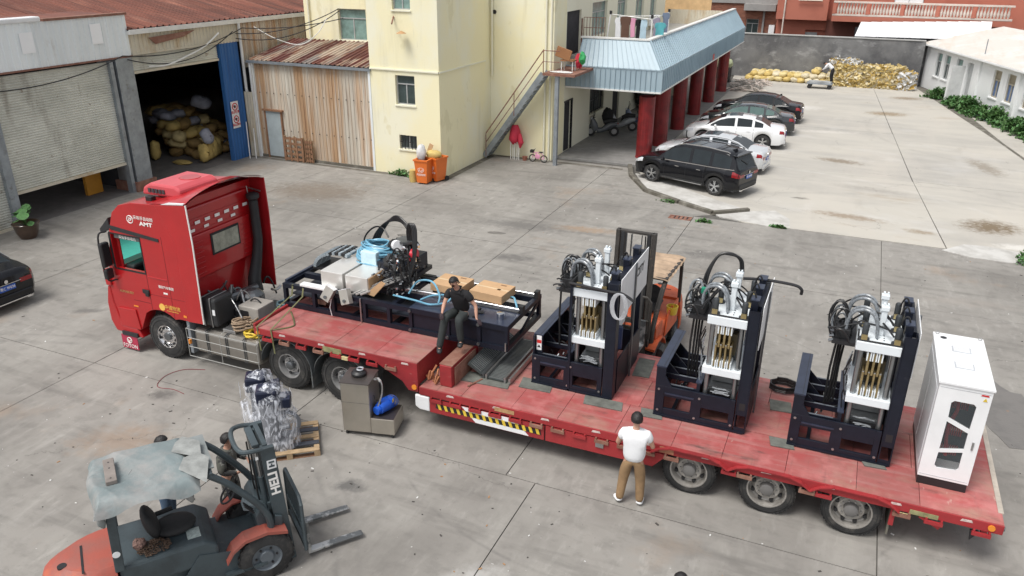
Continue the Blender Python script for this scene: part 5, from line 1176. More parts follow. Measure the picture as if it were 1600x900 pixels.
# mirrors & sun visor
mm = part('mirror', MB().box(-14.98, -14.86, YN-.24, YN-.02, 2.15, 2.72).box(-14.97, -14.86, YN-.24, YN-.04, 1.86, 2.10), black_p, tk, bevel=.03)
part('mirror_arm', MB().tube([(-14.9, YN, 2.95), (-14.95, YN-.2, 2.85), (-14.93, YN-.2, 1.9), (-14.85, YN, 1.8)], .02, 6), black_p, mm)
part('sun_visor', MB().prism([(-14.78, 3.02), (-15.08, 2.88), (-15.10, 2.98), (-14.78, 3.28)], 'y', YN-.0, YF), black_matt, tk, bevel=.01)
part('mirror', MB().box(-14.98, -14.86, YF+.02, YF+.24, 2.15, 2.72), black_p, tk, bevel=.03)
# roof: AC unit, horn, marker
ac = part('roof_air_unit', MB().prism([(-14.12, 3.78), (-14.05, 3.96), (-13.85, 4.06), (-13.15, 4.06), (-13.0, 3.98), (-13.0, 3.80)], 'y', 12.12, 13.28), M('ac_red', (.56, .085, .10), .35, var=.1, scale=1), tk, bevel=.05)
for k in range(5): part('louvre', MB().box(-13.9+k*.10, -13.83+k*.10, 12.10, 12.125, 3.86, 3.95), ac_dark, ac)
part('fan_cover', MB().lathe([(.0, 4.075), (.22, 4.075), (.25, 4.055)], (-13.4, 12.85, 0), n=20), truck_red, ac)
part('roof_beacon', MB().box(-13.78, -13.6, 11.88, 12.02, 3.72, 3.84), black_p, tk, bevel=.02)
# rear panel (sleeper back) with ribs, window and reflectors
bp = part('rear_panel', MB().box(XBK-.01, XBK+.07, YN+.18, YF-.18, 1.98, 3.62), truck_red, tk, bevel=.05)
bp2 = part('rear_panel_lower', MB().box(XBK+.071, XBK+.12, YN+.24, YF-.3, 2.02, 3.02), truck_red, tk, bevel=.04)
for z in (3.08, 3.22, 3.36): part('pressed_rib', MB().box(XBK+.071, XBK+.085, YN+.22, YF-.24, z, z+.015), truck_red, tk, bevel=.006)
for k in range(7):
    z = 2.12+k*.12; part('pressed_rib', MB().box(XBK+.12, XBK+.135, YN+.28, YN+.62, z, z+.02), truck_red, tk, bevel=.007)
    part('pressed_rib', MB().box(XBK+.12, XBK+.135, YF-.62, YF-.34, z, z+.02), truck_red, tk, bevel=.007)
part('rear_window_seal', MB().box(XBK+.121, XBK+.14, 12.52, 13.42, 2.42, 2.93), black_rub, tk, bevel=.02)
part('rear_window', MB().box(XBK+.141, XBK+.146, 12.57, 13.37, 2.47, 2.88), M('rear_glass_cream', (.30, .31, .25), .15, var=.35, scale=5), tk)
for k in range(7): part('reflector', MB().box(XBK+.086, XBK+.092, YN+.22+k*.30, YN+.22+k*.30+.15, 3.24, 3.31), red_white, tk)
for k in range(4): part('reflector', MB().box(XBK+.121, XBK+.127, YN+.38+k*.42, YN+.38+k*.42+.15, 3.10, 3.165) if 0 else MB().box(XBK+.086, XBK+.092, YN+.35+k*.42, YN+.35+k*.42+.14, 3.10, 3.16), red_white, tk)
# fairing: side fins and the arched roof shell
def arch_pt(t, x, zb, lift): y = YN+(YF-YN)*t; return (x, y, zb+lift*math.sin(PI*t)**.7)
mb = MB()
for dz in (0, -.04):
    mb.grid(lambda u, t: arch_pt(t, -13.45+u*1.02, 3.78+u*.10+dz, .02+.20*u), 6, 16)
part('roof_fairing', mb, truck_red, tk, smooth=50)
fp = [(-13.3, 3.78), (-12.43, 3.86), (-12.40, 3.0), (-12.44, 1.14), (-12.86, 1.12), (-12.88, 3.0)]
part('side_fairing', MB().prism(fp, 'y', YN-.015, YN+.02), truck_red, tk, bevel=.01); part('fairing_edge', MB().tube([(-12.42, YN, 3.86), (-12.39, YN, 3.0), (-12.43, YN, 1.14)], .018, 6), MATS['reflector_white'], tk)
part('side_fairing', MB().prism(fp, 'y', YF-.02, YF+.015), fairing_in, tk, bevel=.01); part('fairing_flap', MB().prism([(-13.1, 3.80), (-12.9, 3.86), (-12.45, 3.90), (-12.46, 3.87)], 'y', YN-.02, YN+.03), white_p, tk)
part('fairing_brace', MB().tube([(XBK+.05, YF-.12, 3.6), (-12.5, YF-.1, 3.55)], .02, 6).tube([(XBK+.1, YF-.25, 3.68), (XBK+.12, YF-.22, 3.2)], .015, 6), steel, tk)
# intake stack behind cab on the far side
part('intake_stack', MB().tube([(-12.62, YF-.24, 3.35), (-12.6, YF-.26, 2.4), (-12.62, YF-.34, 2.0), (-12.6, YF-.55, 1.5), (-12.55, YF-.6, 1.2)], [.105, .11, .12, .15, .18], 14), black_matt, tk, smooth=50)
part('intake_snorkel', MB().lathe([(.10, 3.36), (.15, 3.42), (.15, 3.50), (.1, 3.53), (0, 3.53)], (-12.62, YF-.24, 0), n=16), black_matt, tk)
# chassis
for y in (12.42, 13.28): part('chassis_rail', MB().box(-14.9, -8.0, y, y+.08, .72, .98), steel_dark, tk)
part('cross_member', MB().box(-12.6, -12.45, 12.5, 13.28, .75, .95), steel_dark, tk); part('cross_member', MB().box(-10.9, -10.75, 12.5, 13.28, .75, .95), steel_dark, tk)
part('catwalk', MB().box(-12.1, -11.1, 12.2, 13.6, .985, 1.01), checker, tk)
part('engine_block', MB().box(-12.85, -12.2, 12.4, 13.4, .75, 1.25).ell((-12.2, 13.0, 1.3), (.28, .3, .22), 12, 8).cyl((-12.6, 12.5, 1.35), (-12.3, 13.3, 1.4), .12, n=12), steel_dark, tk)
q = random.Random(4)
for i in range(16):
    a = Vector((-12.7+q.uniform(0, .6), q.uniform(12.2, 13.8), q.uniform(1.2, 1.9))); c = a+Vector((q.uniform(-.3, .6), q.uniform(-.4, .4), q.uniform(-.6, .1)))
    part('engine_hose', MB().tube(arc(a, c, q.uniform(-.3, .3), 8), q.uniform(.012, .035), 6), q.choice([black_matt, steel_dark, steel]), tk, smooth=60)
bx_ = part('battery_box', MB().box(-12.62, -12.15, 11.78, 12.35, 1.05, 1.72), black_matt, tk, bevel=.06)
for x in (-12.5, -12.28): part('box_strap', MB().tube([(x, 11.77, 1.05), (x, 11.765, 1.68), (x, 11.85, 1.73), (x, 12.3, 1.73)], .012, 6), steel, bx_)
part('label_tag', MB().box(-12.24, -12.17, 11.765, 11.775, 1.35, 1.48), white_p, bx_)
gx = part('generator', MB().box(-12.0, -11.45, 12.3, 12.85, 1.05, 1.42), M('generator_grey', (.34, .32, .29), .6, var=.15), tk, bevel=.02)
part('grille', MB().box(-11.95, -11.72, 12.285, 12.298, 1.12, 1.32), black_p, gx); part('lid_handle', MB().tube(arc((-11.9, 12.6, 1.42), (-11.6, 12.6, 1.42), .08, 8), .018, 6), black_p, gx)
# fuel tank with guard rails
tkx = part('fuel_tank', MB().box(-12.88, -11.05, 11.74, 12.4, .34, .93), alu_tank, tk, bevel=.09)
for x in (-12.5, -12.45, -11.95, -11.9, -11.45, -11.4): part('tank_strap', MB().tube([(x, 11.735, .36), (x, 11.733, .86), (x, 11.80, .935), (x, 12.3, .94)], .010, 5), steel_dark, tkx)
part('tank_cap', MB().cyl((-12.05, 11.95, .93), (-12.05, 11.95, 1.0), .08, n=14), black_p, tkx)
for z in (.28, .52, .74, .96): part('guard_rail', MB().tube([(-12.95, 11.62, z), (-10.98, 11.62, z)], .009, 6), M('rail_grey', (.42, .42, .40), .5, .5), tkx)
for x in (-12.95, -12.0, -10.98): part('guard_post', MB().tube([(x, 11.62, .28), (x, 11.62, .96), (x, 11.8, 1.0)], .009, 6), MATS['rail_grey'], tkx)
part('tool_box', MB().box(-12.1, -11.75, 11.85, 12.3, .94, 1.02), steel, tk, bevel=.01)
# rear fenders
for xc in (-10.27, -8.9):
    pts = [(xc+.66*math.cos(a), .56+.66*math.sin(a)) for a in [PI*(.02+.96*k/16) for k in range(17)]]
    mb = MB(); vs = []
    for x, z in pts: vs += [(x, 11.66, z), (x, 12.3, z), (x, 12.3, z-.03), (x, 11.66, z-.03)]
    fs = []
    for i in range(16):
        for j in range(4): fs.append((4*i+j, 4*i+(j+1) % 4, 4*i+4+(j+1) % 4, 4*i+4+j))
    mb.add(vs, fs); part('mudguard', mb, grey_metal if 0 else M('mudguard_grey', (.085, .095, .10), .5, var=.25, dirt=((.2, .19, .17), .5, .8, 4)), tk, smooth=50)
    part('mud_flap', MB().box(xc+.60, xc+.63, 11.7, 12.25, .18, .75), MATS['mudguard_grey'], tk)
for x in (-13.70,): truck_wheel(tk, (x, 11.72, .54), r=.54, rr=.285, rim=chrome, holes=10, dish=.03, label='front wheel with bright alloy rim')
for x in (-10.27, -8.90):
    truck_wheel(tk, (x, 11.74, .54), r=.54, rr=.285, rim=M('rim_grey', (.46, .46, .46), .4, .6, var=.2), holes=5, dish=.07)
    truck_wheel(tk, (x, 14.02, .54), r=.54, rr=.285, side=1)
truck_wheel(tk, (-13.70, 14.04, .54), r=.54, rr=.285, side=1)
# coils behind the cab and on the tank
def coil(name, label, cat, c, r, mat, n=4, tr=.02, wob=.12, seed=1, parent=None, group=None, sq=1):
    r_ = random.Random(seed); mb = MB(); pts = []
    for k in range(n):
        ph = r_.uniform(0, 6)
        for i in range(18):
            a = 2*PI*i/18; rr = r*(1+wob*math.sin(2*a+ph)-.06*k*r_.random()); pts.append(Vector((c[0]+rr*math.cos(a), c[1]+rr*sq*math.sin(a), c[2]+k*tr*1.3+.01*math.sin(3*a+ph))))
    mb.tube(pts, tr, 6)
    return solo(name, label, cat, mb, mat, smooth=60, group=group)
coil('rope_coil', 'black and yellow coiled cable lying on the fuel tank', 'cable coil', (-11.35, 12.0, .97), .18, yellow_p, 3, .022, .3, 3)
coil('cable_coil', 'black cable tangle beside the yellow coil on the tank', 'cable coil', (-11.1, 12.1, .98), .17, wire_black, 3, .016, .35, 4)
coil('air_line_coil', 'blue grey coiled air lines behind the cab', 'air line', (-11.3, 13.3, 1.1), .3, M('airline_blue', (.13, .22, .26), .5), 6, .018, .35, 5)
coil('rope_coil', 'tan rope heap lying on the chassis behind the generator', 'rope', (-11.7, 12.15, 1.05), .22, M('rope_tan', (.30, .22, .15), .9), 6, .022, .4, 6)
coil('air_line_coil', 'dark coiled hoses on the chassis next to the long machine frame', 'air line', (-11.2, 13.8, 1.15), .28, wire_black, 5, .02, .4, 7)
solo('chassis_crate', 'blue grey slatted crate lying on the chassis in front of the deck', 'crate', MB().box(-11.55, -11.0, 12.2, 12.7, 1.02, 1.08).box(-11.5, -11.45, 12.2, 12.7, 1.08, 1.12).box(-11.35, -11.3, 12.2, 12.7, 1.08, 1.12).box(-11.2, -11.15, 12.2, 12.7, 1.08, 1.12), M('crate_blue', (.12, .18, .22), .5))

# ============================================================ LOW LOADER TRAILER
tl = thing('low_loader_trailer', 'long red low loader semi trailer with a worn deck and hazard stripe skirt', 'trailer', (-3, 13, 0))
TN, TF, DZ, GZ = 11.58, 14.72, .92, 1.42
TX0, TX1 = -6.98, 3.02
# frame beams
part('side_beam', MB().box(TX0, TX1, TN, TN+.10, .74, DZ-.012), trailer_red, tl, bevel=.01)
part('side_beam', MB().box(TX0, TX1, TF-.10, TF, .74, DZ-.012), trailer_red, tl, bevel=.01)
part('rear_beam', MB().box(TX1-.1, TX1, TN+.1, TF-.1, .70, DZ-.012), trailer_red, tl, bevel=.01)
for y in (12.5, 13.7): part('main_beam', MB().box(TX0, TX1-.11, y, y+.12, .45, DZ-.05), trailer_red, tl)
for k in range(14): part('cross_member', MB().box(-6.6+k*.7, -6.5+k*.7, TN+.11, TF-.11, .76, DZ-.05), trailer_red, tl)
# deck plates, slightly uneven
q = random.Random(21); x = TX0+.02; rows = [(TN+.012, TN+1.04), (TN+1.046, TF-1.05), (TF-1.044, TF-.012)]
for (ya, yb_) in rows:
    x = TX0+.02
    while x < TX1-.05:
        w = q.uniform(.85, 1.15); x2 = min(x+w, TX1-.005)
        if TX1-x2 < .3: x2 = TX1-.005
        part('deck_plate', MB().box(x+.004, x2-.004, ya, yb_, DZ-.03, DZ+q.uniform(-.004, .003)), deck_red, tl); x = x2
# gooseneck
GX0, GX1 = -10.92, -7.0
gp = [(GX0, GZ-.20), (GX1-.02, GZ-.20)]
for y in (TN, TF-.1): part('gooseneck_beam', MB().prism([(GX0, GZ-.16), (-8.0, GZ-.16), (-7.35, .95), (-7.22, .78), (GX1, .78), (GX1, GZ-.012), (GX0, GZ-.012)], 'y', y, y+.1), trailer_red, tl, bevel=.01)
part('gooseneck_rear_plate', MB().box(GX1-.04, GX1+.0, TN+.1, TF-.1, .93, GZ-.012), trailer_red, tl)
part('gooseneck_front_lip', MB().box(GX0-.06, GX0-.001, TN+.02, TF, GZ-.2, GZ+.06), trailer_red, tl, bevel=.015)
x = GX0
while x < GX1-.1:
    x2 = min(x+.98, GX1); 
    for ya, yb_ in ((TN+.005, 13.15), (13.16, TF)): part('deck_plate', MB().box(x+.004, x2-.004, ya, yb_, GZ-.03, GZ+q.uniform(-.003, .003)), deck_red, tl)
    x = x2
part('kingpin_plate', MB().box(-10.7, -8.4, 12.2, 14.1, 1.02, 1.2), steel_dark, tl)
# rope hooks under the edge
def hook(x, z, tilt=0):
    mb = MB().obox((x, TN-.02, z), (.26, .035, .06), Matrix.Rotation(tilt, 3, 'Y')).box(x-.12, x-.09, TN-.03, TN+.03, z, z+.07).box(x+.09, x+.12, TN-.03, TN+.03, z, z+.07)
    part('lashing_hook', mb, trailer_red if q.random() < .6 else rust_brown, tl)
for k in range(8): hook(-10.6+k*.43, GZ-.24)
for k in range(12): hook(-6.6+k*.42, DZ-.24)
for xx in (-1.0, -.75, .25, .5, 1.65, 2.1, 2.75): hook(xx, DZ-.24)
# scuffed white marks on the edge
for k in range(14):
    xx = -10.3+k*.98; z = (GZ if xx < -7.2 else DZ)-.06
    if -7.3 < xx < -6.9: continue
    part('scuff_mark', MB().prism([(xx, z-.03), (xx+.17, z-.02), (xx+.15, z+.02), (xx+.02, z+.015)], 'y', TN-.003, TN+.0), M('scuff_white', (.55, .45, .42), .8, var=.4, scale=20), tl)
# skirt with white end and hazard stripes
sk = part('skirt_panel', MB().prism([(-6.75, .40), (-4.35, .40), (-4.35, .70), (-6.75, .70)], 'y', TN+.005, TN+.045), trailer_red, tl)
part('skirt_panel', MB().prism([(-4.32, .40), (-2.3, .42), (-2.05, .72), (-4.32, .72)], 'y', TN+.005, TN+.045), trailer_red, tl)
part('skirt_latch', MB().box(-3.35, -3.2, TN-.02, TN+.004, .55, .68), steel, tl)
part('skirt_nose', MB().prism([(-7.08, .46), (-6.98, .40), (-6.76, .40), (-6.76, .72), (-7.08, .72)], 'y', TN-.0, TN+.06), white_p, tl, bevel=.02)
part('white_field', MB().prism([(-6.05, .70), (-4.95, .70), (-4.65, .41), (-5.75, .41)], 'y', TN-.001, TN+.004), white_p, sk)
part('stripe_field', MB().prism([(-6.6, .62), (-4.42, .60), (-4.40, .50), (-6.62, .52)], 'y', TN-.004, TN-.0012), black_p, sk)
for k in range(16):
    xx = -6.58+k*.137; part('yellow_stripe', MB().prism([(xx, .62), (xx+.062, .62), (xx+.10, .505), (xx+.038, .505)], 'y', TN-.007, TN-.0045), yellow_p, sk)
part('tag_plate', MB().box(-5.35, -4.95, TN-.008, TN-.001, .79, .87), M('plate_ochre', (.42, .25, .12), .7, var=.3, scale=20), tl)
part('tag_plate', MB().box(-9.2, -8.75, TN-.008, TN-.001, 1.22, 1.34), M('plate_olive', (.25, .24, .12), .7, var=.4, scale=9), tl)
part('tag_plate', MB().box(-2.2, -1.95, TN-.008, TN-.001, .76, .88), M('plate_copper', (.40, .17, .10), .7, var=.3, scale=20), tl)
part('tag_plate', MB().box(1.75, 2.15, TN-.008, TN-.001, .74, .82), MATS['plate_olive'], tl)
part('amber_reflector', MB().cyl((-10.85, TN-.015, 1.3), (-10.85, TN, 1.3), .05, n=12), amber, tl); part('amber_reflector', MB().cyl((-7.08, TN-.015, .88), (-7.08, TN, .88), .055, n=12), amber, tl); part('amber_reflector', MB().cyl((2.86, TN-.02, .83), (2.86, TN, .83), .05, n=12), amber, tl)
part('marker_lamp', MB().box(-8.75, -8.6, TN-.02, TN+.02, 1.13, 1.2), M('lamp_cream', (.62, .52, .28), .4), tl); part('marker_lamp', MB().box(1.6, 1.78, TN-.02, TN+.02, .64, .71), MATS['lamp_cream'], tl)
# wheels and arches
for x in (-1.68, -.37, .95):
    truck_wheel(tl, (x, 11.66, .44), r=.46, w=.3, rr=.325, rim=M('rim_dusty', (.42, .40, .37), .5, .4, var=.25, dirt=((.20, .18, .16), .5, .75, 6)), holes=8, dish=.07, hubcol=M('hub_grey', (.16, .155, .15), .6))
    truck_wheel(tl, (x, 14.62, .44), r=.45, w=.3, rr=.285, side=1)
    pts = [(x-.66, .74), (x-.52, .84), (x-.32, .905), (x+.32, .905), (x+.52, .84), (x+.66, .74)]
    mb = MB()
    for i in range(5): mb.bar((pts[i][0], TN-.02, pts[i][1]), (pts[i+1][0], TN-.02, pts[i+1][1]), .10, .02, up=(0, 1, 0) if 0 else Z)
    part('wheel_arch', mb, trailer_red, tl)
# cut beam over wheels visually: dark arch liners not needed; axles
for x in (-1.68, -.37, .95): part('axle', MB().cyl((x, 11.9, .44), (x, 14.4, .44), .07, n=10), steel_dark, tl)
part('tail_mudflap', MB().box(1.5, 1.53, 11.65, 12.2, .2, .72), M('flap_worn', (.16, .15, .12), .8, var=.4), tl)
part('flap_bracket', MB().box(1.50, 1.57, 11.6, 11.66, .42, .74), trailer_red, tl); part('brace', MB().bar((1.9, 11.62, .72), (2.2, 11.62, .58), .05), trailer_red, tl)
part('underrun_bar', MB().box(2.82, 2.9, 11.9, 14.4, .45, .55), trailer_red, tl); part('tail_bracket', MB().prism([(2.6, .7), (2.72, .7), (2.62, .52)], 'y', TN, TN+.05), black_p, tl)
part('ramp_hinge', MB().cyl((2.98, 11.8, .72), (3.08, 11.8, .72), .04, n=8), steel_dark, tl)
for k in range(3): part('tail_lamp', MB().box(TX1+.001, TX1+.02, 12+k*.15, 12.12+k*.15, .74, .84), tail_red, tl)
part('edge_rail', MB().box(TX1-.06, TX1+.015, TN+.3, TF, DZ-.008, DZ+.012), M('edge_worn', (.45, .40, .34), .7, var=.3), tl)
# crosswise support box on the low deck front with rusty strap hooks
sb = part('front_support_box', MB().box(-6.62, -6.36, 11.78, 12.98, DZ+.006, DZ+.46), trailer_red, tl, bevel=.015)
part('box_top', MB().box(-6.63, -6.35, 11.8, 12.97, DZ+.462, DZ+.475), rust_brown, sb)
part('side_plate', MB().box(-6.355, -6.33, 11.9, 12.8, DZ+.02, DZ+.40), rust_brown, sb)
part('lever', MB().cyl((-6.1, 11.95, DZ+.02), (-5.95, 12.3, DZ+.03), .018, n=6), rust_brown, tl)
q = random.Random(8)
for i in range(9):
    x, y = -6.9+q.uniform(-.03, .2), 11.7+q.uniform(0, .25); part('rusty_chain', MB().tube(arc((x, y, DZ+.03), (x+q.uniform(-.1, .15), y+q.uniform(-.1, .2), DZ+.1+q.uniform(0, .2)), q.uniform(-.1, .12), 6), .02, 5), M('chain_rust', (.42, .17, .08), .8, var=.4), tl)
# steel ramps / channel plates lying under the overhang
rp = thing('ramp_plate', 'dark ribbed steel ramp plate nearest the support box, tilted against the deck', 'ramp', (-6.4, 13, DZ), group='steel ramps on the low deck')
mb = MB()
part('plate', MB().prism([(-6.28, DZ+.30), (-5.98, DZ+.10), (-5.96, DZ+.06), (-6.30, DZ+.26)], 'y', 12.35, 14.1), checker, rp)
part('lip', MB().box(-6.0, -5.93, 12.35, 14.1, DZ+.03, DZ+.12), steel_dark, rp)
for k in range(30): part('rib', MB().obox((-6.13, 12.4+k*.056, DZ+.21), (.26, .012, .012), Matrix.Rotation(.588, 3, 'Y')), steel, rp)
rp = thing('ramp_plate', 'second dark ribbed steel channel lying flat under the long machine', 'ramp', (-5.7, 13, DZ), group='steel ramps on the low deck')
part('plate', MB().box(-5.88, -5.52, 12.35, 14.2, DZ+.04, DZ+.07), checker, rp)
for x in (-5.90, -5.50, -5.40): part('flange', MB().box(x, x+.04, 12.33, 14.2, DZ+.03, DZ+.14), steel, rp)
for k in range(34): part('rib', MB().box(-5.86, -5.54, 12.38+k*.053, 12.39+k*.053, DZ+.071, DZ+.084), steel, rp)
solo('rubber_pad', 'dark grey rubber pad under the steel ramps on the red deck', 'pad', MB().prism([(-6.35, 12.12), (-5.35, 12.18), (-5.42, 12.55), (-6.4, 12.5)], 'z', DZ+.004, DZ+.022), rubber_mat)
def pad(x0, x1, y0, y1, label, sk_=.06):
    solo('rubber_pad', label, 'pad', MB().prism([(x0+sk_, y0), (x1, y0+.03), (x1-sk_, y1), (x0, y1-.02)], 'z', DZ+.004, DZ+.02), rubber_mat, group='rubber pads on the trailer deck')
# ============================================================ PRESS MACHINES ON THE LOW DECK
def fr(mb, x0, x1, z0, z1, y0, y1, wins):
    """plate in the xz plane with rectangular windows (sorted by x, not overlapping in x)"""
    x = x0
    for a, b, c, d in wins:
        mb.box(x, a, y0, y1, z0, z1); mb.box(a, b, y0, y1, z0, c); mb.box(a, b, y0, y1, d, z1); x = b
    mb.box(x, x1, y0, y1, z0, z1)
def press(name, label, x, y, var, seed, depth=1.6):
    r_ = random.Random(seed)
    t = thing(name, label, 'press machine', (x, y, DZ+.012), group='navy and white press machines on the low deck')
    P = lambda n, mb, m, **k: lpart(n, mb, m, t, **k)
    D = depth; WB = min(D-.3, 1.35)
    lowz = .62
    mb = MB(); fr(mb, 0, 1.42, 0, lowz, 0, .05, [(.17, .66, .17, .42), (.84, 1.33, .12, .34)]); P('front_plate', mb, navy, bevel=.006)
    P('front_lower_rail', MB().box(.18, .70, -.012, -.001, .47, .50), navy_sheen, )
    for bx_, bz_ in ((.07, .12), (.80, .52), (.74, .1), (1.38, .12), (.07, .55)): P('bolt', MB().cyl((bx_, -.012, bz_), (bx_, .0, bz_), .022, n=8), steel)
    P('bottom_flange', MB().box(0, 1.6, -.02, 0, .0, .035), navy)
    ly = 0 if var else .12; lz = 1.02
    # left side plate, cheek and sloped top flange
    P('left_side_plate', MB().box(0, .03, .052, D, 0, lz-.02), navy)
    if var: P('left_cheek', MB().prism([(0, lowz+.001), (.30, lowz+.001), (.17, .82), (.17, lz-.03), (0, lz-.03)], 'y', 0, .045), navy, bevel=.005)
    else:
        P('left_cheek', MB().prism([(0.03, lowz+.001), (.17, lowz+.001), (.17, lz-.03), (0.03, lz-.03)], 'y', ly, ly+.04), navy, bevel=.005)
        P('warning_sticker', MB().box(.05, .15, ly-.004, ly-.001, .68, .99), white_p)
        P('warning_red', MB().box(.055, .145, ly-.007, ly-.0045, .83, .90), refl_red); P('warning_triangle', MB().prism([(.065, .74), (.135, .74), (.10, .80)], 'y', ly-.007, ly-.0045), black_p)
    P('left_top_flange', MB().box(-.01, .18, ly, D, lz-.028, lz), navy_sheen, bevel=.004); P('flange_groove', MB().box(.125, .132, ly, D, lz, lz+.003), black_p)
    for i in range(3): P('gusset', MB().prism([(.031, .55), (.42, .55), (.031, .95)], 'y', D*.3+i*D*.28, D*.3+i*D*.28+.02) if var else MB().prism([(.031, .6), (.3, .6), (.031, .9)], 'y', D*.3+i*D*.28, D*.3+i*D*.28+.02), navy)
    # cross bars of the bay
    n = 5
    for i in range(n):
        yy = .12+i*(D-.25)/(n-1); zz = .52+(.03 if i % 2 else 0)
        P('cross_bar', MB().box(.031, .72, yy, yy+.045, zz, zz+.09), navy); P('bar_top', MB().box(.08, .66, yy+.003, yy+.042, zz+.091, zz+.095), M('bar_pale', (.16, .175, .20), .35, .4))  # paler strip along the top of each cross bar
    P('bay_floor_rail', MB().box(.3, .36, .05, D, .02, .1), navy)
    P('mid_wall', MB().box(.72, .78, .051, D, .02, .78), navy, bevel=.004); P('mid_flange', MB().box(.70, .80, .06, D, .781, .80), navy_sheen)
    P('back_plate', MB().box(.03, 1.6, D, D+.03, 0, .5), navy)
    # bits lying in the bay
    jb = MB()
    for i in range(7):
        a = Vector((r_.uniform(.15, .6), r_.uniform(.15, D-.4), .46)); jb.tube(arc(a, a+Vector((r_.uniform(-.2, .25), r_.uniform(-.2, .3), 0)), r_.uniform(.02, .15), 6), .012, 5)
    P('bay_hose', jb, r_.choice([black_hose, M('hose_grey', (.2, .2, .2), .6)])).__setitem__('kind', 'stuff')
    for i in range(3): P('fitting', MB().cyl((.3+.08*i, .3+.1*i, .47), (.33+.07*i, .34+.1*i, .50), .018, n=8), steel_dark)
    # press column base
    P('base_cassette', MB().box(.86, 1.36, .2, WB, .35, .60), steel_dark); P('slide_plate', MB().box(.90, 1.40, .30, .9, .601, .66).box(.92, 1.40, .5, .9, .67, .8), M('slide_grey', (.30, .31, .31), .4, .6), bevel=.004)
    pm = MB()
    for i in range(10):
        a = Vector((r_.uniform(.92, 1.05), .13, r_.uniform(.55, .74))); pm.tube([a, a+Vector((.10, 0, r_.uniform(-.04, .04))), a+Vector((.24, 0, 0))], .010, 5)
    P('manifold_pipe', pm, steel_dark).__setitem__('kind', 'stuff'); P('manifold', MB().box(.9, 1.34, .16, .22, .50, .62), black_p)
    xs = (.87, 1.36)
    for xx in xs:
        for yy in (.12, WB-.15): P('guide_rod', MB().cyl((xx, yy, .55), (xx, yy, 2.02), .043, n=14), steel if 0 else M('rod_grey', (.33, .34, .35), .28, .85), smooth=True)
    # shallow white platens with small detail
    P('lower_platen', MB().box(.78, 1.45, .02, WB, 1.03, 1.17), mach_white, bevel=.012)
    P('upper_platen', MB().box(.78, 1.45, .02, WB, 1.99, 2.15), mach_white, bevel=.012)
    for sgn, zb in ((1, 1.171), (-1, 1.989)):
        for i in range(4 if sgn > 0 else 3):
            xx = .965+i*.085+(0 if sgn > 0 else .04); a, b = (zb, zb+.13) if sgn > 0 else (zb-.16, zb)
            P('tooth', MB().box(xx-.036, xx-.016, .04, .30, a, b).box(xx+.016, xx+.036, .04, .30, a, b), mach_white)
    for i in range(4):
        xx = .965+i*.085; P('mold_bar', MB().box(xx-.0155, xx+.0155, .06, .28, 1.19, 1.62), brass, bevel=.004); P('bar_pin', MB().cyl((xx, .055, 1.62), (xx, .07, 1.62), .014, n=8), chrome)
    for i in range(3):
        xx = 1.007+i*.085; P('mold_bar', MB().box(xx-.018, xx+.018, .07, .28, 1.56, 1.95), brass, bevel=.004)
    P('mold_block', MB().box(.93, 1.28, .285, .45, 1.35, 1.75), M('mold_dark', (.14, .12, .08), .5, .5))
    P('inner_plate', MB().box(.92, 1.31, .46, .50, 1.17, 1.99), steel_dark)
    # top side: posts with flanges, edge cable, cylinders, hoses
    P('edge_cable', MB().tube([(.80, .45, 2.17), (.80, .09, 2.17), (.84, .05, 2.17), (1.39, .05, 2.17), (1.43, .09, 2.17), (1.43, .45, 2.17)], .014, 6), black_rub)
    py = [.13, WB*.5, WB-.12]
    for xx in (.88, 1.36):
        for k, yy in enumerate(py):
            P('top_post', MB().lathe([(.085, 2.151), (.085, 2.175), (.05, 2.18), (.05, 2.42), (.035, 2.44), (0, 2.44)], (xx, yy, 0), n=14), M('post_dark', (.05, .055, .06), .4, .3), smooth=40)
            P('brass_fitting', MB().box(xx-.045, xx+.045, yy-.09, yy-.06, 2.18, 2.26), M('fitting_brass', (.50, .40, .20), .35, .8))
    for k, yy in enumerate((.42, WB-.38)):
        xx = 1.12
        P('white_cylinder', MB().box(xx-.045, xx+.045, yy-.045, yy+.045, 2.151, 2.58), mach_white, bevel=.012); P('cylinder_head', MB().box(xx-.062, xx+.062, yy-.062, yy+.062, 2.581, 2.66), mach_white, bevel=.01); P('head_cap', MB().box(xx-.04, xx-.01, yy-.03, yy+.03, 2.661, 2.70).box(xx+.02, xx+.045, yy-.03, yy+.03, 2.661, 2.70), mach_white)
    for i in range(6):
        P('bolt_hole', MB().cyl((1.08+.1*(i % 2), .2+.09*(i//2), 2.152), (1.08+.1*(i % 2), .2+.09*(i//2), 2.156), .012, n=8), black_p)
    # arched wrapped hoses
    for yy in (.3, .42, WB-.5, WB-.35):
        P('arched_hose', MB().tube([(.60, yy+.12, 2.10), (.62, yy+.1, 2.35), (.70, yy+.05, 2.52), (.85, yy, 2.58), (.98, yy-.04, 2.52), (1.05, yy-.06, 2.35), (1.07, yy-.07, 2.17)], .026, 8), grey_hose, smooth=True)
    for i in range(7):
        a = Vector((.55+r_.uniform(-.1, .15), r_.uniform(.15, WB), 2.05+r_.uniform(0, .25))); b_ = Vector((r_.choice([.9, 1.3]), r_.uniform(.1, WB), 2.28)); P('top_hose', MB().tube(arc(a, b_, r_.uniform(.08, .28), 10, side=(0, r_.uniform(-.1, .1), 0)), .016, 6), black_hose, smooth=True)
    # hose bundle and valve cluster on the left of the press
    P('valve_bracket', MB().box(.42, .78, .25, WB-.1, 1.93, 1.99), black_p)
    P('valve_stack', MB().box(.46, .68, .35, .75, 1.991, 2.16), black_p, bevel=.01)
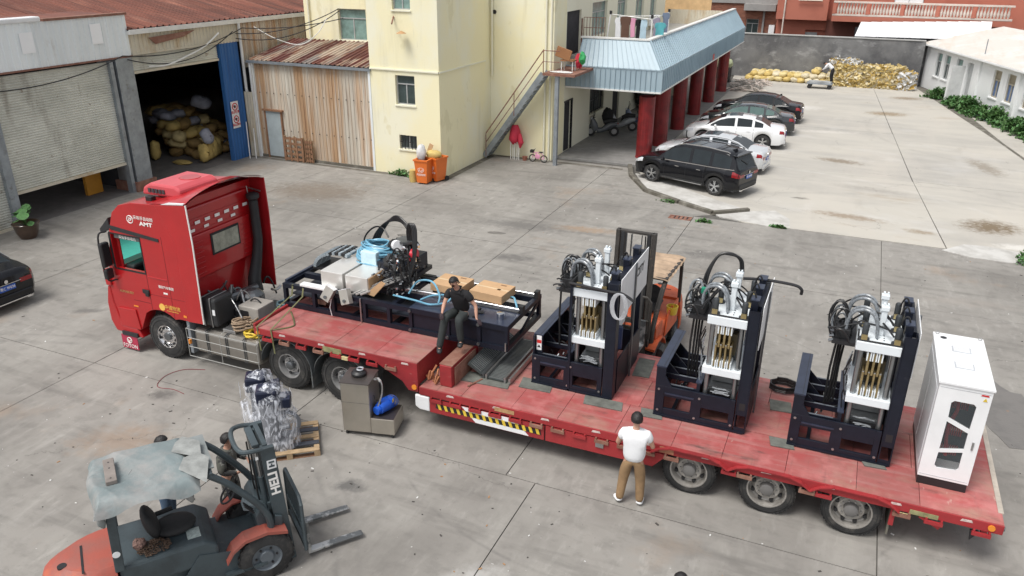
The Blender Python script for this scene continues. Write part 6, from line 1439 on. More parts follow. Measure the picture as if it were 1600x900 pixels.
    for k in range(8): P('valve_knob', MB().cyl((.44, .28+k*.10, 1.98+.04*(k % 3)), (.37, .28+k*.10, 1.96+.04*(k % 3)), .03, n=8), steel_dark)
    for k in range(9):
        rr = r_.uniform(.16, .27); c = Vector((.50+r_.uniform(-.05, .05), .5+r_.uniform(-.15, .3), 2.22+r_.uniform(-.08, .1))); pts = []
        ax = r_.uniform(-.5, .5)
        for j in range(18):
            a = 2*PI*j/18; v = Vector((rr*math.cos(a)*.55, rr*.25*math.sin(a+ax), rr*math.sin(a))); pts.append(c+v)
        P('looped_hose', MB().tube(pts, r_.uniform(.014, .022), 6, closed=True), black_hose if k % 3 else grey_hose, smooth=True)
    for k in range(8):
        a = Vector((.62+r_.uniform(-.1, .1), .25+k*.09, 2.0)); P('manifold_hose', MB().tube(arc(a, a+Vector((-.22, r_.uniform(-.1, .1), r_.uniform(.05, .2))), r_.uniform(.05, .15), 8), .015, 6), black_hose, smooth=True)
    vx = (.50, .54, .58, .63) if var else (.42, .60, .65)
    for k, xx in enumerate(vx): P('down_hose', MB().tube([(xx, .4+.05*k, 1.98), (xx-.03+.02*math.sin(k), .42+.05*k, 1.4), (xx-.02, .45+.03*k, .7)], .020, 7), black_hose, smooth=True)
    # fine wiring on the left flank of the press
    for k in range(10):
        z0 = r_.uniform(1.1, 1.95); P('wiring', MB().tube([(.76, .06+.02*k, z0), (.70+r_.uniform(-.03, .03), .1+.02*k, z0-.25), (.76, .1+.02*k, z0-.5-.2*r_.random())], .010, 5), grey_hose if k % 2 else black_hose)
    # right-hand upright frame
    P('right_column', MB().box(1.44, 1.46, .0, .26, .0, 2.36).box(1.46, 1.62, .0, .02, .35, 2.36).box(1.62, 1.64, .0, .26, .0, 2.36) if var else MB().box(1.44, 1.64, .0, .20, .0, 2.36), navy if not var else black_matt if 0 else navy, bevel=.006)
    if var: P('column_foot', MB().box(1.46, 1.62, .0, .02, .0, .10), navy); P('column_slot', MB().box(1.49, 1.59, -.004, .0, .46, .60), black_p)
    P('rear_column', MB().box(1.46, 1.62, D-.25, D-.05, .0, 2.36), navy, bevel=.006)
    P('right_side_plate', MB().box(1.62, 1.645, .262, D-.26, .0, .72), navy)
    P('right_top_beam', MB().box(1.50, 1.62, .262, D-.26, 2.26, 2.36), navy, bevel=.005)
    P('sign_panel', MB().prism([(.10, 1.62), (D-.05, 1.62), (D-.05, 2.42), (.10, 2.42)], 'x', 1.655, 1.668), white_p)
    P('panel_post', MB().box(1.668, 1.70, D*.5, D*.5+.05, 0, 2.42), steel_dark)
    for k, yy in enumerate((.25, D*.5, D-.35)): P('top_box', MB().box(1.44, 1.56, yy-.08, yy+.12, 2.24, 2.48), navy, bevel=.01); P('box_lid', MB().box(1.43, 1.57, yy-.09, yy+.13, 2.481, 2.50), navy_sheen)
    for k in range(3): P('box_hose', MB().tube(arc((1.38, .3+.4*k, 2.42), (1.5, .28+.4*k, 2.5), .12, 8), .014, 6), black_hose)
    P('flank_rod', MB().cyl((1.50, .5, .6), (1.50, .5, 2.2), .02, n=8), steel); P('flank_motor', MB().cyl((1.54, .62, .8), (1.54, .62, 1.25), .07, n=12), M('motor_navy', (.03, .05, .12), .4))
    return t
m1 = press('press_machine', 'front press machine nearest the seated man, with a silver hose loop on its post', -5.03, 12.62, 0, 1, depth=2.05)
P1 = lambda n, mb, m, **k: lpart(n, mb, m, m1, **k)
P1('control_bar', MB().tube([(.72, -.03, 2.26), (1.50, -.03, 2.22), (1.72, -.03, 2.22), (1.95, -.02, 2.10)], .026, 8), black_p, smooth=True); P1('thin_post', MB().box(.745, .785, -.02, .03, .0, 2.26), navy)
for k in range(4): P1('silver_loop', MB().tube([(1.66+.02*k+.13*math.cos(2*PI*j/20), -.08, 1.98+.25*math.sin(2*PI*j/20)) for j in range(20)], .012, 6, closed=True), M('hose_clear', (.40, .41, .43), .25, var=.4))
lt_ = text('panel_lettering', 'SCITY', .24, black_p, m1, (1.672, 1.35, 2.15), rx=(PI/2, 0, PI/2), bold=.006)
m2 = press('press_machine', 'middle press machine with tall black arching hoses and an arm reaching right', -2.55, 12.46, 1, 2)
P2 = lambda n, mb, m, **k: lpart(n, mb, m, m2, **k)
for k in range(2): P2('tall_hose', MB().tube([(.52+.05*k, .8, 2.1), (.55+.04*k, .85, 2.55), (.72, .95, 2.9), (.92+.02*k, 1.0, 2.95-.02*k), (1.08+.03*k, 1.02, 2.85), (1.12+.04*k, 1.02, 2.62)], .024, 8), black_hose, smooth=True)
P2('swing_arm', MB().tube([(1.15, 1.25, 2.42), (1.5, 1.3, 2.44), (2.0, 1.32, 2.42), (2.15, 1.32, 2.36), (2.16, 1.32, 2.26)], .028, 8), black_p, smooth=True); P2('green_connector', MB().box(.55, .65, .5, .58, 2.32, 2.42), M('conn_green', (.02, .25, .15), .5))
m3 = press('press_machine', 'rear press machine beside the white control cabinet', -.20, 12.46, 1, 3)
solo('hose_coil', 'coiled dark cable lying at the deck edge behind the rear press machine', 'cable coil', MB().tube([Vector((-.45+.26*math.cos(a*.7), 14.35+.2*math.sin(a*.7), DZ+.03+.0035*a)) for a in range(40)], .020, 6), black_hose)
pad(-5.25, -4.55, 12.35, 12.75, 'rubber pad under the left foot of the front press machine'); pad(-3.9, -3.1, 12.28, 12.6, 'rubber pad under the right foot of the front press machine'); pad(-3.35, -2.95, 13.7, 14.5, 'rubber pad behind the front press machine on the right')
pad(-2.8, -2.35, 12.3, 12.6, 'rubber pad under the left foot of the middle press machine'); pad(-.5, -.05, 12.3, 12.6, 'rubber pad under the left foot of the rear press machine'); pad(1.0, 1.4, 12.33, 12.5, 'rubber pad under the right foot of the rear press machine'); pad(-.65, -.2, 13.5, 13.9, 'rubber pad at the left rear of the rear press machine')
# control cabinet
cc = thing('control_cabinet', 'tall white electrical cabinet with angular windows at the trailer tail', 'cabinet', (2.18, 13, DZ+.006))
cz = DZ+.006
part('plinth', MB().box(1.83, 2.53, 12.21, 14.0, cz, cz+.15), black_p, cc)
body = part('housing', MB().box(1.82, 2.54, 12.2, 14.02, cz+.151, 2.78), white_p, cc)
wp = [[(2.07, 2.50), (2.33, 2.50), (2.37, 2.46), (2.36, 2.06), (2.04, 2.20), (2.03, 2.46)], [(2.035, 2.13), (2.355, 1.99), (2.355, 1.70), (2.03, 1.62)], [(2.03, 1.56), (2.355, 1.64), (2.355, 1.34), (2.32, 1.30), (2.06, 1.28), (2.02, 1.32)]]
cut(body, [MB().prism(w_, 'y', 12.1, 12.24) for w_ in wp])
cut(body, [(1.88, 2.48, 12.235, 12.7, cz+.25, 2.65)])
part('inner_lining', MB().box(1.89, 2.47, 12.66, 12.69, 1.15, 2.62), M('cab_inner', (.06, .06, .065), .7), cc); 
q = random.Random(77)
for z in (2.27, 1.78, 1.42):
    for k in range(12): part('red_wire', MB().box(2.0+k*.03, 2.012+k*.03, 12.6, 12.64, z-.10, z+.07), refl_red, cc)
    part('terminal_rail', MB().box(1.95, 2.42, 12.62, 12.655, z-.02, z+.03), stone_w, cc)
part('wire_loom', MB().tube([(2.12, 12.6, 2.5), (2.2, 12.58, 2.2), (2.14, 12.6, 1.8), (2.2, 12.6, 1.3)], .03, 6), refl_red, cc)
for k, w_ in enumerate(wp): part('window_pane', MB().prism([(a, c) for a, c in w_], 'y', 12.215, 12.22), glass('cab_glass', (.1, .12, .13), .25) if k == 0 else MATS['cab_glass'], cc)
part('door_seam', MB().box(1.836, 2.524, 12.196, 12.2, 2.70, 2.704).box(1.836, 2.524, 12.196, 12.2, cz+.19, cz+.194), cab_grey, cc)
part('side_panel', MB().box(1.812, 1.82, 12.35, 13.2, cz+.28, 2.6), M('side_satin', (.62, .64, .66), .35, var=.03), cc); part('side_panel', MB().box(1.812, 1.82, 13.24, 13.95, cz+.28, 2.6), MATS['side_satin'], cc)
part('handle', MB().box(2.44, 2.47, 12.18, 12.2, 1.72, 1.86), steel, cc, bevel=.004)
part('brand_mark', MB().prism([(2.39, 2.665), (2.50, 2.665), (2.49, 2.69), (2.40, 2.69)], 'y', 12.194, 12.199), refl_red, cc); part('warning_label', MB().prism([(2.43, 2.58), (2.49, 2.58), (2.46, 2.64)], 'y', 12.194, 12.199), yellow_p, cc)
for y in (12.75, 13.35):
    lv = part('roof_vent', MB().box(2.05, 2.33, y, y+.22, 2.7955, 2.802), M('vent_grey', (.45, .47, .50), .5), cc)
    for k in range(6): part('vent_slat', MB().box(2.07, 2.31, y+.02+k*.034, y+.035+k*.034, 2.8022, 2.808), white_p, lv)
part('roof_cap', MB().box(1.80, 2.56, 12.18, 14.04, 2.765, 2.795), white_p, cc); part('cable_hole', MB().cyl((1.95, 13.85, 2.7955), (1.95, 13.85, 2.80), .05, n=16), black_p, cc)
for x, y in ((1.86, 13.97), (2.5, 13.97), (1.86, 12.26), (2.5, 12.26)): part('lifting_eye', MB().tube(ring((x, y, 2.82), .025, 10, 'y'), .007, 5, closed=True), steel, cc) if y > 13 else None

# ============================================================ LONG MACHINE BED ON THE GOOSENECK
lm = thing('machine_bed', 'long navy steel machine bed with silver rails spanning the raised trailer deck', 'machine', (-8.3, 13.5, GZ+.01))
L = lambda n, mb, m, **k: part(n, mb, m, lm, **k)
b0 = GZ+.012; t0 = 1.98; LX0, LX1, LY0, LY1 = -11.02, -5.58, 12.70, 14.50
L('front_bottom_rail', MB().box(LX0, LX1, LY0, LY0+.10, b0, b0+.10), navy); L('front_top_rail', MB().box(LX0, LX1, LY0, LY0+.10, t0-.10, t0), navy)
for x in (LX0, -10.25, -9.75, -8.95, -8.35, -7.82, -6.95, -6.25, LX1-.08): L('front_post', MB().box(x, x+.075, LY0+.003, LY0+.097, b0+.101, t0-.101), navy)
for a, b_ in ((-7.74, -6.96), (-6.87, -6.26), (-6.17, -5.67)): L('recessed_panel', MB().box(a, b_, LY0+.04, LY0+.06, b0+.101, t0-.101), navy)
L('back_bottom_rail', MB().box(LX0, LX1, LY1-.1, LY1, b0, b0+.1), navy); L('back_top_rail', MB().box(LX0, LX1, LY1-.1, LY1, t0-.1, t0), navy)
for x in (LX0, -9.6, -8.2, -6.9, LX1-.08): L('back_post', MB().box(x, x+.075, LY1-.097, LY1-.003, b0+.101, t0-.101), navy)
for x in (LX0, LX1-.1): L('end_rail', MB().box(x, x+.1, LY0+.101, LY1-.101, t0-.1, t0), navy); L('end_bottom_rail', MB().box(x, x+.1, LY0+.101, LY1-.101, b0, b0+.1), navy)
L('end_side_bar', MB().box(LX0, LX0+.06, LY0+.1, LY1-.1, t0+.001, t0+.05), navy_sheen)
for x in (-10.3, -9.3, -8.3, -7.3, -6.5): L('cross_beam', MB().box(x, x+.09, LY0+.101, LY1-.101, t0-.12, t0-.02), navy); L('lower_cross_beam', MB().box(x, x+.08, LY0+.101, LY1-.101, b0, b0+.08), navy)
L('inner_beam', MB().box(LX0+.1, LX1-.1, 13.34, 13.46, t0-.1, t0+.02), navy); L('inner_beam', MB().box(LX0+.1, LX1-.1, 14.2, 14.32, t0-.1, t0+.02), navy)
L('table_top', MB().box(-7.80, LX1, LY0, 13.33, t0+.001, t0+.02), navy_sheen, bevel=.004); L('table_seam', MB().box(-6.35, -6.34, LY0+.2, 13.3, t0+.02, t0+.022), black_p)
L('tray_floor', MB().box(-7.8, LX1-.1, 13.47, 14.19, t0-.2, t0-.18), M('tray_dark', (.03, .035, .05), .5), ); L('tray_floor', MB().box(LX0+.1, -7.9, LY0+.15, 14.19, t0-.3, t0-.28), MATS['tray_dark'])
for y, x0 in ((13.40, -9.0), (14.26, -8.0)):
    L('linear_rail', MB().cyl((x0, y, t0+.075), (LX1-.04, y, t0+.075), .035, n=12), chrome, smooth=True); L('rail_base', MB().box(x0, LX1-.04, y-.03, y+.03, t0+.021, t0+.05), steel)
L('end_post', MB().box(LX1-.06, LX1+.03, 13.37, 13.5, t0, t0+.16), black_p); L('end_post', MB().box(LX1-.06, LX1+.03, 14.2, 14.35, t0, t0+.16), black_p)
L('end_gusset', MB().prism([(13.4, b0+.1), (14.4, t0-.1), (14.4, t0-.2), (13.5, b0+.1)], 'x', LX1-.06, LX1-.02), navy)
for x in (-7.79, -6.92, -6.22): 
    for z in (t0-.06, b0+.06): L('levelling_bolt', MB().cyl((x, LY0-.03, z), (x, LY0, z), .035, n=10), steel_dark)
L('threaded_rod', MB().cyl((-8.98, LY0-.02, b0+.02), (-8.98, LY0-.02, t0-.0), .018, n=8), steel); L('threaded_rod', MB().cyl((-5.62, LY0-.02, b0+.02), (-5.62, LY0-.02, b0+.2), .018, n=8), steel)
L('aluminium_tray', MB().box(-10.55, -9.75, LY0+.0, LY0+.16, t0+.002, t0+.06), white_p, bevel=.01)
L('brown_block', MB().box(-10.35, -10.05, LY0+.2, LY0+.5, b0+.1, b0+.25), rust_brown)
# drag chain arcing at the left rear
for lane in range(3):
    yy = 13.75+lane*.2
    for k in range(15):
        a = PI*(.97-.55*k/14); c = Vector((-10.15+.62*math.cos(a)*1.15, yy, t0+.05+.42*math.sin(a))); m = Matrix.Rotation(-(a-PI/2), 3, 'Y')
        L('chain_link', MB().obox(c, (.06, .16, .07), m), black_matt if k > 8 and (k % 2) else M('chain_grey', (.30, .35, .38), .5))
L('chain_support', MB().box(-10.9, -9.4, 13.65, 14.35, t0+.02, t0+.05), black_p)
# head carriage with hoses
L('carriage_plate', MB().box(-9.3, -8.3, 13.2, 14.6, t0+.11, t0+.2), black_p); L('carriage_body', MB().box(-9.05, -8.35, 13.5, 14.5, t0+.2, t0+.55), navy, bevel=.02)
L('red_disc', MB().cyl((-8.22, 13.62, t0+.78), (-8.14, 13.62, t0+.78), .15, n=20), M('disc_red', (.55, .02, .04), .3)); L('white_flange', MB().cyl((-8.62, 13.62, t0+.95), (-8.52, 13.55, t0+.97), .11, n=16), white_p)
L('spindle_motor', MB().cyl((-8.5, 13.9, t0+.55), (-8.5, 13.9, t0+1.0), .16, n=16), M('motor_grey', (.20, .22, .23), .4, .5)); L('spindle_flange', MB().lathe([(.0, 0), (.22, 0), (.22, .05), (.0, .05)], (-8.45, 13.8, t0+1.0), n=18), steel_dark)
q = random.Random(31)
cmb = {0: MB(), 1: MB(), 2: MB()}
for i in range(120):
    c = Vector((q.gauss(-8.38, .17), q.uniform(13.0, 13.8), t0+q.uniform(.05, .95))); k = q.choice([0, 0, 1, 2])
    m = Matrix.Rotation(q.uniform(0, 3), 3, 'X') @ Matrix.Rotation(q.uniform(0, 3), 3, 'Z')
    if q.random() < .6: cmb[k].obox(c, (q.uniform(.03, .10), q.uniform(.03, .08), q.uniform(.02, .06)), m)
    else: cmb[k].cyl(c, c+m @ Vector((0, 0, q.uniform(.05, .15))), q.uniform(.012, .035), n=8)
for k, (m_, n_) in enumerate(((black_p, 'fitting_black'), (chrome, 'fitting_chrome'), (steel_dark, 'fitting_steel'))): L('valve_fittings', cmb[k], m_, kind='stuff')
for i in range(26):
    a = Vector((q.gauss(-8.4, .15), q.uniform(13.0, 13.9), t0+q.uniform(.1, .9))); c = a+Vector((q.uniform(-.25, .25), q.uniform(-.3, .3), q.uniform(-.5, .1)))
    L('small_hose', MB().tube(arc(a, c, q.uniform(-.15, .25), 8, side=(q.uniform(-.1, .1), 0, 0)), q.uniform(.010, .02), 6), black_hose, smooth=True)
for k in range(4): L('arching_hose', MB().tube([(-9.75+.05*k, 14.3, t0+.3), (-9.6+.05*k, 14.3, t0+.8), (-9.2+.04*k, 14.2, t0+1.2+.03*k), (-8.8, 14.1, t0+1.32+.03*k), (-8.55+.03*k, 14.0, t0+1.2), (-8.5+.03*k, 13.95, t0+.95)], .024, 8), black_hose, smooth=True)
for k in range(3): L('arching_hose', MB().tube([(-8.36+.04*k, 13.75, t0+.85), (-8.40+.04*k, 13.75, t0+1.25), (-8.30+.04*k, 13.7, t0+1.45), (-8.20+.04*k, 13.65, t0+1.3), (-8.14+.03*k, 13.5, t0+.8), (-8.2+.03*k, 13.3, t0+.3)], .024, 8), black_hose, smooth=True)
L('arching_hose', MB().tube([(-9.95, 14.35, t0+.25), (-9.9, 14.35, t0+.7), (-9.6, 14.3, t0+1.0), (-9.3, 14.2, t0+1.05), (-9.1, 14.1, t0+.9)], .02, 8), black_hose, smooth=True)
# slanted profiles at the carriage front
for k in range(3): L('aluminium_profile', MB().bar((-9.25+.12*k, 12.75, t0+.02+.02*k), (-8.35+.1*k, 13.35, t0+.42), .03), M('profile_alu', (.55, .54, .52), .4, .5))
L('brown_plate', MB().prism([(-8.95, t0+.05), (-8.55, t0+.40), (-8.45, t0+.36), (-8.75, t0+.02)], 'y', 12.86, 12.88), carton)
# pair of stainless cabinets lying on the bed
for k, (x0, lab) in enumerate(((-10.08, 'left'), (-9.45, 'right'))):
    t = thing('steel_cabinet', lab+' one of two bright metal cabinets lying on the machine bed', 'cabinet', (x0+.28, 13.3, t0+.02), group='metal cabinets on the machine bed')
    part('housing', MB().box(x0, x0+.56, 12.86, 13.85, t0+.035, t0+.40), M('cabinet_steel', (.78, .765, .73), .28, .55, var=.05), t, bevel=.01)
    if k: part('cardboard_side', MB().box(x0+.561, x0+.575, 12.9, 13.75, t0+.06, t0+.38), carton, t); part('yellow_label', MB().box(x0+.576, x0+.58, 13.5, 13.72, t0+.24, t0+.38), yellow_p, t)
for k, (x, a) in enumerate(((-9.72, .45), (-9.28, -.35))):
    m = Matrix.Rotation(a, 3, 'Y') @ Matrix.Rotation(-.25, 3, 'X')
    t = thing('control_box', ['left', 'right'][k]+' small stainless control box hanging crooked on the bed front', 'control box', (x, 12.62, t0-.05), group='small control boxes on the bed front')
    c = Vector((x, 12.6, t0+.02)); part('housing', MB().obox(c, (.22, .14, .32), m), M('box_steel', (.50, .48, .44), .3, .5), t, bevel=.008); part('lid', MB().obox(c+m @ Vector((0, 0, .165)), (.23, .15, .012), m), white_p, t)
    part('knob', MB().cyl(c+m @ Vector((0, -.071, -.08)), c+m @ Vector((0, -.10, -.08)), .035, n=12), steel_dark, t)
solo('dangling_cable', 'white cable dangling from the left control box down the bed front', 'cable', MB().tube([(-9.66, 12.6, t0-.1), (-9.7, 12.58, t0-.3), (-9.68, 12.6, b0+.05)], .010, 5), white_p)
# blue hose coil over a wrapped white box
hb = thing('blue_hose_coil', 'big coil of translucent blue hose heaped over a pale box behind the cabinets', 'hose coil', (-9.2, 14.0, t0+.3))
q = random.Random(6)
for k in range(15):
    ph = q.uniform(0, 6); rr = .46+q.uniform(-.05, .06)-.014*k; pts = [Vector((-9.3+rr*1.15*math.cos(2*PI*i/26), 13.95+rr*.8*math.sin(2*PI*i/26), t0+.38+.030*k+.03*math.sin(4*PI*i/26+ph))) for i in range(26)]
    part('hose_turn', MB().tube(pts, .021, 7, closed=True), M('hose_blue_opaque', (.16, .38, .52), .25, var=.25), hb, smooth=True)
solo('wrapped_box', 'pale film wrapped box inside the blue hose coil', 'box', MB().box(-9.5, -9.1, 13.55, 13.95, t0+.40, t0+.70), cyan_box, bevel=.02)
solo('black_bag', 'black padded bag lying beside the blue hose coil', 'bag', MB().ell((-8.75, 13.75, t0+.50), (.30, .30, .12), 14, 8, jit=.06), black_rub, smooth=60)
for k in range(2): solo('black_bundle', ['dark film wrapped bundle behind the white flange', 'second dark wrapped bundle next to the spindle'][k], 'bundle', MB().ell((-8.85+.3*k, 14.05, t0+.78+.08*k), (.24, .2, .13), 12, 8, jit=.16), black_hose, smooth=60)
# blue hose lengths on the bed
for k, pts in enumerate(([(-8.1, 13.2, 2.05), (-7.95, 13.35, 2.3), (-7.6, 13.35, 2.35), (-7.3, 13.1, 2.2), (-7.25, 12.95, 2.08)], [(-8.35, 13.0, 2.05), (-8.1, 12.85, 2.12), (-7.7, 12.85, 2.1), (-7.4, 12.9, 2.05), (-7.1, 13.05, 2.1), (-7.15, 13.25, 2.15), (-7.5, 13.2, 2.12), (-7.7, 13.0, 2.06)])):
    solo('blue_hose', ['blue hose arching over the near rail of the bed', 'loose blue hose loop on the navy table top'][k], 'hose', MB().tube(pts, .021, 8), MATS['hose_blue_opaque'], smooth=True, group='blue hoses on the bed')
solo('blue_hose', 'short blue hose tangle at the right end of the bed', 'hose', MB().tube([(-6.2, 13.9, 2.0), (-5.95, 13.8, 2.12), (-5.8, 13.6, 2.1), (-5.72, 13.5, 1.95), (-5.9, 13.6, 1.95)], .022, 8), MATS['hose_blue_opaque'], smooth=True)
# cartons
def cartonb(x0, x1, y0, y1, z, h, a, label):
    t = thing('cardboard_box', label, 'box', ((x0+x1)/2, (y0+y1)/2, z), a, 'cardboard boxes on the machine bed'); w, d = (x1-x0)/2, (y1-y0)/2
    lpart('carton', MB().box(-w, w, -d, d, 0, h), carton, t, bevel=.006); lpart('tape', MB().box(-w-.001, w+.001, -.03, .03, h, h+.002), M('tape', (.62, .46, .28), .3), t)
    if w > .3: lpart('print', MB().box(.12, .2, -.05, .02, h+.001, h+.002).box(.08, .22, .2, .25, h+.0005, h+.001), M('print_brown', (.22, .12, .06), .8), t)
    return t
cartonb(-7.72, -7.0, 12.98+.5, 14.1, t0+.10, .17, R(-3), 'left cardboard box lying between the silver rails behind the seated man')
cartonb(-6.78, -6.02, 13.45, 14.08, t0+.10, .18, R(-4), 'right cardboard box with printed lid lying between the silver rails')
pc = thing('metal_can', 'small shiny metal can standing on the navy table top', 'can', (-5.85, 12.95, t0+.02)); lpart('can', MB().lathe([(0, 0), (.075, 0), (.075, .13), (.078, .135), (.07, .14), (0, .135)], n=18), chrome, pc, smooth=40)
solo('tools', 'dark gloves and small tools left on the table beside the seated man', 'tools', MB().ell((-6.33, 13.05, t0+.04), (.08, .05, .03), 10, 6, jit=.1).box(-6.4, -6.3, 12.8, 12.85, t0+.02, t0+.035).box(-6.45, -6.4, 13.15, 13.22, t0+.02, t0+.06), black_rub)
# straps at the front left corner
for k, (dx, lab) in enumerate(((0, 'left'), (.28, 'right'))):
    solo('lashing_strap', lab+' olive lashing strap from the bed corner down over the deck edge', 'strap', MB().bar((-10.75+dx, 12.72, t0+.01), (-10.72+dx, 12.62, b0+.35), .035, .006).bar((-10.72+dx, 12.62, b0+.35), (-10.85+dx*1.3, TN-.015, GZ+.02), .035, .006).bar((-10.85+dx*1.3, TN-.015, GZ+.02), (-10.80+dx*1.3, TN-.03, .9), .035, .006), strap_m, group='olive lashing straps')
solo('strap_slack', 'slack olive strap lying across the red deck', 'strap', MB().tube([(-10.7, 12.5, GZ+.01), (-10.3, 12.1, GZ+.012), (-10.2, 11.9, GZ+.01), (-10.45, TN+.02, GZ+.01)], .018, 5), strap_m)

# ============================================================ STEEL TANK UNIT, WRAPPED MACHINE
hu = thing('tank_unit', 'brown stainless tank unit on castors with a blue pump on its lower shelf', 'hydraulic unit', (-7.88, 11.12, 0), R(14))
U = lambda n, mb, m, **k: lpart(n, mb, m, hu, **k)
U('tank', MB().box(-.42, .15, -.30, .30, .09, 1.16), stainless, bevel=.02); U('shelf', MB().box(.151, .62, -.30, .30, .09, .42), stainless, bevel=.01); U('panel_seam', MB().box(-.421, .152, -.303, -.299, .74, .745), steel_dark)
U('lid_rim', MB().box(-.43, .16, -.31, .31, 1.155, 1.17), M('lid_dark', (.16, .14, .13), .35, .8)); U('shelf_top', MB().box(.152, .60, -.28, .28, .421, .43), MATS['lid_dark'])
U('filler_base', MB().lathe([(.13, 1.17), (.15, 1.19), (.15, 1.23), (.11, 1.27), (.0, 1.27)], (-.15, .05, 0), n=20), black_p, smooth=40); U('filler_ring', MB().tube(ring((-.12, .05, 1.30), .06, 16), .018, 6, closed=True), chrome)
U('pump_motor', MB().tube([(.28, -.16, .56), (.34, .0, .58), (.40, .15, .57)], [.11, .14, .12], 16), pump_blue, smooth=50)
for k in range(6): U('cooling_fin', MB().tube(ring((.345+.018*k, -.02+.04*k, .57), .128, 16, 'y'), .006, 4, closed=True), pump_blue)
U('pump_head', MB().cyl((.24, -.22, .55), (.28, -.14, .56), .085, n=14), pump_blue); U('terminal_box', MB().box(.44, .50, .0, .10, .62, .70), pump_blue); U('yellow_tag', MB().box(.502, .508, .02, .08, .62, .69), yellow_p)
U('pressure_hose', MB().tube([(.16, .05, 1.1), (.24, .0, 1.14), (.33, -.05, 1.08), (.34, -.08, .9), (.30, -.14, .72), (.26, -.18, .60)], .018, 8), steel, smooth=True); U('elbow_pipe', MB().tube([(.16, .05, 1.1), (.24, .02, 1.13), (.30, -.02, 1.10)], .026, 8), white_pipe, smooth=True)
U('return_hose', MB().tube([(.16, -.05, .8), (.2, -.1, .72), (.3, -.12, .74), (.33, -.18, .62)], .008, 6), black_hose)
for k, (x, y) in enumerate(((-.36, -.24), (.56, -.24), (-.36, .24), (.56, .24))):
    cs = U('castor', MB().cyl((x-.02, y, .04), (x+.02, y, .04), .04, n=12), black_rub); U('castor_fork', MB().box(x-.03, x+.03, y-.02, y+.02, .06, .09), steel)
wpal = thing('wooden_pallet', 'pale wooden pallet under the film wrapped machine heads', 'pallet', (-8.95, 10.0, 0), R(38))
for i in range(5): lpart('deck_board', MB().box(-.55, .55, -.5+i*.23, -.5+i*.23+.12, .115, .135), wood if i % 2 == 0 else M('board_dark', (.05, .055, .07), .8), wpal)
for i in range(3):
    lpart('stringer', MB().box(-.55+i*.5, -.45+i*.5, -.5, .54, .095, .114), wood, wpal)
    for j in range(3): lpart('block', MB().box(-.55+i*.5, -.44+i*.5, -.5+j*.46, -.38+j*.46, .0, .094), wood, wpal)
    lpart('bottom_board', MB().box(-.55, .56, -.49+i*.46, -.39+i*.46, -.0, .012), wood_dark, wpal)
for k, (cx, cy, lab, s_) in enumerate(((-9.55, 10.05, 'left film wrapped navy machine head standing on the pallet', 1.0), (-9.05, 9.75, 'right film wrapped navy machine head standing on the pallet', 1.0))):
    t = thing('wrapped_machine', lab, 'machine head', (cx, cy, .136), R(35), 'film wrapped machine heads on the pallet')
    T = lambda n, mb, m, **kk: lpart(n, mb, m, t, **kk)
    T('base', MB().box(-.22, .3, -.2, .2, 0, .12), M('base_grey', (.17, .18, .20), .5), bevel=.02); T('column', MB().tube([(-.05, 0, .12), (-.05, 0, .95)], [.15, .14], 16), MATS['base_grey'], smooth=True)
    T('motor_cap', MB().box(-.24, .14, -.19, .19, .95, 1.25), M('cap_navy', (.012, .017, .04), .4), bevel=.04); T('ring_flange', MB().tube(ring((.22, 0, .45), .24, 20, 'y'), .04, 8, closed=True), MATS['base_grey'], smooth=True)
    T('hand_wheel', MB().cyl((.12, -.16, .45), (.3, -.16, .48), .055, n=12), MATS['base_grey']); T('head_block', MB().box(.14, .36, -.15, .15, .85, 1.05), MATS['cap_navy'], bevel=.02)
    T('small_label', MB().box(.02, .07, -.194, -.191, 1.05, 1.08), white_p)
    fmb = MB(); rr_ = random.Random(70+k); n, m_ = 18, 16; vs = []
    for i in range(m_+1):
        z = 1.34*i/m_
        for j in range(n):
            a = 2*PI*j/n; sx = (.42 if z < .7 else .30+.06*math.sin(a*2)) * (1 if i < m_-2 else .7 if i < m_ else .2); sy = .26*(1 if i < m_-2 else .7 if i < m_ else .2)
            w_ = 1+.06*math.sin(5*a+z*7+k)+rr_.uniform(-.03, .03); vs.append((.03+sx*w_*math.cos(a), sy*w_*math.sin(a), z+rr_.uniform(-.015, .015)))
    fmb.add(vs, [(i*n+j, i*n+(j+1) % n, (i+1)*n+(j+1) % n, (i+1)*n+j) for i in range(m_) for j in range(n)]); T('film_wrap', fmb, film, smooth=80)
    for kk in range(14):
        a = rr_.uniform(0, 6.3); z0_ = rr_.uniform(.2, 1.0); T('film_crease_glint', MB().tube([Vector((.03+.40*math.cos(a+d*.1), .27*math.sin(a+d*.1), z0_+d*.09+rr_.uniform(-.02, .02))) for d in range(3)], .0035, 4), M('film_white', (.75, .78, .85), .15), )  # white ribbons painted along the creases as highlights
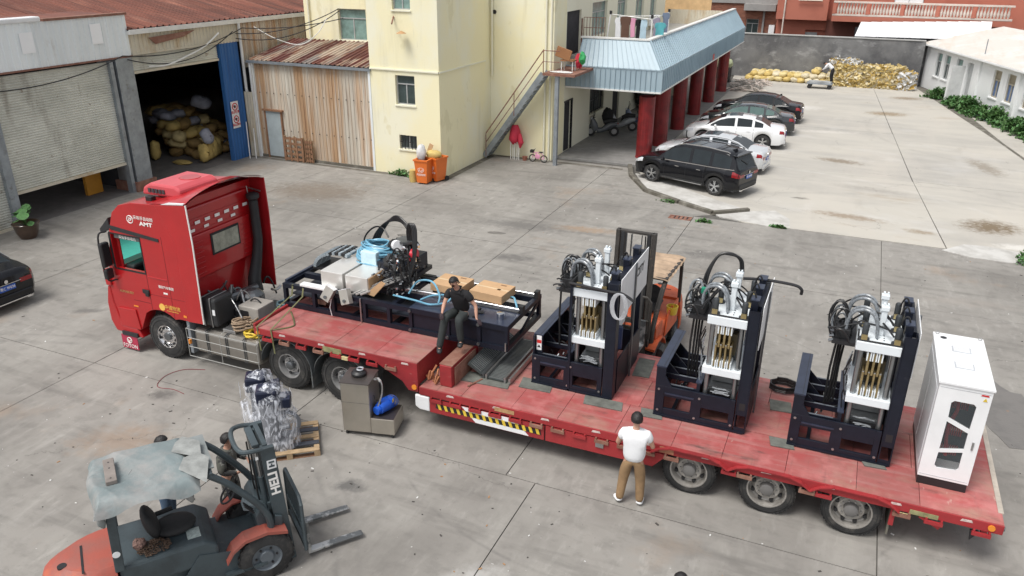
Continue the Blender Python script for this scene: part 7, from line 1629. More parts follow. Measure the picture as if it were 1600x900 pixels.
# ============================================================ CARS
def lerp(a, b, t): return a+(b-a)*t
def curve(tab, x):
    if x <= tab[0][0]: return tab[0][1]
    for (a, b), (c, d) in zip(tab, tab[1:]):
        if x <= c:
            t = (x-a)/(c-a); t = t*t*(3-2*t)*.5+t*.5; return lerp(b, d, t)
    return tab[-1][1]
def car(label, x, y, rz, paint, suv=False, plate='粤C 7K218', chrome_trim=True, sunroof=False, group='cars parked by the porch', glass_=None, L=None, roofp=None):
    """+X is forward"""
    t = thing('parked_car', label, 'car', (x, y, .012), R(rz), group)
    P = lambda n, mb, m, **k: lpart(n, mb, m, t, **k)
    gl = glass_ or car_glass
    if suv:
        x0, x1, wb, R_, zs = -2.4, 2.4, 1.45, .36, .30
        belt = [(-2.4, 1.02), (-2.2, 1.12), (-1.0, 1.08), (1.0, 1.04), (1.25, 1.06), (2.0, .96), (2.3, .84), (2.4, .70)]
        roof = [(-2.32, 1.10), (-2.05, 1.58), (-1.7, 1.69), (-.8, 1.74), (.1, 1.72), (.55, 1.62), (1.35, 1.07)]
        pill = [-1.95, -1.15, -.28, .62]; W0 = .93; rg = (-2.32, -2.02); wsx = (.48, 1.35)
    else:
        x0, x1, wb, R_, zs = -2.42, 2.38, 1.42, .335, .20
        belt = [(-2.42, .85), (-2.3, .97), (-1.7, 1.02), (-1.0, .98), (1.0, .93), (1.25, .93), (2.0, .80), (2.28, .68), (2.38, .55)]
        roof = [(-1.78, 1.03), (-1.2, 1.30), (-.75, 1.42), (-.2, 1.455), (.3, 1.42), (.55, 1.34), (1.35, .94)]
        pill = [-1.35, -.9, -.12, .75]; W0 = .91; rg = (-1.75, -.95); wsx = (.45, 1.32)
    def width(xx): return W0*curve([(x0, .80), (x0+.12, .93), (x0+.6, .99), (0, 1.0), (x1-.7, .985), (x1-.25, .90), (x1, .70)], xx)
    def sill(xx):
        z = curve([(x0, zs+.14), (x0+.25, zs+.02), (x1-.3, zs), (x1, zs+.10)], xx)
        for c in (-wb, wb):
            d = abs(xx-c)
            if d < R_+.07: z = max(z, R_+math.sqrt(max(0, (R_+.075)**2-d*d)))
        return z
    xs = sorted(set([round(x0+(x1-x0)*i/46, 3) for i in range(47)]+[round(c+s*(R_+.075)*k, 3) for c in (-wb, wb) for s in (-1, 1) for k in (1, .999, .97, .9, .8, .6)]))
    rows = []
    for xx in xs:
        w = width(xx); b = curve(belt, xx); s_ = min(sill(xx), b-.12); m = lerp(s_, b, .55)
        rows.append([(xx, w*.93, s_), (xx, w*.985, lerp(s_, b, .25)), (xx, w, m), (xx, w*.975, lerp(s_, b, .82)), (xx, w*.90, b), (xx, w*.6, b+.035), (xx, 0, b+.05)])
    mb = MB()
    for sgn in (1, -1):
        vs = [(a, c*sgn, d) for r in rows for a, c, d in r]; k = 7
        mb.add(vs, [(i*k+j, (i+1)*k+j, (i+1)*k+j+1, i*k+j+1) for i in range(len(rows)-1) for j in range(k-1)])
        for rr in (rows[0], rows[-1]): mb.add([(a, c*sgn, d) for a, c, d in rr]+[(rr[0][0], 0, rr[0][2])], [list(range(8))])
    P('body', mb, paint, smooth=42)
    P('underbody', MB().box(x0+.15, x1-.15, -W0*.86, W0*.86, zs-.02, .62), black_matt)
    # greenhouse
    gx = [r[0] for r in roof]; n = 54; G_ = []
    for i in range(n+1):
        xx = lerp(gx[0], gx[-1], i/n); z = curve(roof, xx); b = curve(belt, xx)-.005; z = max(z, b+.004)
        w = width(xx)*.90; tw = lerp(w*.985, W0*.70, min(1, (z-b)/(.42))) ; G_.append((xx, b, z, w, tw))
    body, side, ws, rw = MB(), {1: MB(), -1: MB()}, MB(), MB()
    for i in range(n):
        a, b = G_[i], G_[i+1]; xm = (a[0]+b[0])/2
        for s in (1, -1):
            top = [(a[0], a[4]*s, a[2]-.03), (b[0], b[4]*s, b[2]-.03), (b[0], b[4]*.86*s, b[2]), (a[0], a[4]*.86*s, a[2])]
            body.quad(*top)
            # side band with glass between two thin strips
            def sp(g, f): return (g[0], lerp(g[3], g[4], f)*s, lerp(g[1], g[2]-.03, f))
            solid = any(abs(xm-p) < .055 for p in pill[1:-1]) or xm < pill[0] or xm > pill[-1]+.35 or (a[2]-a[1]) < .14
            for f0, f1, gg in ((0, .08, False), (.08, .90, True), (.90, 1, False)):
                (body if (solid or not gg) else side[s]).quad(sp(a, f0), sp(b, f0), sp(b, f1), sp(a, f1))
        tgt = ws if wsx[0] < xm < wsx[1]+.1 else rw if rg[0]-.1 < xm < rg[1] else body
        tgt.quad((a[0], a[4]*.86, a[2]), (b[0], b[4]*.86, b[2]), (b[0], -b[4]*.86, b[2]), (a[0], -a[4]*.86, a[2]))
    P('cabin_roof', body, paint, smooth=42); P('side_window', side[1], gl, smooth=40); P('side_window', side[-1], gl, smooth=40); P('windscreen', ws, gl, smooth=40); P('rear_window', rw, gl, smooth=40)
    def surf(xx, f, s, off=.004):
        b = curve(belt, xx); si = min(sill(xx), b-.12); w = width(xx); ff = [(0, .93), (.25, .985), (.55, 1), (.82, .975), (1, .90)]
        return Vector((xx, (w*curve(ff, f)+off)*s, lerp(si, b, f)))
    for s in (1, -1):
        mb = MB(); 
        for xc in (wb-.62, -.15, -.95): mb.grid(lambda u, v: surf(xc+u*.012, .12+.86*v, s, .003), 1, 8)
        P('door_seam', mb, black_p)
        for xc in (.35, -.62): P('door_handle', MB().obox(surf(xc-.1, .78, s, .015), (.18, .025, .025)), chrome if chrome_trim else paint)
        if chrome_trim:
            mb = MB()
            pts = [Vector((g[0], (g[3]+.006)*s, g[1]+.01)) for g in G_ if pill[0]-.25 < g[0] < pill[-1]+.45]
            for a, b in zip(pts, pts[1:]): mb.bar(a, b, .012, .03)
            P('window_trim', mb, chrome)
            if not suv:
                mb = MB(); pts = [Vector((g[0], (g[4]+.008)*s, g[2]-.035)) for g in G_ if pill[0]-.3 < g[0] < pill[-1]+.4]
                for a, b in zip(pts, pts[1:]): mb.bar(a, b, .010, .018)
                P('window_trim', mb, chrome)
        if suv:
            mb = MB(); pts = [Vector((g[0], (g[4]*.90)*s, g[2]+.035)) for g in G_ if -1.9 < g[0] < .45]
            for a, b in zip(pts, pts[1:]): mb.bar(a, b, .03, .03)
            P('roof_rail', mb, chrome)
            P('cladding', MB().grid(lambda u, v: surf(lerp(-wb+.5, wb-.5, u), -.02+.16*v, s, .012), 10, 2), black_matt); P('sill_strip', MB().bar((-.9, W0*.96*s, zs+.03), (.95, W0*.96*s, zs+.03), .03, .02), chrome)
        P('mirror', MB().ell((.85, (W0+.10)*s, belt and curve(belt, .85)+.06), (.07, .12, .075), 10, 7), paint, smooth=60)
        for c in (wb, -wb):
            w = P('wheel', MB().lathe([(R_*.66, W0*.93*s), (R_-.03, W0*.93*s), (R_, (W0*.93-.04)*s), (R_, (W0*.93-.19)*s), (R_-.03, (W0*.93-.22)*s), (R_*.5, (W0*.93-.22)*s)], (c, 0, R_), 'y', 28), tyre_m, smooth=40)
            rm = MB().lathe([(R_*.66, (W0*.93+.001)*s), (R_*.62, (W0*.93-.03)*s), (R_*.60, (W0*.93-.12)*s)], (c, 0, R_), 'y', 28)
            for k in range(5):
                for dd in (-.09, .09):
                    a = 2*PI*k/5+.3+dd; rm.bar((c+.05*math.cos(a), (W0*.93-.02)*s, R_+.05*math.sin(a)), (c+R_*.63*math.cos(a+dd*.6), (W0*.93-.015)*s, R_+R_*.63*math.sin(a+dd*.6)), .035, .03)
            rm.cyl((c, (W0*.93-.05)*s, R_), (c, (W0*.93-.005)*s, R_), .055, n=12); lpart('rim', rm, M('rim_alloy', (.55, .56, .57), .25, .8), w)
            lpart('brake_disc', MB().cyl((c, (W0*.93-.14)*s, R_), (c, (W0*.93-.10)*s, R_), R_*.6, n=20), black_matt, w)
        # lamps wrapped on the corners
        def patch(xa, xb, fa, fb, mat, nm, off=.006): P(nm, MB().grid(lambda u, v: surf(lerp(xa, xb, u), lerp(fa, fb, v), s, off), 8, 3), mat, smooth=50)
        patch(x0+.004, x0+.27, .72 if not suv else .66, .92, tail_red, 'tail_lamp'); patch(x1-.48, x1-.03, .74, .96, lamp_clear, 'headlight')
        zb = curve(belt, x0+.01); 
        P('tail_lamp', MB().box(x0-.012, x0+.02, W0*.42*s, W0*.78*s, zb-.20, zb-.09), tail_red, bevel=.004)
        P('headlight', MB().box(x1-.02, x1+.012, W0*.40*s, W0*.66*s, curve(belt, x1)-.06, curve(belt, x1)+.03), lamp_clear, bevel=.004)
    P('grille', MB().box(x1-.01, x1+.012, -.38, .38, .38, .58), black_p); P('front_plate', MB().box(x1+.012, x1+.02, -.22, .22, .36, .48), plate_blue)
    zp = curve(belt, x0)-.22
    pl = P('number_plate', MB().box(x0-.03, x0-.012, -.22, .22, zp-.07, zp+.07), plate_blue)
    text('plate_lettering', plate, .105, red_white, pl, (x0-.034, 0, zp), rx=(PI/2, 0, -PI/2), sx=.9)
    P('rear_bumper', MB().box(x0-.04, x0+.12, -W0*.72, W0*.72, zs+.06, zs+.26), paint if not suv else black_matt, bevel=.04); P('bumper_strip', MB().box(x0-.05, x0+.02, -W0*.6, W0*.6, zs+.03, zs+.058), chrome if chrome_trim else black_matt)
    P('exhaust_trim', MB().box(x0-.045, x0, .45, .62, zs+.0, zs+.05).box(x0-.045, x0, -.62, -.45, zs, zs+.05), chrome)
    if chrome_trim: P('boot_strip', MB().box(x0-.022, x0-.01, -.4, .4, zp+.09, zp+.105), chrome)
    P('badge', MB().cyl((x0-.03, 0, zp+.17), (x0-.015, 0, zp+.17), .05, n=14), chrome)
    zr = curve(roof, -.2)
    if sunroof: P('sunroof', MB().grid(lambda u, v: (lerp(-.35, .35, u), lerp(-.45, .45, v), curve(roof, lerp(-.35, .35, u))+.004), 6, 2), gl)
    if suv:
        P('panoramic_roof', MB().grid(lambda u, v: (lerp(-1.1, .35, u), lerp(-.48, .48, v), curve(roof, lerp(-1.1, .35, u))+.004), 10, 2), M('roof_glass', (.05, .055, .065), .12), smooth=40)
        for xx in (-1.3, -.4): P('cross_seam', MB().box(xx, xx+.02, -.52, .52, curve(roof, xx)+.006, curve(roof, xx)+.012), black_p)
        P('rear_spoiler', MB().box(-2.16, -1.95, -.6, .6, 1.58, 1.62), paint, bevel=.01); P('wiper', MB().bar((-2.27, -.1, 1.22), (-2.16, .25, 1.42), .02), black_p)
    P('antenna_fin', MB().prism([(-1.25, zr-.08), (-1.05, zr-.05), (-1.22, zr+.04)], 'y', -.02, .02) if not suv else MB().prism([(-1.85, 1.66), (-1.6, 1.70), (-1.82, 1.78)], 'y', -.02, .02), paint)
    return t
car('black seven seat SUV with silver roof rails, nearest of the row by the porch', -5.72, 31.72, 160.5, car_black, suv=True, plate='粤F 3D892')
car('silver white sedan half hidden behind the black SUV', -5.65, 35.25, 174, car_silver, plate='粤F 6A175', sunroof=True)
car('bright white sedan with a dark sunroof in the middle of the row', -5.45, 40.15, 184, car_white, chrome_trim=False, sunroof=True)
car('black sedan just beyond the bright white car', -5.35, 43.6, 184, M('car_paint_dark', (.018, .022, .025), .15, coat=1), plate='粤F 2B046', glass_=M('car_glass_green', (.09, .15, .14), .08))
car('farthest black sedan with a sloping coupe roof', -5.25, 47.2, 178, car_black, plate='粤F 8M330')
car('black sedan at the left edge with blue plate 9F036 and its boot toward the truck', -21.85, 12.0, 180, car_black, plate='粤C 9F036', group=None)

# ============================================================ FORKLIFTS
def forklift(name, label, x, y, rz, big=True):
    t = thing(name, label, 'forklift', (x, y, 0), R(rz))
    P = lambda n, mb, m, **k: lpart(n, mb, m, t, **k)
    dk = fork_grey if big else M('forklift_dark', (.05, .045, .04), .6, var=.4, dirt=((.3, .2, .15), .58, .75, 6)); rd = fork_red if big else fork_orange
    # chassis, hood, counterweight
    P('frame', MB().box(-2.0, .22, -.42, .42, .18, .55), dk, bevel=.02)
    P('floor_plate', MB().prism([(-.62, -.50), (.10, -.50), (.10, .50), (-.62, .50)], 'z', .551, .60), dk)
    P('hood', MB().prism([(-1.92, .56), (-1.92, .98), (-.80, .98), (-.62, .84), (-.62, .56)], 'y', -.50, .50), dk if big else rd, bevel=.05)
    P('step', MB().box(-.60, .0, -.58, -.502, .28, .33), dk); P('step_side', MB().prism([(-1.3, .25), (-.9, .78), (.0, .56), (.35, .50), (.0, .30)], 'y', -.515, -.503), dk)
    cw = MB(); n = 14; prof = []
    for i in range(n+1):
        a = PI/2+PI*i/n; prof.append((-1.94+.95*math.cos(a)*1.0, .55*math.sin(a)))
    base = [(p[0], p[1]) for p in prof]
    vs = [(a, b, .22) for a, b in base]+[(a, b, .72) for a, b in base]+[(-1.94+(a+1.94)*.93, b*.95, .92) for a, b in base]+[(-1.94+(a+1.94)*.72, b*.82, 1.02) for a, b in base]
    m_ = n+1; fs = []
    for k in range(3): fs += [(k*m_+i, k*m_+i+1, (k+1)*m_+i+1, (k+1)*m_+i) for i in range(n)]+[(k*m_, (k+1)*m_, (k+1)*m_+n, k*m_+n)]
    fs += [list(range(3*m_, 4*m_)), list(range(m_))[::-1]]; cw.add(vs, fs)
    cwo = P('counterweight', cw, rd, smooth=30); P('cover_slot', MB().box(-2.35, -2.32, -.42, .20, 1.021, 1.026), black_p); P('tow_hole', MB().cyl((-2.58, -.12, .985), (-2.58, -.12, 1.027), .06, n=16), black_p)
    # wheels
    for s in (1, -1):
        for xx, r, yy, w in ((0, .40, .58, .26), (-1.75, .29, .52, .2)):
            o = P('wheel', MB().lathe([(r*.55, yy*s), (r-.04, yy*s), (r, (yy-.03)*s), (r, (yy-w+.03)*s), (r-.04, (yy-w)*s), (r*.5, (yy-w)*s)], (xx, 0, r), 'y', 30), tyre_m, smooth=40)
            tr = MB()
            for k in range(22): a = 2*PI*k/22; tr.obox((xx+(r+.005)*math.cos(a), (yy-w/2)*s, r+(r+.005)*math.sin(a)), (.02, w*.9, .05), Matrix.Rotation(-a, 3, 'Y'))
            lpart('tread', tr, tyre_m, o)['kind'] = 'stuff'
            rimm = M('rim_forklift', (.13, .15, .17), .5, .3)
            lpart('rim', MB().lathe([(r*.56, (yy+.004)*s), (r*.5, (yy-.03)*s), (r*.3, (yy-.05)*s), (r*.24, (yy-.01)*s), (0, (yy-.01)*s)], (xx, 0, r), 'y', 22), rimm, o, smooth=40)
            nb = MB()
            for k in range(6): a = 2*PI*k/6; nb.cyl((xx+r*.38*math.cos(a), (yy-.045)*s, r+r*.38*math.sin(a)), (xx+r*.38*math.cos(a), (yy-.02)*s, r+r*.38*math.sin(a)), .018, n=6)
            lpart('wheel_nut', nb, black_p, o)['kind'] = 'stuff'
        pts = [(-.56, .55), (-.45, .72), (-.27, .84), (.05, .87), (.34, .78)]; mb = MB()
        for a, b in zip(pts, pts[1:]): mb.add([(a[0], .36*s, a[1]), (a[0], .60*s, a[1]), (b[0], .60*s, b[1]), (b[0], .36*s, b[1]), (a[0], .36*s, a[1]-.03), (a[0], .60*s, a[1]-.05), (b[0], .60*s, b[1]-.05), (b[0], .36*s, b[1]-.03)], [(0,1,2,3), (4,7,6,5), (1,5,6,2), (0,3,7,4)])
        P('front_fender', mb, rd)
    # seat
    seat = black_rub
    P('seat', MB().ell((-1.12, 0, 1.06), (.30, .25, .09), 16, 8), seat, smooth=60); P('backrest', MB().ell((-1.42, 0, 1.22), (.10, .25, .27), 14, 10, rot=Matrix.Rotation(-.25, 3, 'Y')), seat, smooth=60); P('armrest', MB().tube([(-1.40, .24, 1.14), (-1.1, .26, 1.16)], .035, 8), seat)
    # cowl, steering
    P('cowl', MB().prism([(-.02, .60), (.12, .60), (.14, 1.12), (.02, 1.16), (-.06, 1.05)], 'y', -.38, .42), dk if big else rd, bevel=.03)
    P('steering_column', MB().cyl((-.02, .12, .98), (-.30, .12, 1.20), .04, n=10), black_p)
    sw = Matrix.Rotation(-.75, 3, 'Y')
    stw = P('steering_wheel', MB().tube([Vector((-.32, .12, 1.22))+sw @ Vector((.16*math.cos(2*PI*k/20), .16*math.sin(2*PI*k/20), 0)) for k in range(20)], .016, 6, closed=True), black_p, smooth=True)
    lpart('spoke', MB().bar(Vector((-.32, .12, 1.22))+sw @ Vector((-.15, 0, 0)), Vector((-.32, .12, 1.22))+sw @ Vector((.15, 0, 0)), .03, .015).bar(Vector((-.32, .12, 1.22))+sw @ Vector((0, -.15, 0)), Vector((-.32, .12, 1.22))+sw @ Vector((0, .15, 0)), .03, .015), black_p, stw)
    P('instrument_box', MB().obox((-.08, -.15, 1.12), (.20, .22, .10), Matrix.Rotation(.4, 3, 'Y')), M('grey_plastic', (.18, .22, .24), .6), bevel=.01)
    for k in range(3): P('lever', MB().cyl((-.06, -.26-.05*k, 1.1), (-.18, -.26-.05*k, 1.26), .012, n=6), black_p)
    # guard
    zt = 2.08
    for s in (1, -1):
        P('rear_leg', MB().bar((-1.90, .50*s, .95), (-1.86, .50*s, zt-.02), .12 if big else .07, .07), dk, bevel=.01); P('front_leg', MB().tube([(.14, .46*s, .70), (.08, .46*s, 1.15), (-.32, .47*s, 1.75), (-.60, .48*s, zt-.04)], .052, 8), dk, smooth=True)
        P('roof_side_rail', MB().box(-1.92, -.55, .46*s, .52*s, zt-.05, zt), dk)
    P('roof_cross_rail', MB().box(-.60, -.54, -.46, .46, zt-.05, zt-.002), dk); P('roof_cross_rail', MB().box(-1.92, -1.86, -.46, .46, zt-.05, zt-.002), dk)
    for k in range(7): P('roof_bar', MB().box(-1.75+k*.17, -1.71+k*.17, -.46, .46, zt-.04, zt-.01), dk)
    # mast
    mz = 2.16 if big else 3.35; mx = .26; tilt = -.06; mw = .20 if big else .13
    def mp(xx, yy, zz): return (xx+tilt*(zz-.1), yy, zz)
    for s in (1, -1):
        P('outer_mast', MB().add([mp(mx, .40*s, .08), mp(mx+mw, .40*s, .08), mp(mx+mw, .32*s, .08), mp(mx, .32*s, .08), mp(mx, .40*s, mz), mp(mx+mw, .40*s, mz), mp(mx+mw, .32*s, mz), mp(mx, .32*s, mz)], [(0,1,2,3), (7,6,5,4), (0,4,5,1), (1,5,6,2), (2,6,7,3), (3,7,4,0)]), dk, bevel=.008)
        P('inner_mast', MB().bar(mp(mx+.07, .26*s, .1), mp(mx+.07, .26*s, mz-.03), .09, .07), dk if big else black_matt, bevel=.006)
        P('lift_cylinder', MB().cyl(mp(mx-.05, .24*s, .3), mp(mx-.05, .24*s, mz-.55), .042, n=12), dk, smooth=True); P('piston_rod', MB().cyl(mp(mx-.05, .24*s, mz-.55), mp(mx-.05, .24*s, mz-.1), .025, n=10), steel)
        P('tilt_cylinder', MB().cyl((-.15, .30*s, .5), (mx-.02, .30*s, .85), .04, n=10), dk)
        P('mast_bracket', MB().prism([(mx-.16, .52), (mx+.02, .50), (mx+.06, .95), (mx-.04, 1.0)], 'y', .405*s, .44*s), dk, bevel=.01)
        P('mast_hose', MB().tube([mp(mx-.10, .14*s, mz-.15), mp(mx-.13, .15*s, mz-.9), mp(mx-.10, .12*s, .5)], .014, 6), black_hose); P('lift_chain', MB().bar(mp(mx+.01, .10*s, .4), mp(mx+.01, .10*s, mz-.1), .035, .012), steel_dark)
    P('top_crosshead', MB().bar(mp(mx+.09, -.32, mz-.05), mp(mx+.09, .32, mz-.05), .14, .07, up=(1, 0, 0)) if big else MB().bar(mp(mx+.06, -.36, mz-.03), mp(mx+.06, .36, mz-.03), .09, .06), dk, bevel=.01)
    if big:
        P('mast_top_bracket', MB().tube([mp(mx+.03, -.37, mz-.02), mp(mx-.12, -.38, mz), mp(mx-.24, -.33, mz), mp(mx-.29, -.15, mz), mp(mx-.29, .15, mz), mp(mx-.24, .33, mz), mp(mx-.12, .38, mz), mp(mx+.03, .37, mz-.02)], .035, 8), dk, smooth=True)
        P('mast_inner_bar', MB().bar(mp(mx-.03, -.24, mz-.02), mp(mx-.03, .30, mz-.02), .10, .05), dk, bevel=.008)
    for zz in (.45, 1.1): P('mast_cross_member', MB().bar(mp(mx-.02, -.32, zz), mp(mx-.02, .32, zz), .05, .12), dk)
    # carriage, backrest, forks
    cz_ = .12 if big else .98
    cx_ = mx+mw+(.12 if big else .03)
    for zz in (.12, .42): P('carriage_bar', MB().box(cx_, cx_+.06, -.46, .46, cz_+zz, cz_+zz+.10), dk)
    br = P('load_backrest', MB().tube([(cx_+.02, -.48, cz_+.1), (cx_+.02, -.48, cz_+.95), (cx_+.02, -.40, cz_+1.05), (cx_+.02, .40, cz_+1.05), (cx_+.02, .48, cz_+.95), (cx_+.02, .48, cz_+.1)], .028, 6, smooth_path=False), dk)
    for k in range(9): P('backrest_bar', MB().bar((cx_+.02, -.39+k*.0975, cz_+.52), (cx_+.02, -.39+k*.0975, cz_+1.04), .022), dk)
    for s in (1, -1): P('fork', MB().box(cx_+.065, cx_+.11, .30*s, .42*s, cz_-.05, cz_+.55).prism([(cx_+.11, cz_-.05), (cx_+.92, cz_-.04), (cx_+.96, cz_-.03), (cx_+.92, cz_-.02), (cx_+.11, cz_+.0)], 'y', .30*s, .42*s), fork_steel, bevel=.006)
    return t
fk = forklift('forklift', 'grey and faded red forklift with tarp covered roof and empty forks, nearest the camera', -7.45, 7.38, 53)
FP = lambda n, mb, m, **k: lpart(n, mb, m, fk, **k)
text('mast_lettering', 'HELI', .18, red_white, fk, (.28, -.404, 1.54), rotm=Matrix(((-.06, -.998, 0), (0, 0, -1), (.998, -.06, 0))), bold=.006, sx=1.15)
FP('mast_logo', MB().box(.205, .335, -.407, -.403, 1.80, 1.95), white_p); FP('mast_logo_mark', MB().box(.23, .31, -.41, -.4075, 1.90, 1.93).box(.23, .31, -.4101, -.4076, 1.83, 1.86).box(.26, .28, -.4102, -.4077, 1.86, 1.89), fork_grey)
FP('small_tag', MB().box(.06, .10, -.39, -.385, 2.0, 2.05), white_p); FP('hood_sticker', MB().box(-1.0, -.82, -.35, -.12, .981, .984), M('sticker_pale', (.45, .52, .50), .5, var=.3, scale=20)); FP('side_badge', MB().cyl((-1.9, -.545, 1.25), (-1.9, -.54, 1.25), .05, n=12), white_p)
FP('roof_plate', MB().box(-.92, -.50, -.40, .52, 2.081, 2.10), M('roof_plate_grey', (.20, .22, .22), .7, var=.25))
# tarp: draped sheet
def tarp_fn(u, v):
    x = lerp(-2.06, -.74, u); y = lerp(-.72, .62, v)
    e = min((x+2.06)/.10, (-.74-x)/.16, (y+.72)/.16, (.62-y)/.10); z = 2.16
    if e < 1: z -= (1-max(e, 0))**2*(.13+.06*math.sin(9*u+7*v))
    z += .018*math.sin(5*x+4*y)-.030*abs(math.sin(3.1*x+2.6*y+.8*math.sin(3*x)))**.6-.022*abs(math.sin(3.6*y-2.9*x+math.sin(3*y)))**.6-.010*abs(math.sin(8*x+3*y+2))+.035
    return (x+.02*math.sin(9*v), y+.025*math.sin(8*u), z)
FT = thing('roof_tarp', 'crumpled pale blue grey tarp draped over the forklift roof', 'tarp', (-7.45, 7.38, 0), R(53))
lpart('tarp_sheet', MB().grid(tarp_fn, 90, 80), tarp, FT, smooth=40)
q = random.Random(14); mb = MB()
def flap(cx, cy, pts, z): 
    return MB().add([(cx+a, cy+b, z+c) for a, b, c in pts], [(0, 1, 2, 3), (3, 2, 4)])
lpart('tarp_flap', flap(-.98, .10, [(0, 0, .05), (.36, -.30, .02), (.40, .10, .05), (.08, .18, .07), (.20, .34, .05)], 2.15), M('tarp_pale', (.27, .28, .27), .6, var=.3, scale=6), FT); lpart('tarp_flap', flap(-.95, -.38, [(0, 0, .05), (.30, -.30, -.08), (.42, .12, .04), (.10, .22, .07), (.30, .3, .05)], 2.15), MATS['tarp_pale'], FT)
for k in range(12):
    a = Vector((q.uniform(-1.85, -1.15), q.uniform(-.5, .5), 2.125)); d = Vector((q.uniform(-.25, .25), q.uniform(-.3, .3), -.012)); d.x = min(d.x, -.9-a.x); lpart('tarp_fold', MB().tube([a, a+d*.5+Z*.004, a+d], [.004, .016, .004], 6), tarp, FT, smooth=80)
for s, xx in ((-1, -1.98), (-1, -.88)): lpart('tarp_knot', MB().tube([(xx, .54*s, 2.06), (xx, .58*s, 1.96), (xx, .56*s, 1.82), (xx+.02, .55*s, 1.74)], [.05, .04, .055, .02], 8), tarp, FT, smooth=80)
WB_ = thing('wood_block', 'grey weathered wood bar lying on the forklift tarp', 'wood bar', (-7.45, 7.38, 2.13), R(53)); lpart('bar', MB().box(-1.84, -1.70, -.28, .30, .045, .105), M('wood_grey', (.24, .21, .19), .85, var=.3), WB_, bevel=.008)
for yy in (-.2, .05, .2): lpart('nail_hole', MB().cyl((-1.77, yy, .105), (-1.77, yy, .108), .012, n=8), black_p, WB_)
CH = thing('chain_pile', 'rusty heap of chain lying on the forklift hood beside the seat', 'chain', (-7.45, 7.38, .985), R(53)); q = random.Random(3)
for k in range(110):
    a = q.uniform(0, 6.3); rr = .20*q.random()**.5; c = Vector((-1.45+rr*1.15*math.cos(a), -.30+rr*.8*math.sin(a), .015+.09*(1-rr/.2)*q.random()+.01)); m = Matrix.Rotation(q.uniform(0, 6), 3, 'Z') @ Matrix.Rotation(q.uniform(-1, 1), 3, 'X')
    lpart('chain_link', MB().tube([c+m @ Vector((.026*math.cos(2*PI*j/8), .017*math.sin(2*PI*j/8), 0)) for j in range(8)], .006, 4, closed=True), M('chain_brown', (.13, .085, .06), .6, .5), CH)
solo('rag', 'crumpled rag with red and white stuffed behind the forklift seat', 'rag', MB(Matrix.Translation((-7.45, 7.38, 1.0)) @ Matrix.Rotation(R(53), 4, 'Z')).ell((-1.62, -.22, .08), (.09, .1, .07), 10, 7, jit=.2), M('rag_mixed', (.20, .12, .10), .8, var=.8, scale=40))
ok_ = forklift('forklift', 'orange forklift with a tall black mast parked behind the front press machine', -3.84, 15.62, -92, big=False)
ok_.scale = (1.08, 1.08, 1)
OP = lambda n, mb, m, **k: lpart(n, mb, m, ok_, **k)
OP('roof_mat', MB().grid(lambda u, v: (lerp(-1.98, -.45, u), lerp(-.56, .56, v), 2.10+.015*math.sin(40*u)+.012*math.sin(9*v+4*u)-.05*(abs(v-.5)*2)**6), 40, 14), M('mat_tan', (.40, .29, .20), .9, var=.3, scale=4), smooth=60)
OP('front_panel', MB().prism([(-.45, .3), (-.45, 1.15), (.05, 1.15), (.05, .3)], 'y', .50, .53), fork_orange, bevel=.01); OP('step_plate', MB().box(-.35, .25, .52, .80, .42, .46), fork_orange); OP('side_cover', MB().prism([(-1.7, .55), (-1.7, 1.15), (-.9, 1.15), (-.7, .6)], 'y', .505, .54), fork_orange, bevel=.01); OP('bucket', MB().lathe([(0, 0), (.10, 0), (.13, .2), (.11, .2)], (-1.1, .55, 1.0), n=14), yellow_p)
OP('side_tank', MB().cyl((-.25, .56, .55), (.05, .6, .55), .12, n=14), black_matt)

# ============================================================ PEOPLE
def skin_mesh(name, verts, edges, mat, parent, sub=2, label=None, loc=None):
    """verts: {key: (xyz, radius)}; one continuous surface from a Skin modifier, baked"""
    keys = list(verts); me = bpy.data.meshes.new(name); me.from_pydata([tuple(verts[k][0]) for k in keys], [(keys.index(a), keys.index(b)) for a, b in edges], [])
    o = bpy.data.objects.new(name, me); COL.objects.link(o)
    sk_ = o.modifiers.new('skin', 'SKIN'); sk_.use_smooth_shade = True; sk_.branch_smoothing = .5
    lay = me.skin_vertices[0].data
    for i, k in enumerate(keys):
        r = verts[k][1]; r = r if isinstance(r, tuple) else (r, r); lay[i].radius = r; lay[i].use_root = (i == 0)
    ss = o.modifiers.new('sub', 'SUBSURF'); ss.levels = sub; ss.render_levels = sub
    bpy.context.view_layer.update(); ev = o.evaluated_get(bpy.context.evaluated_depsgraph_get())
    m2 = bpy.data.meshes.new_from_object(ev); m2.name = name; bpy.data.objects.remove(o)
    m2.materials.clear(); m2.materials.append(mat); m2.polygons.foreach_set('use_smooth', [True]*len(m2.polygons))
    ob = bpy.data.objects.new(name, m2); link(ob, parent)
    if label: ob['label'] = label
    return ob
def V3(*a): return Vector(a)
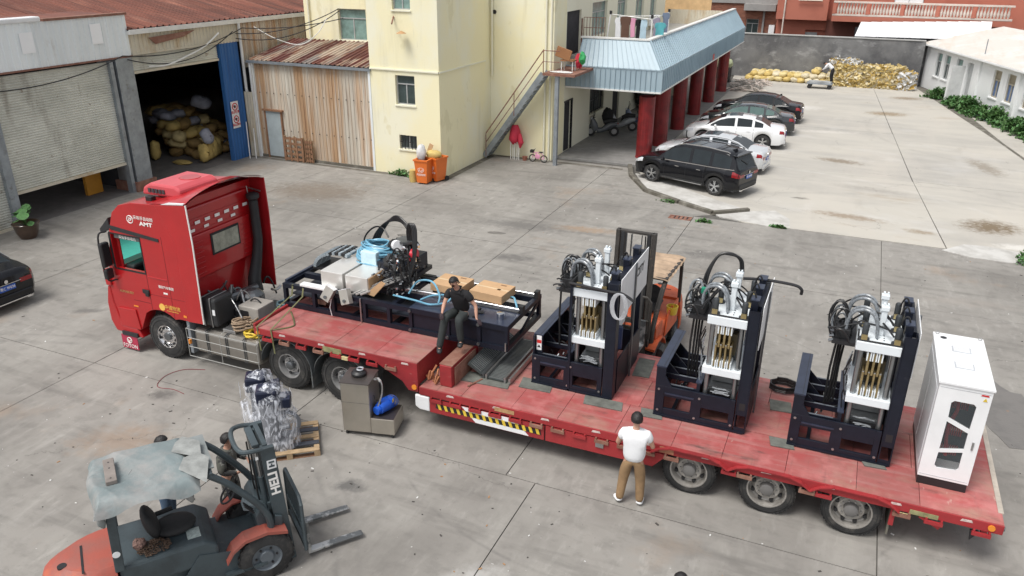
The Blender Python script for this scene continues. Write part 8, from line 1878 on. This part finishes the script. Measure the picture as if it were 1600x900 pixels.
def person(label, loc, rz, J, shirt, trousers, shoes, hair=hair_m, glove=None, sleeve=.55, shirt_r=1.0, s=1.0, facedir=None):
    """J: joints in metres relative to loc; +Y is the way the person faces"""
    t = thing('person', label, 'person', loc, rz); t.scale = (s, s, s)
    J = {k: Vector(v) for k, v in J.items()}
    fd = Vector(facedir).normalized() if facedir else Vector((0, 1, 0)); up = (J['headtop']-J['neck']).normalized(); rt = fd.cross(up).normalized(); fd = up.cross(rt).normalized()
    hc = J['neck'].lerp(J['headtop'], .58)
    Vd = {'pelvis': (J['pelvis'], (.15, .11)), 'waist': (J['pelvis'].lerp(J['chest'], .5), (.135, .10)), 'chest': (J['chest'], (.16, .11)), 'neck0': (J['neck'], .06), 'neck1': (J['neck'].lerp(J['headtop'], .22), .055),
          'jaw': (hc-up*.045+fd*.015, (.062, .075)), 'head': (hc+up*.02, (.076, .088)), 'crown': (hc+up*.078-fd*.01, (.06, .07)), 'nose': (hc-up*.012+fd*.100, .010)}
    E = [('pelvis', 'waist'), ('waist', 'chest'), ('chest', 'neck0'), ('neck0', 'neck1'), ('neck1', 'jaw'), ('jaw', 'head'), ('head', 'crown'), ('head', 'nose')]
    for q_ in 'LR':
        sh, el, wr = J['sh'+q_], J['el'+q_], J['wr'+q_]
        Vd['sh'+q_] = (sh, .058); Vd['ua'+q_] = (sh.lerp(el, .5), .048); Vd['el'+q_] = (el, .040); Vd['fa'+q_] = (el.lerp(wr, .45), .038); Vd['wr'+q_] = (wr, (.027, .022))
        hd = (J['ha'+q_]-wr).normalized(); side = hd.cross(Z if abs(hd.z) < .9 else Vector((0, 1, 0))).normalized(); nrm = side.cross(hd)
        sg = 1 if q_ == 'L' else -1; Vd['pa'+q_] = (wr+hd*.055, (.038, .018)); E += [('chest', 'sh'+q_), ('sh'+q_, 'ua'+q_), ('ua'+q_, 'el'+q_), ('el'+q_, 'fa'+q_), ('fa'+q_, 'wr'+q_), ('wr'+q_, 'pa'+q_)]
        for k, (off, ln) in enumerate(((-.030, .068), (-.010, .080), (.010, .076), (.028, .060))):
            a = wr+hd*.095+side*off; b = a+hd*ln*.5-nrm*.010; c = b+hd*ln*.42-nrm*.022
            Vd[f'f{k}a{q_}'] = (a, .010); Vd[f'f{k}b{q_}'] = (b, .009); Vd[f'f{k}c{q_}'] = (c, .0075); E += [('pa'+q_, f'f{k}a{q_}'), (f'f{k}a{q_}', f'f{k}b{q_}'), (f'f{k}b{q_}', f'f{k}c{q_}')]
        a = wr+hd*.045-side*sg*.040-nrm*.008; b = a+hd*.03-side*sg*.018-nrm*.012; Vd['t0'+q_] = (a, .012); Vd['t1'+q_] = (b, .009); E += [('pa'+q_, 't0'+q_), ('t0'+q_, 't1'+q_)]
        hp, kn, an, to = J['hip'+q_], J['kn'+q_], J['an'+q_], J['to'+q_]
        Vd['hip'+q_] = (hp, .085); Vd['th'+q_] = (hp.lerp(kn, .5), .072); Vd['kn'+q_] = (kn, .052); Vd['ca'+q_] = (kn.lerp(an, .35), .050); Vd['an'+q_] = (an, .034); Vd['to'+q_] = (an.lerp(to, .45), (.024, .02))
        E += [('pelvis', 'hip'+q_), ('hip'+q_, 'th'+q_), ('th'+q_, 'kn'+q_), ('kn'+q_, 'ca'+q_), ('ca'+q_, 'an'+q_), ('an'+q_, 'to'+q_)]
    skin_mesh('body', Vd, E, skin_m, t)
    # clothing
    k_ = shirt_r
    S = {'waist': (J['pelvis'].lerp(J['chest'], -.30 if trousers is cloth_khaki else -.08), (.205*k_, .17*k_)), 'mid': (J['pelvis'].lerp(J['chest'], .5), (.19*k_, .15*k_)), 'chest': (J['chest'], (.20*k_, .15*k_)), 'up': (J['chest'].lerp(J['neck'], .72), (.175*k_, .145*k_)), 'nk': (J['neck'].lerp(J['headtop'], .06), .085)}
    SE = [('chest', 'mid'), ('mid', 'waist'), ('chest', 'up'), ('up', 'nk')]
    S = {**{'chest': S['chest']}, **S}
    for q_ in 'LR':
        sh, el, wr = J['sh'+q_], J['el'+q_], J['wr'+q_]; S['s'+q_] = (sh, .092*k_)
        S['u'+q_] = (sh.lerp(el, min(sleeve, .9)), .078*k_); SE += [('chest', 's'+q_), ('s'+q_, 'u'+q_)]
        if sleeve > 1: S['e'+q_] = (el, .058); S['w'+q_] = (wr, .042); SE += [('u'+q_, 'e'+q_), ('e'+q_, 'w'+q_)]
    skin_mesh('shirt', S, SE, shirt, t)
    T_ = {'p': (J['pelvis'], (.185, .15)), 'w': (J['pelvis'].lerp(J['chest'], .25), (.165, .13))}; TE = [('p', 'w')]
    for q_ in 'LR':
        hp, kn, an = J['hip'+q_], J['kn'+q_], J['an'+q_]; T_['h'+q_] = (hp, .125); T_['t'+q_] = (hp.lerp(kn, .5), .108); T_['k'+q_] = (kn, .09); T_['c'+q_] = (kn.lerp(an, .5), .08); T_['a'+q_] = (kn.lerp(an, 1.05), .07)
        TE += [('p', 'h'+q_), ('h'+q_, 't'+q_), ('t'+q_, 'k'+q_), ('k'+q_, 'c'+q_), ('c'+q_, 'a'+q_)]
    skin_mesh('trousers', T_, TE, trousers, t)
    for q_ in 'LR':
        an, to = J['an'+q_], J['to'+q_]; d = (to-an); 
        skin_mesh('shoe', {'a': (an+Vector((0, 0, .0)), .062), 'b': (an+Vector((0, 0, -.035))-d.normalized()*.02, (.06, .05)), 'c': (an.lerp(to, .55)+Vector((0, 0, -.012)), (.062, .048)), 'd': (to+d*.12, (.05, .036))}, [('a', 'b'), ('b', 'c'), ('c', 'd')], shoes, t)
    # hair, ears, eyes
    rot = Matrix((rt, fd, up)).transposed()
    hm = MB(); rr = random.Random(5); n, m = 18, 12; vs = []
    for i in range(m+1):
        th = PI*.62*i/m
        for j in range(n):
            a = 2*PI*j/n; lim = 1.0; tt = th*(1.0 if math.sin(a) < .2 else .62 if math.sin(a) < .6 else .50); k = 1+rr.uniform(-.03, .03)
            vs.append(hc+up*.025-fd*.008+rot @ Vector((.100*math.sin(tt)*math.cos(a)*k, (.118 if math.sin(a) < 0 else .100)*math.sin(tt)*math.sin(a)*k, .120*math.cos(tt)*k)))
    hm.add(vs, [(i*n+j, i*n+(j+1) % n, (i+1)*n+(j+1) % n, (i+1)*n+j) for i in range(m) for j in range(n)]); lpart('hair', hm, hair, t, smooth=60)
    for sg in (-1, 1):
        lpart('ear', MB().ell(hc+rt*.084*sg-up*.012-fd*.005, (.012, .020, .032), 8, 6, rot=rot), skin_m, t, smooth=60); lpart('eye', MB().ell(hc+rt*.031*sg+up*.012+fd*.083, (.009, .004, .004), 8, 6, rot=rot), black_p, t, smooth=60)
        lpart('eyebrow', MB().bar(hc+rt*.016*sg+up*.030+fd*.087, hc+rt*.048*sg+up*.030+fd*.078, .003), hair, t)
    lpart('mouth', MB().bar(hc-rt*.022-up*.052+fd*.086, hc+rt*.022-up*.052+fd*.086, .006), M('lips', (.30, .10, .09), .5), t)
    if glove:
        for q_ in 'LR':
            wr = J['wr'+q_]; hd = (J['ha'+q_]-wr).normalized(); side = hd.cross(Z if abs(hd.z) < .9 else Vector((0, 1, 0))).normalized(); nrm = side.cross(hd); sg = 1 if q_ == 'L' else -1
            Gd = {'w': (wr-hd*.01, (.036, .032)), 'p': (wr+hd*.055, (.046, .025))}; GE = [('w', 'p')]
            for k, (off, ln) in enumerate(((-.030, .068), (-.010, .080), (.010, .076), (.028, .060))):
                a = wr+hd*.095+side*off; b = a+hd*ln*.5-nrm*.010; c = b+hd*ln*.42-nrm*.022; Gd[f'a{k}'] = (a, .013); Gd[f'b{k}'] = (b, .012); Gd[f'c{k}'] = (c, .011); GE += [('p', f'a{k}'), (f'a{k}', f'b{k}'), (f'b{k}', f'c{k}')]
            Gd['t0'] = (wr+hd*.045-side*sg*.042-nrm*.008, .015); Gd['t1'] = (wr+hd*.075-side*sg*.06-nrm*.02, .012); GE += [('p', 't0'), ('t0', 't1')]
            skin_mesh('glove', Gd, GE, glove, t)
    return t
stand = dict(pelvis=(0, 0, .93), chest=(0, .02, 1.28), neck=(0, .02, 1.47), headtop=(0, .05, 1.74), shL=(-.19, .01, 1.40), shR=(.19, .01, 1.40), elL=(-.27, .04, 1.13), elR=(.27, .04, 1.13), wrL=(-.20, .26, 1.10), wrR=(.20, .26, 1.10), haL=(-.10, .36, 1.12), haR=(.10, .36, 1.12),
             hipL=(-.095, 0, .88), hipR=(.095, 0, .88), knL=(-.15, .02, .49), knR=(.13, .03, .49), anL=(-.19, -.03, .09), anR=(.15, -.02, .09), toL=(-.27, .11, .04), toR=(.17, .15, .04))
person('man in white T-shirt and khaki trousers seen from behind beside the trailer', (-2.50, 10.98, 0), R(8), {**stand, 'shL': (-.20, .01, 1.40), 'shR': (.20, .01, 1.40), 'elL': (-.29, .06, 1.13), 'elR': (.29, .06, 1.13), 'wrL': (-.24, .26, 1.06), 'wrR': (.24, .28, 1.06)}, cloth_white, cloth_khaki, white_p, sleeve=.62, shirt_r=1.10, s=1.02)
# seated man on the bed edge: legs hang toward the camera (-Y side), so local +Y is turned to world -Y/+X
sit = dict(pelvis=(0, -.02, .10), chest=(0, .12, .47), neck=(0, .20, .66), headtop=(.04, .33, .90), shL=(-.19, .17, .58), shR=(.19, .17, .58), elL=(-.27, .30, .33), elR=(.25, .30, .32), wrL=(-.22, .50, .20), wrR=(.10, .50, .22), haL=(-.20, .60, .16), haR=(.02, .58, .17),
           hipL=(-.10, .02, .08), hipR=(.10, .02, .08), knL=(-.14, .44, .12), knR=(.16, .43, .12), anL=(-.16, .40, -.36), anR=(.24, .56, -.50), toL=(-.20, .54, -.42), toR=(.18, .68, -.57))
person('man in black T-shirt seated on the edge of the navy machine bed', (-6.62, 12.80, t0+.02), R(180), {**sit, 'wrR': (.20, .48, .22), 'haR': (.16, .58, .18), 'wrL': (-.42, .22, .10), 'haL': (-.50, .26, .06), 'elL': (-.36, .12, .32)}, cloth_black, cloth_grey, black_matt, glove=M('glove_dark', (.035, .02, .025), .8), sleeve=.6, facedir=(-.25, .8, -.35))
person('man in jeans standing behind the tarp covered forklift, only his legs and head showing', (-9.30, 7.38, 0), R(-60), {**stand, 'headtop': (0, .12, 1.66), 'neck': (0, .07, 1.41)}, camo if 0 else M('cloth_dark', (.03, .03, .035), .85), cloth_jean, black_matt, sleeve=1.2)
person('man in grey camouflage jacket standing beside the forklift mast', (-8.42, 7.90, 0), R(-70), {**stand, 'headtop': (0, .10, 1.68), 'neck': (0, .05, 1.43)}, camo, camo, black_matt, sleeve=1.2, s=.98)
person('man at the bottom edge of the view, just the crown of his black hair visible', (-1.05, 7.74, 0), R(20), stand, cloth_black, cloth_grey, black_matt, s=.97)
bend = {**stand, 'chest': (0, .28, 1.15), 'neck': (0, .42, 1.25), 'headtop': (0, .66, 1.27), 'shL': (-.19, .36, 1.22), 'shR': (.19, .36, 1.22), 'elL': (-.22, .5, .98), 'elR': (.22, .5, .98), 'wrL': (-.15, .65, .85), 'wrR': (.15, .65, .85), 'haL': (-.12, .74, .82), 'haR': (.12, .74, .82), 'knL': (-.13, .06, .49), 'toL': (-.15, .12, .04), 'anL': (-.14, -.03, .09)}
person('man in white shirt and black trousers bending over the sacks on the far cart', (-2.05, 60.75, .4), R(80), bend, cloth_white, cloth_black, black_matt, sleeve=1.1, facedir=(0, .7, -.7))
for k, v in (('i', 0),): pass
bpy.context.view_layer.update()
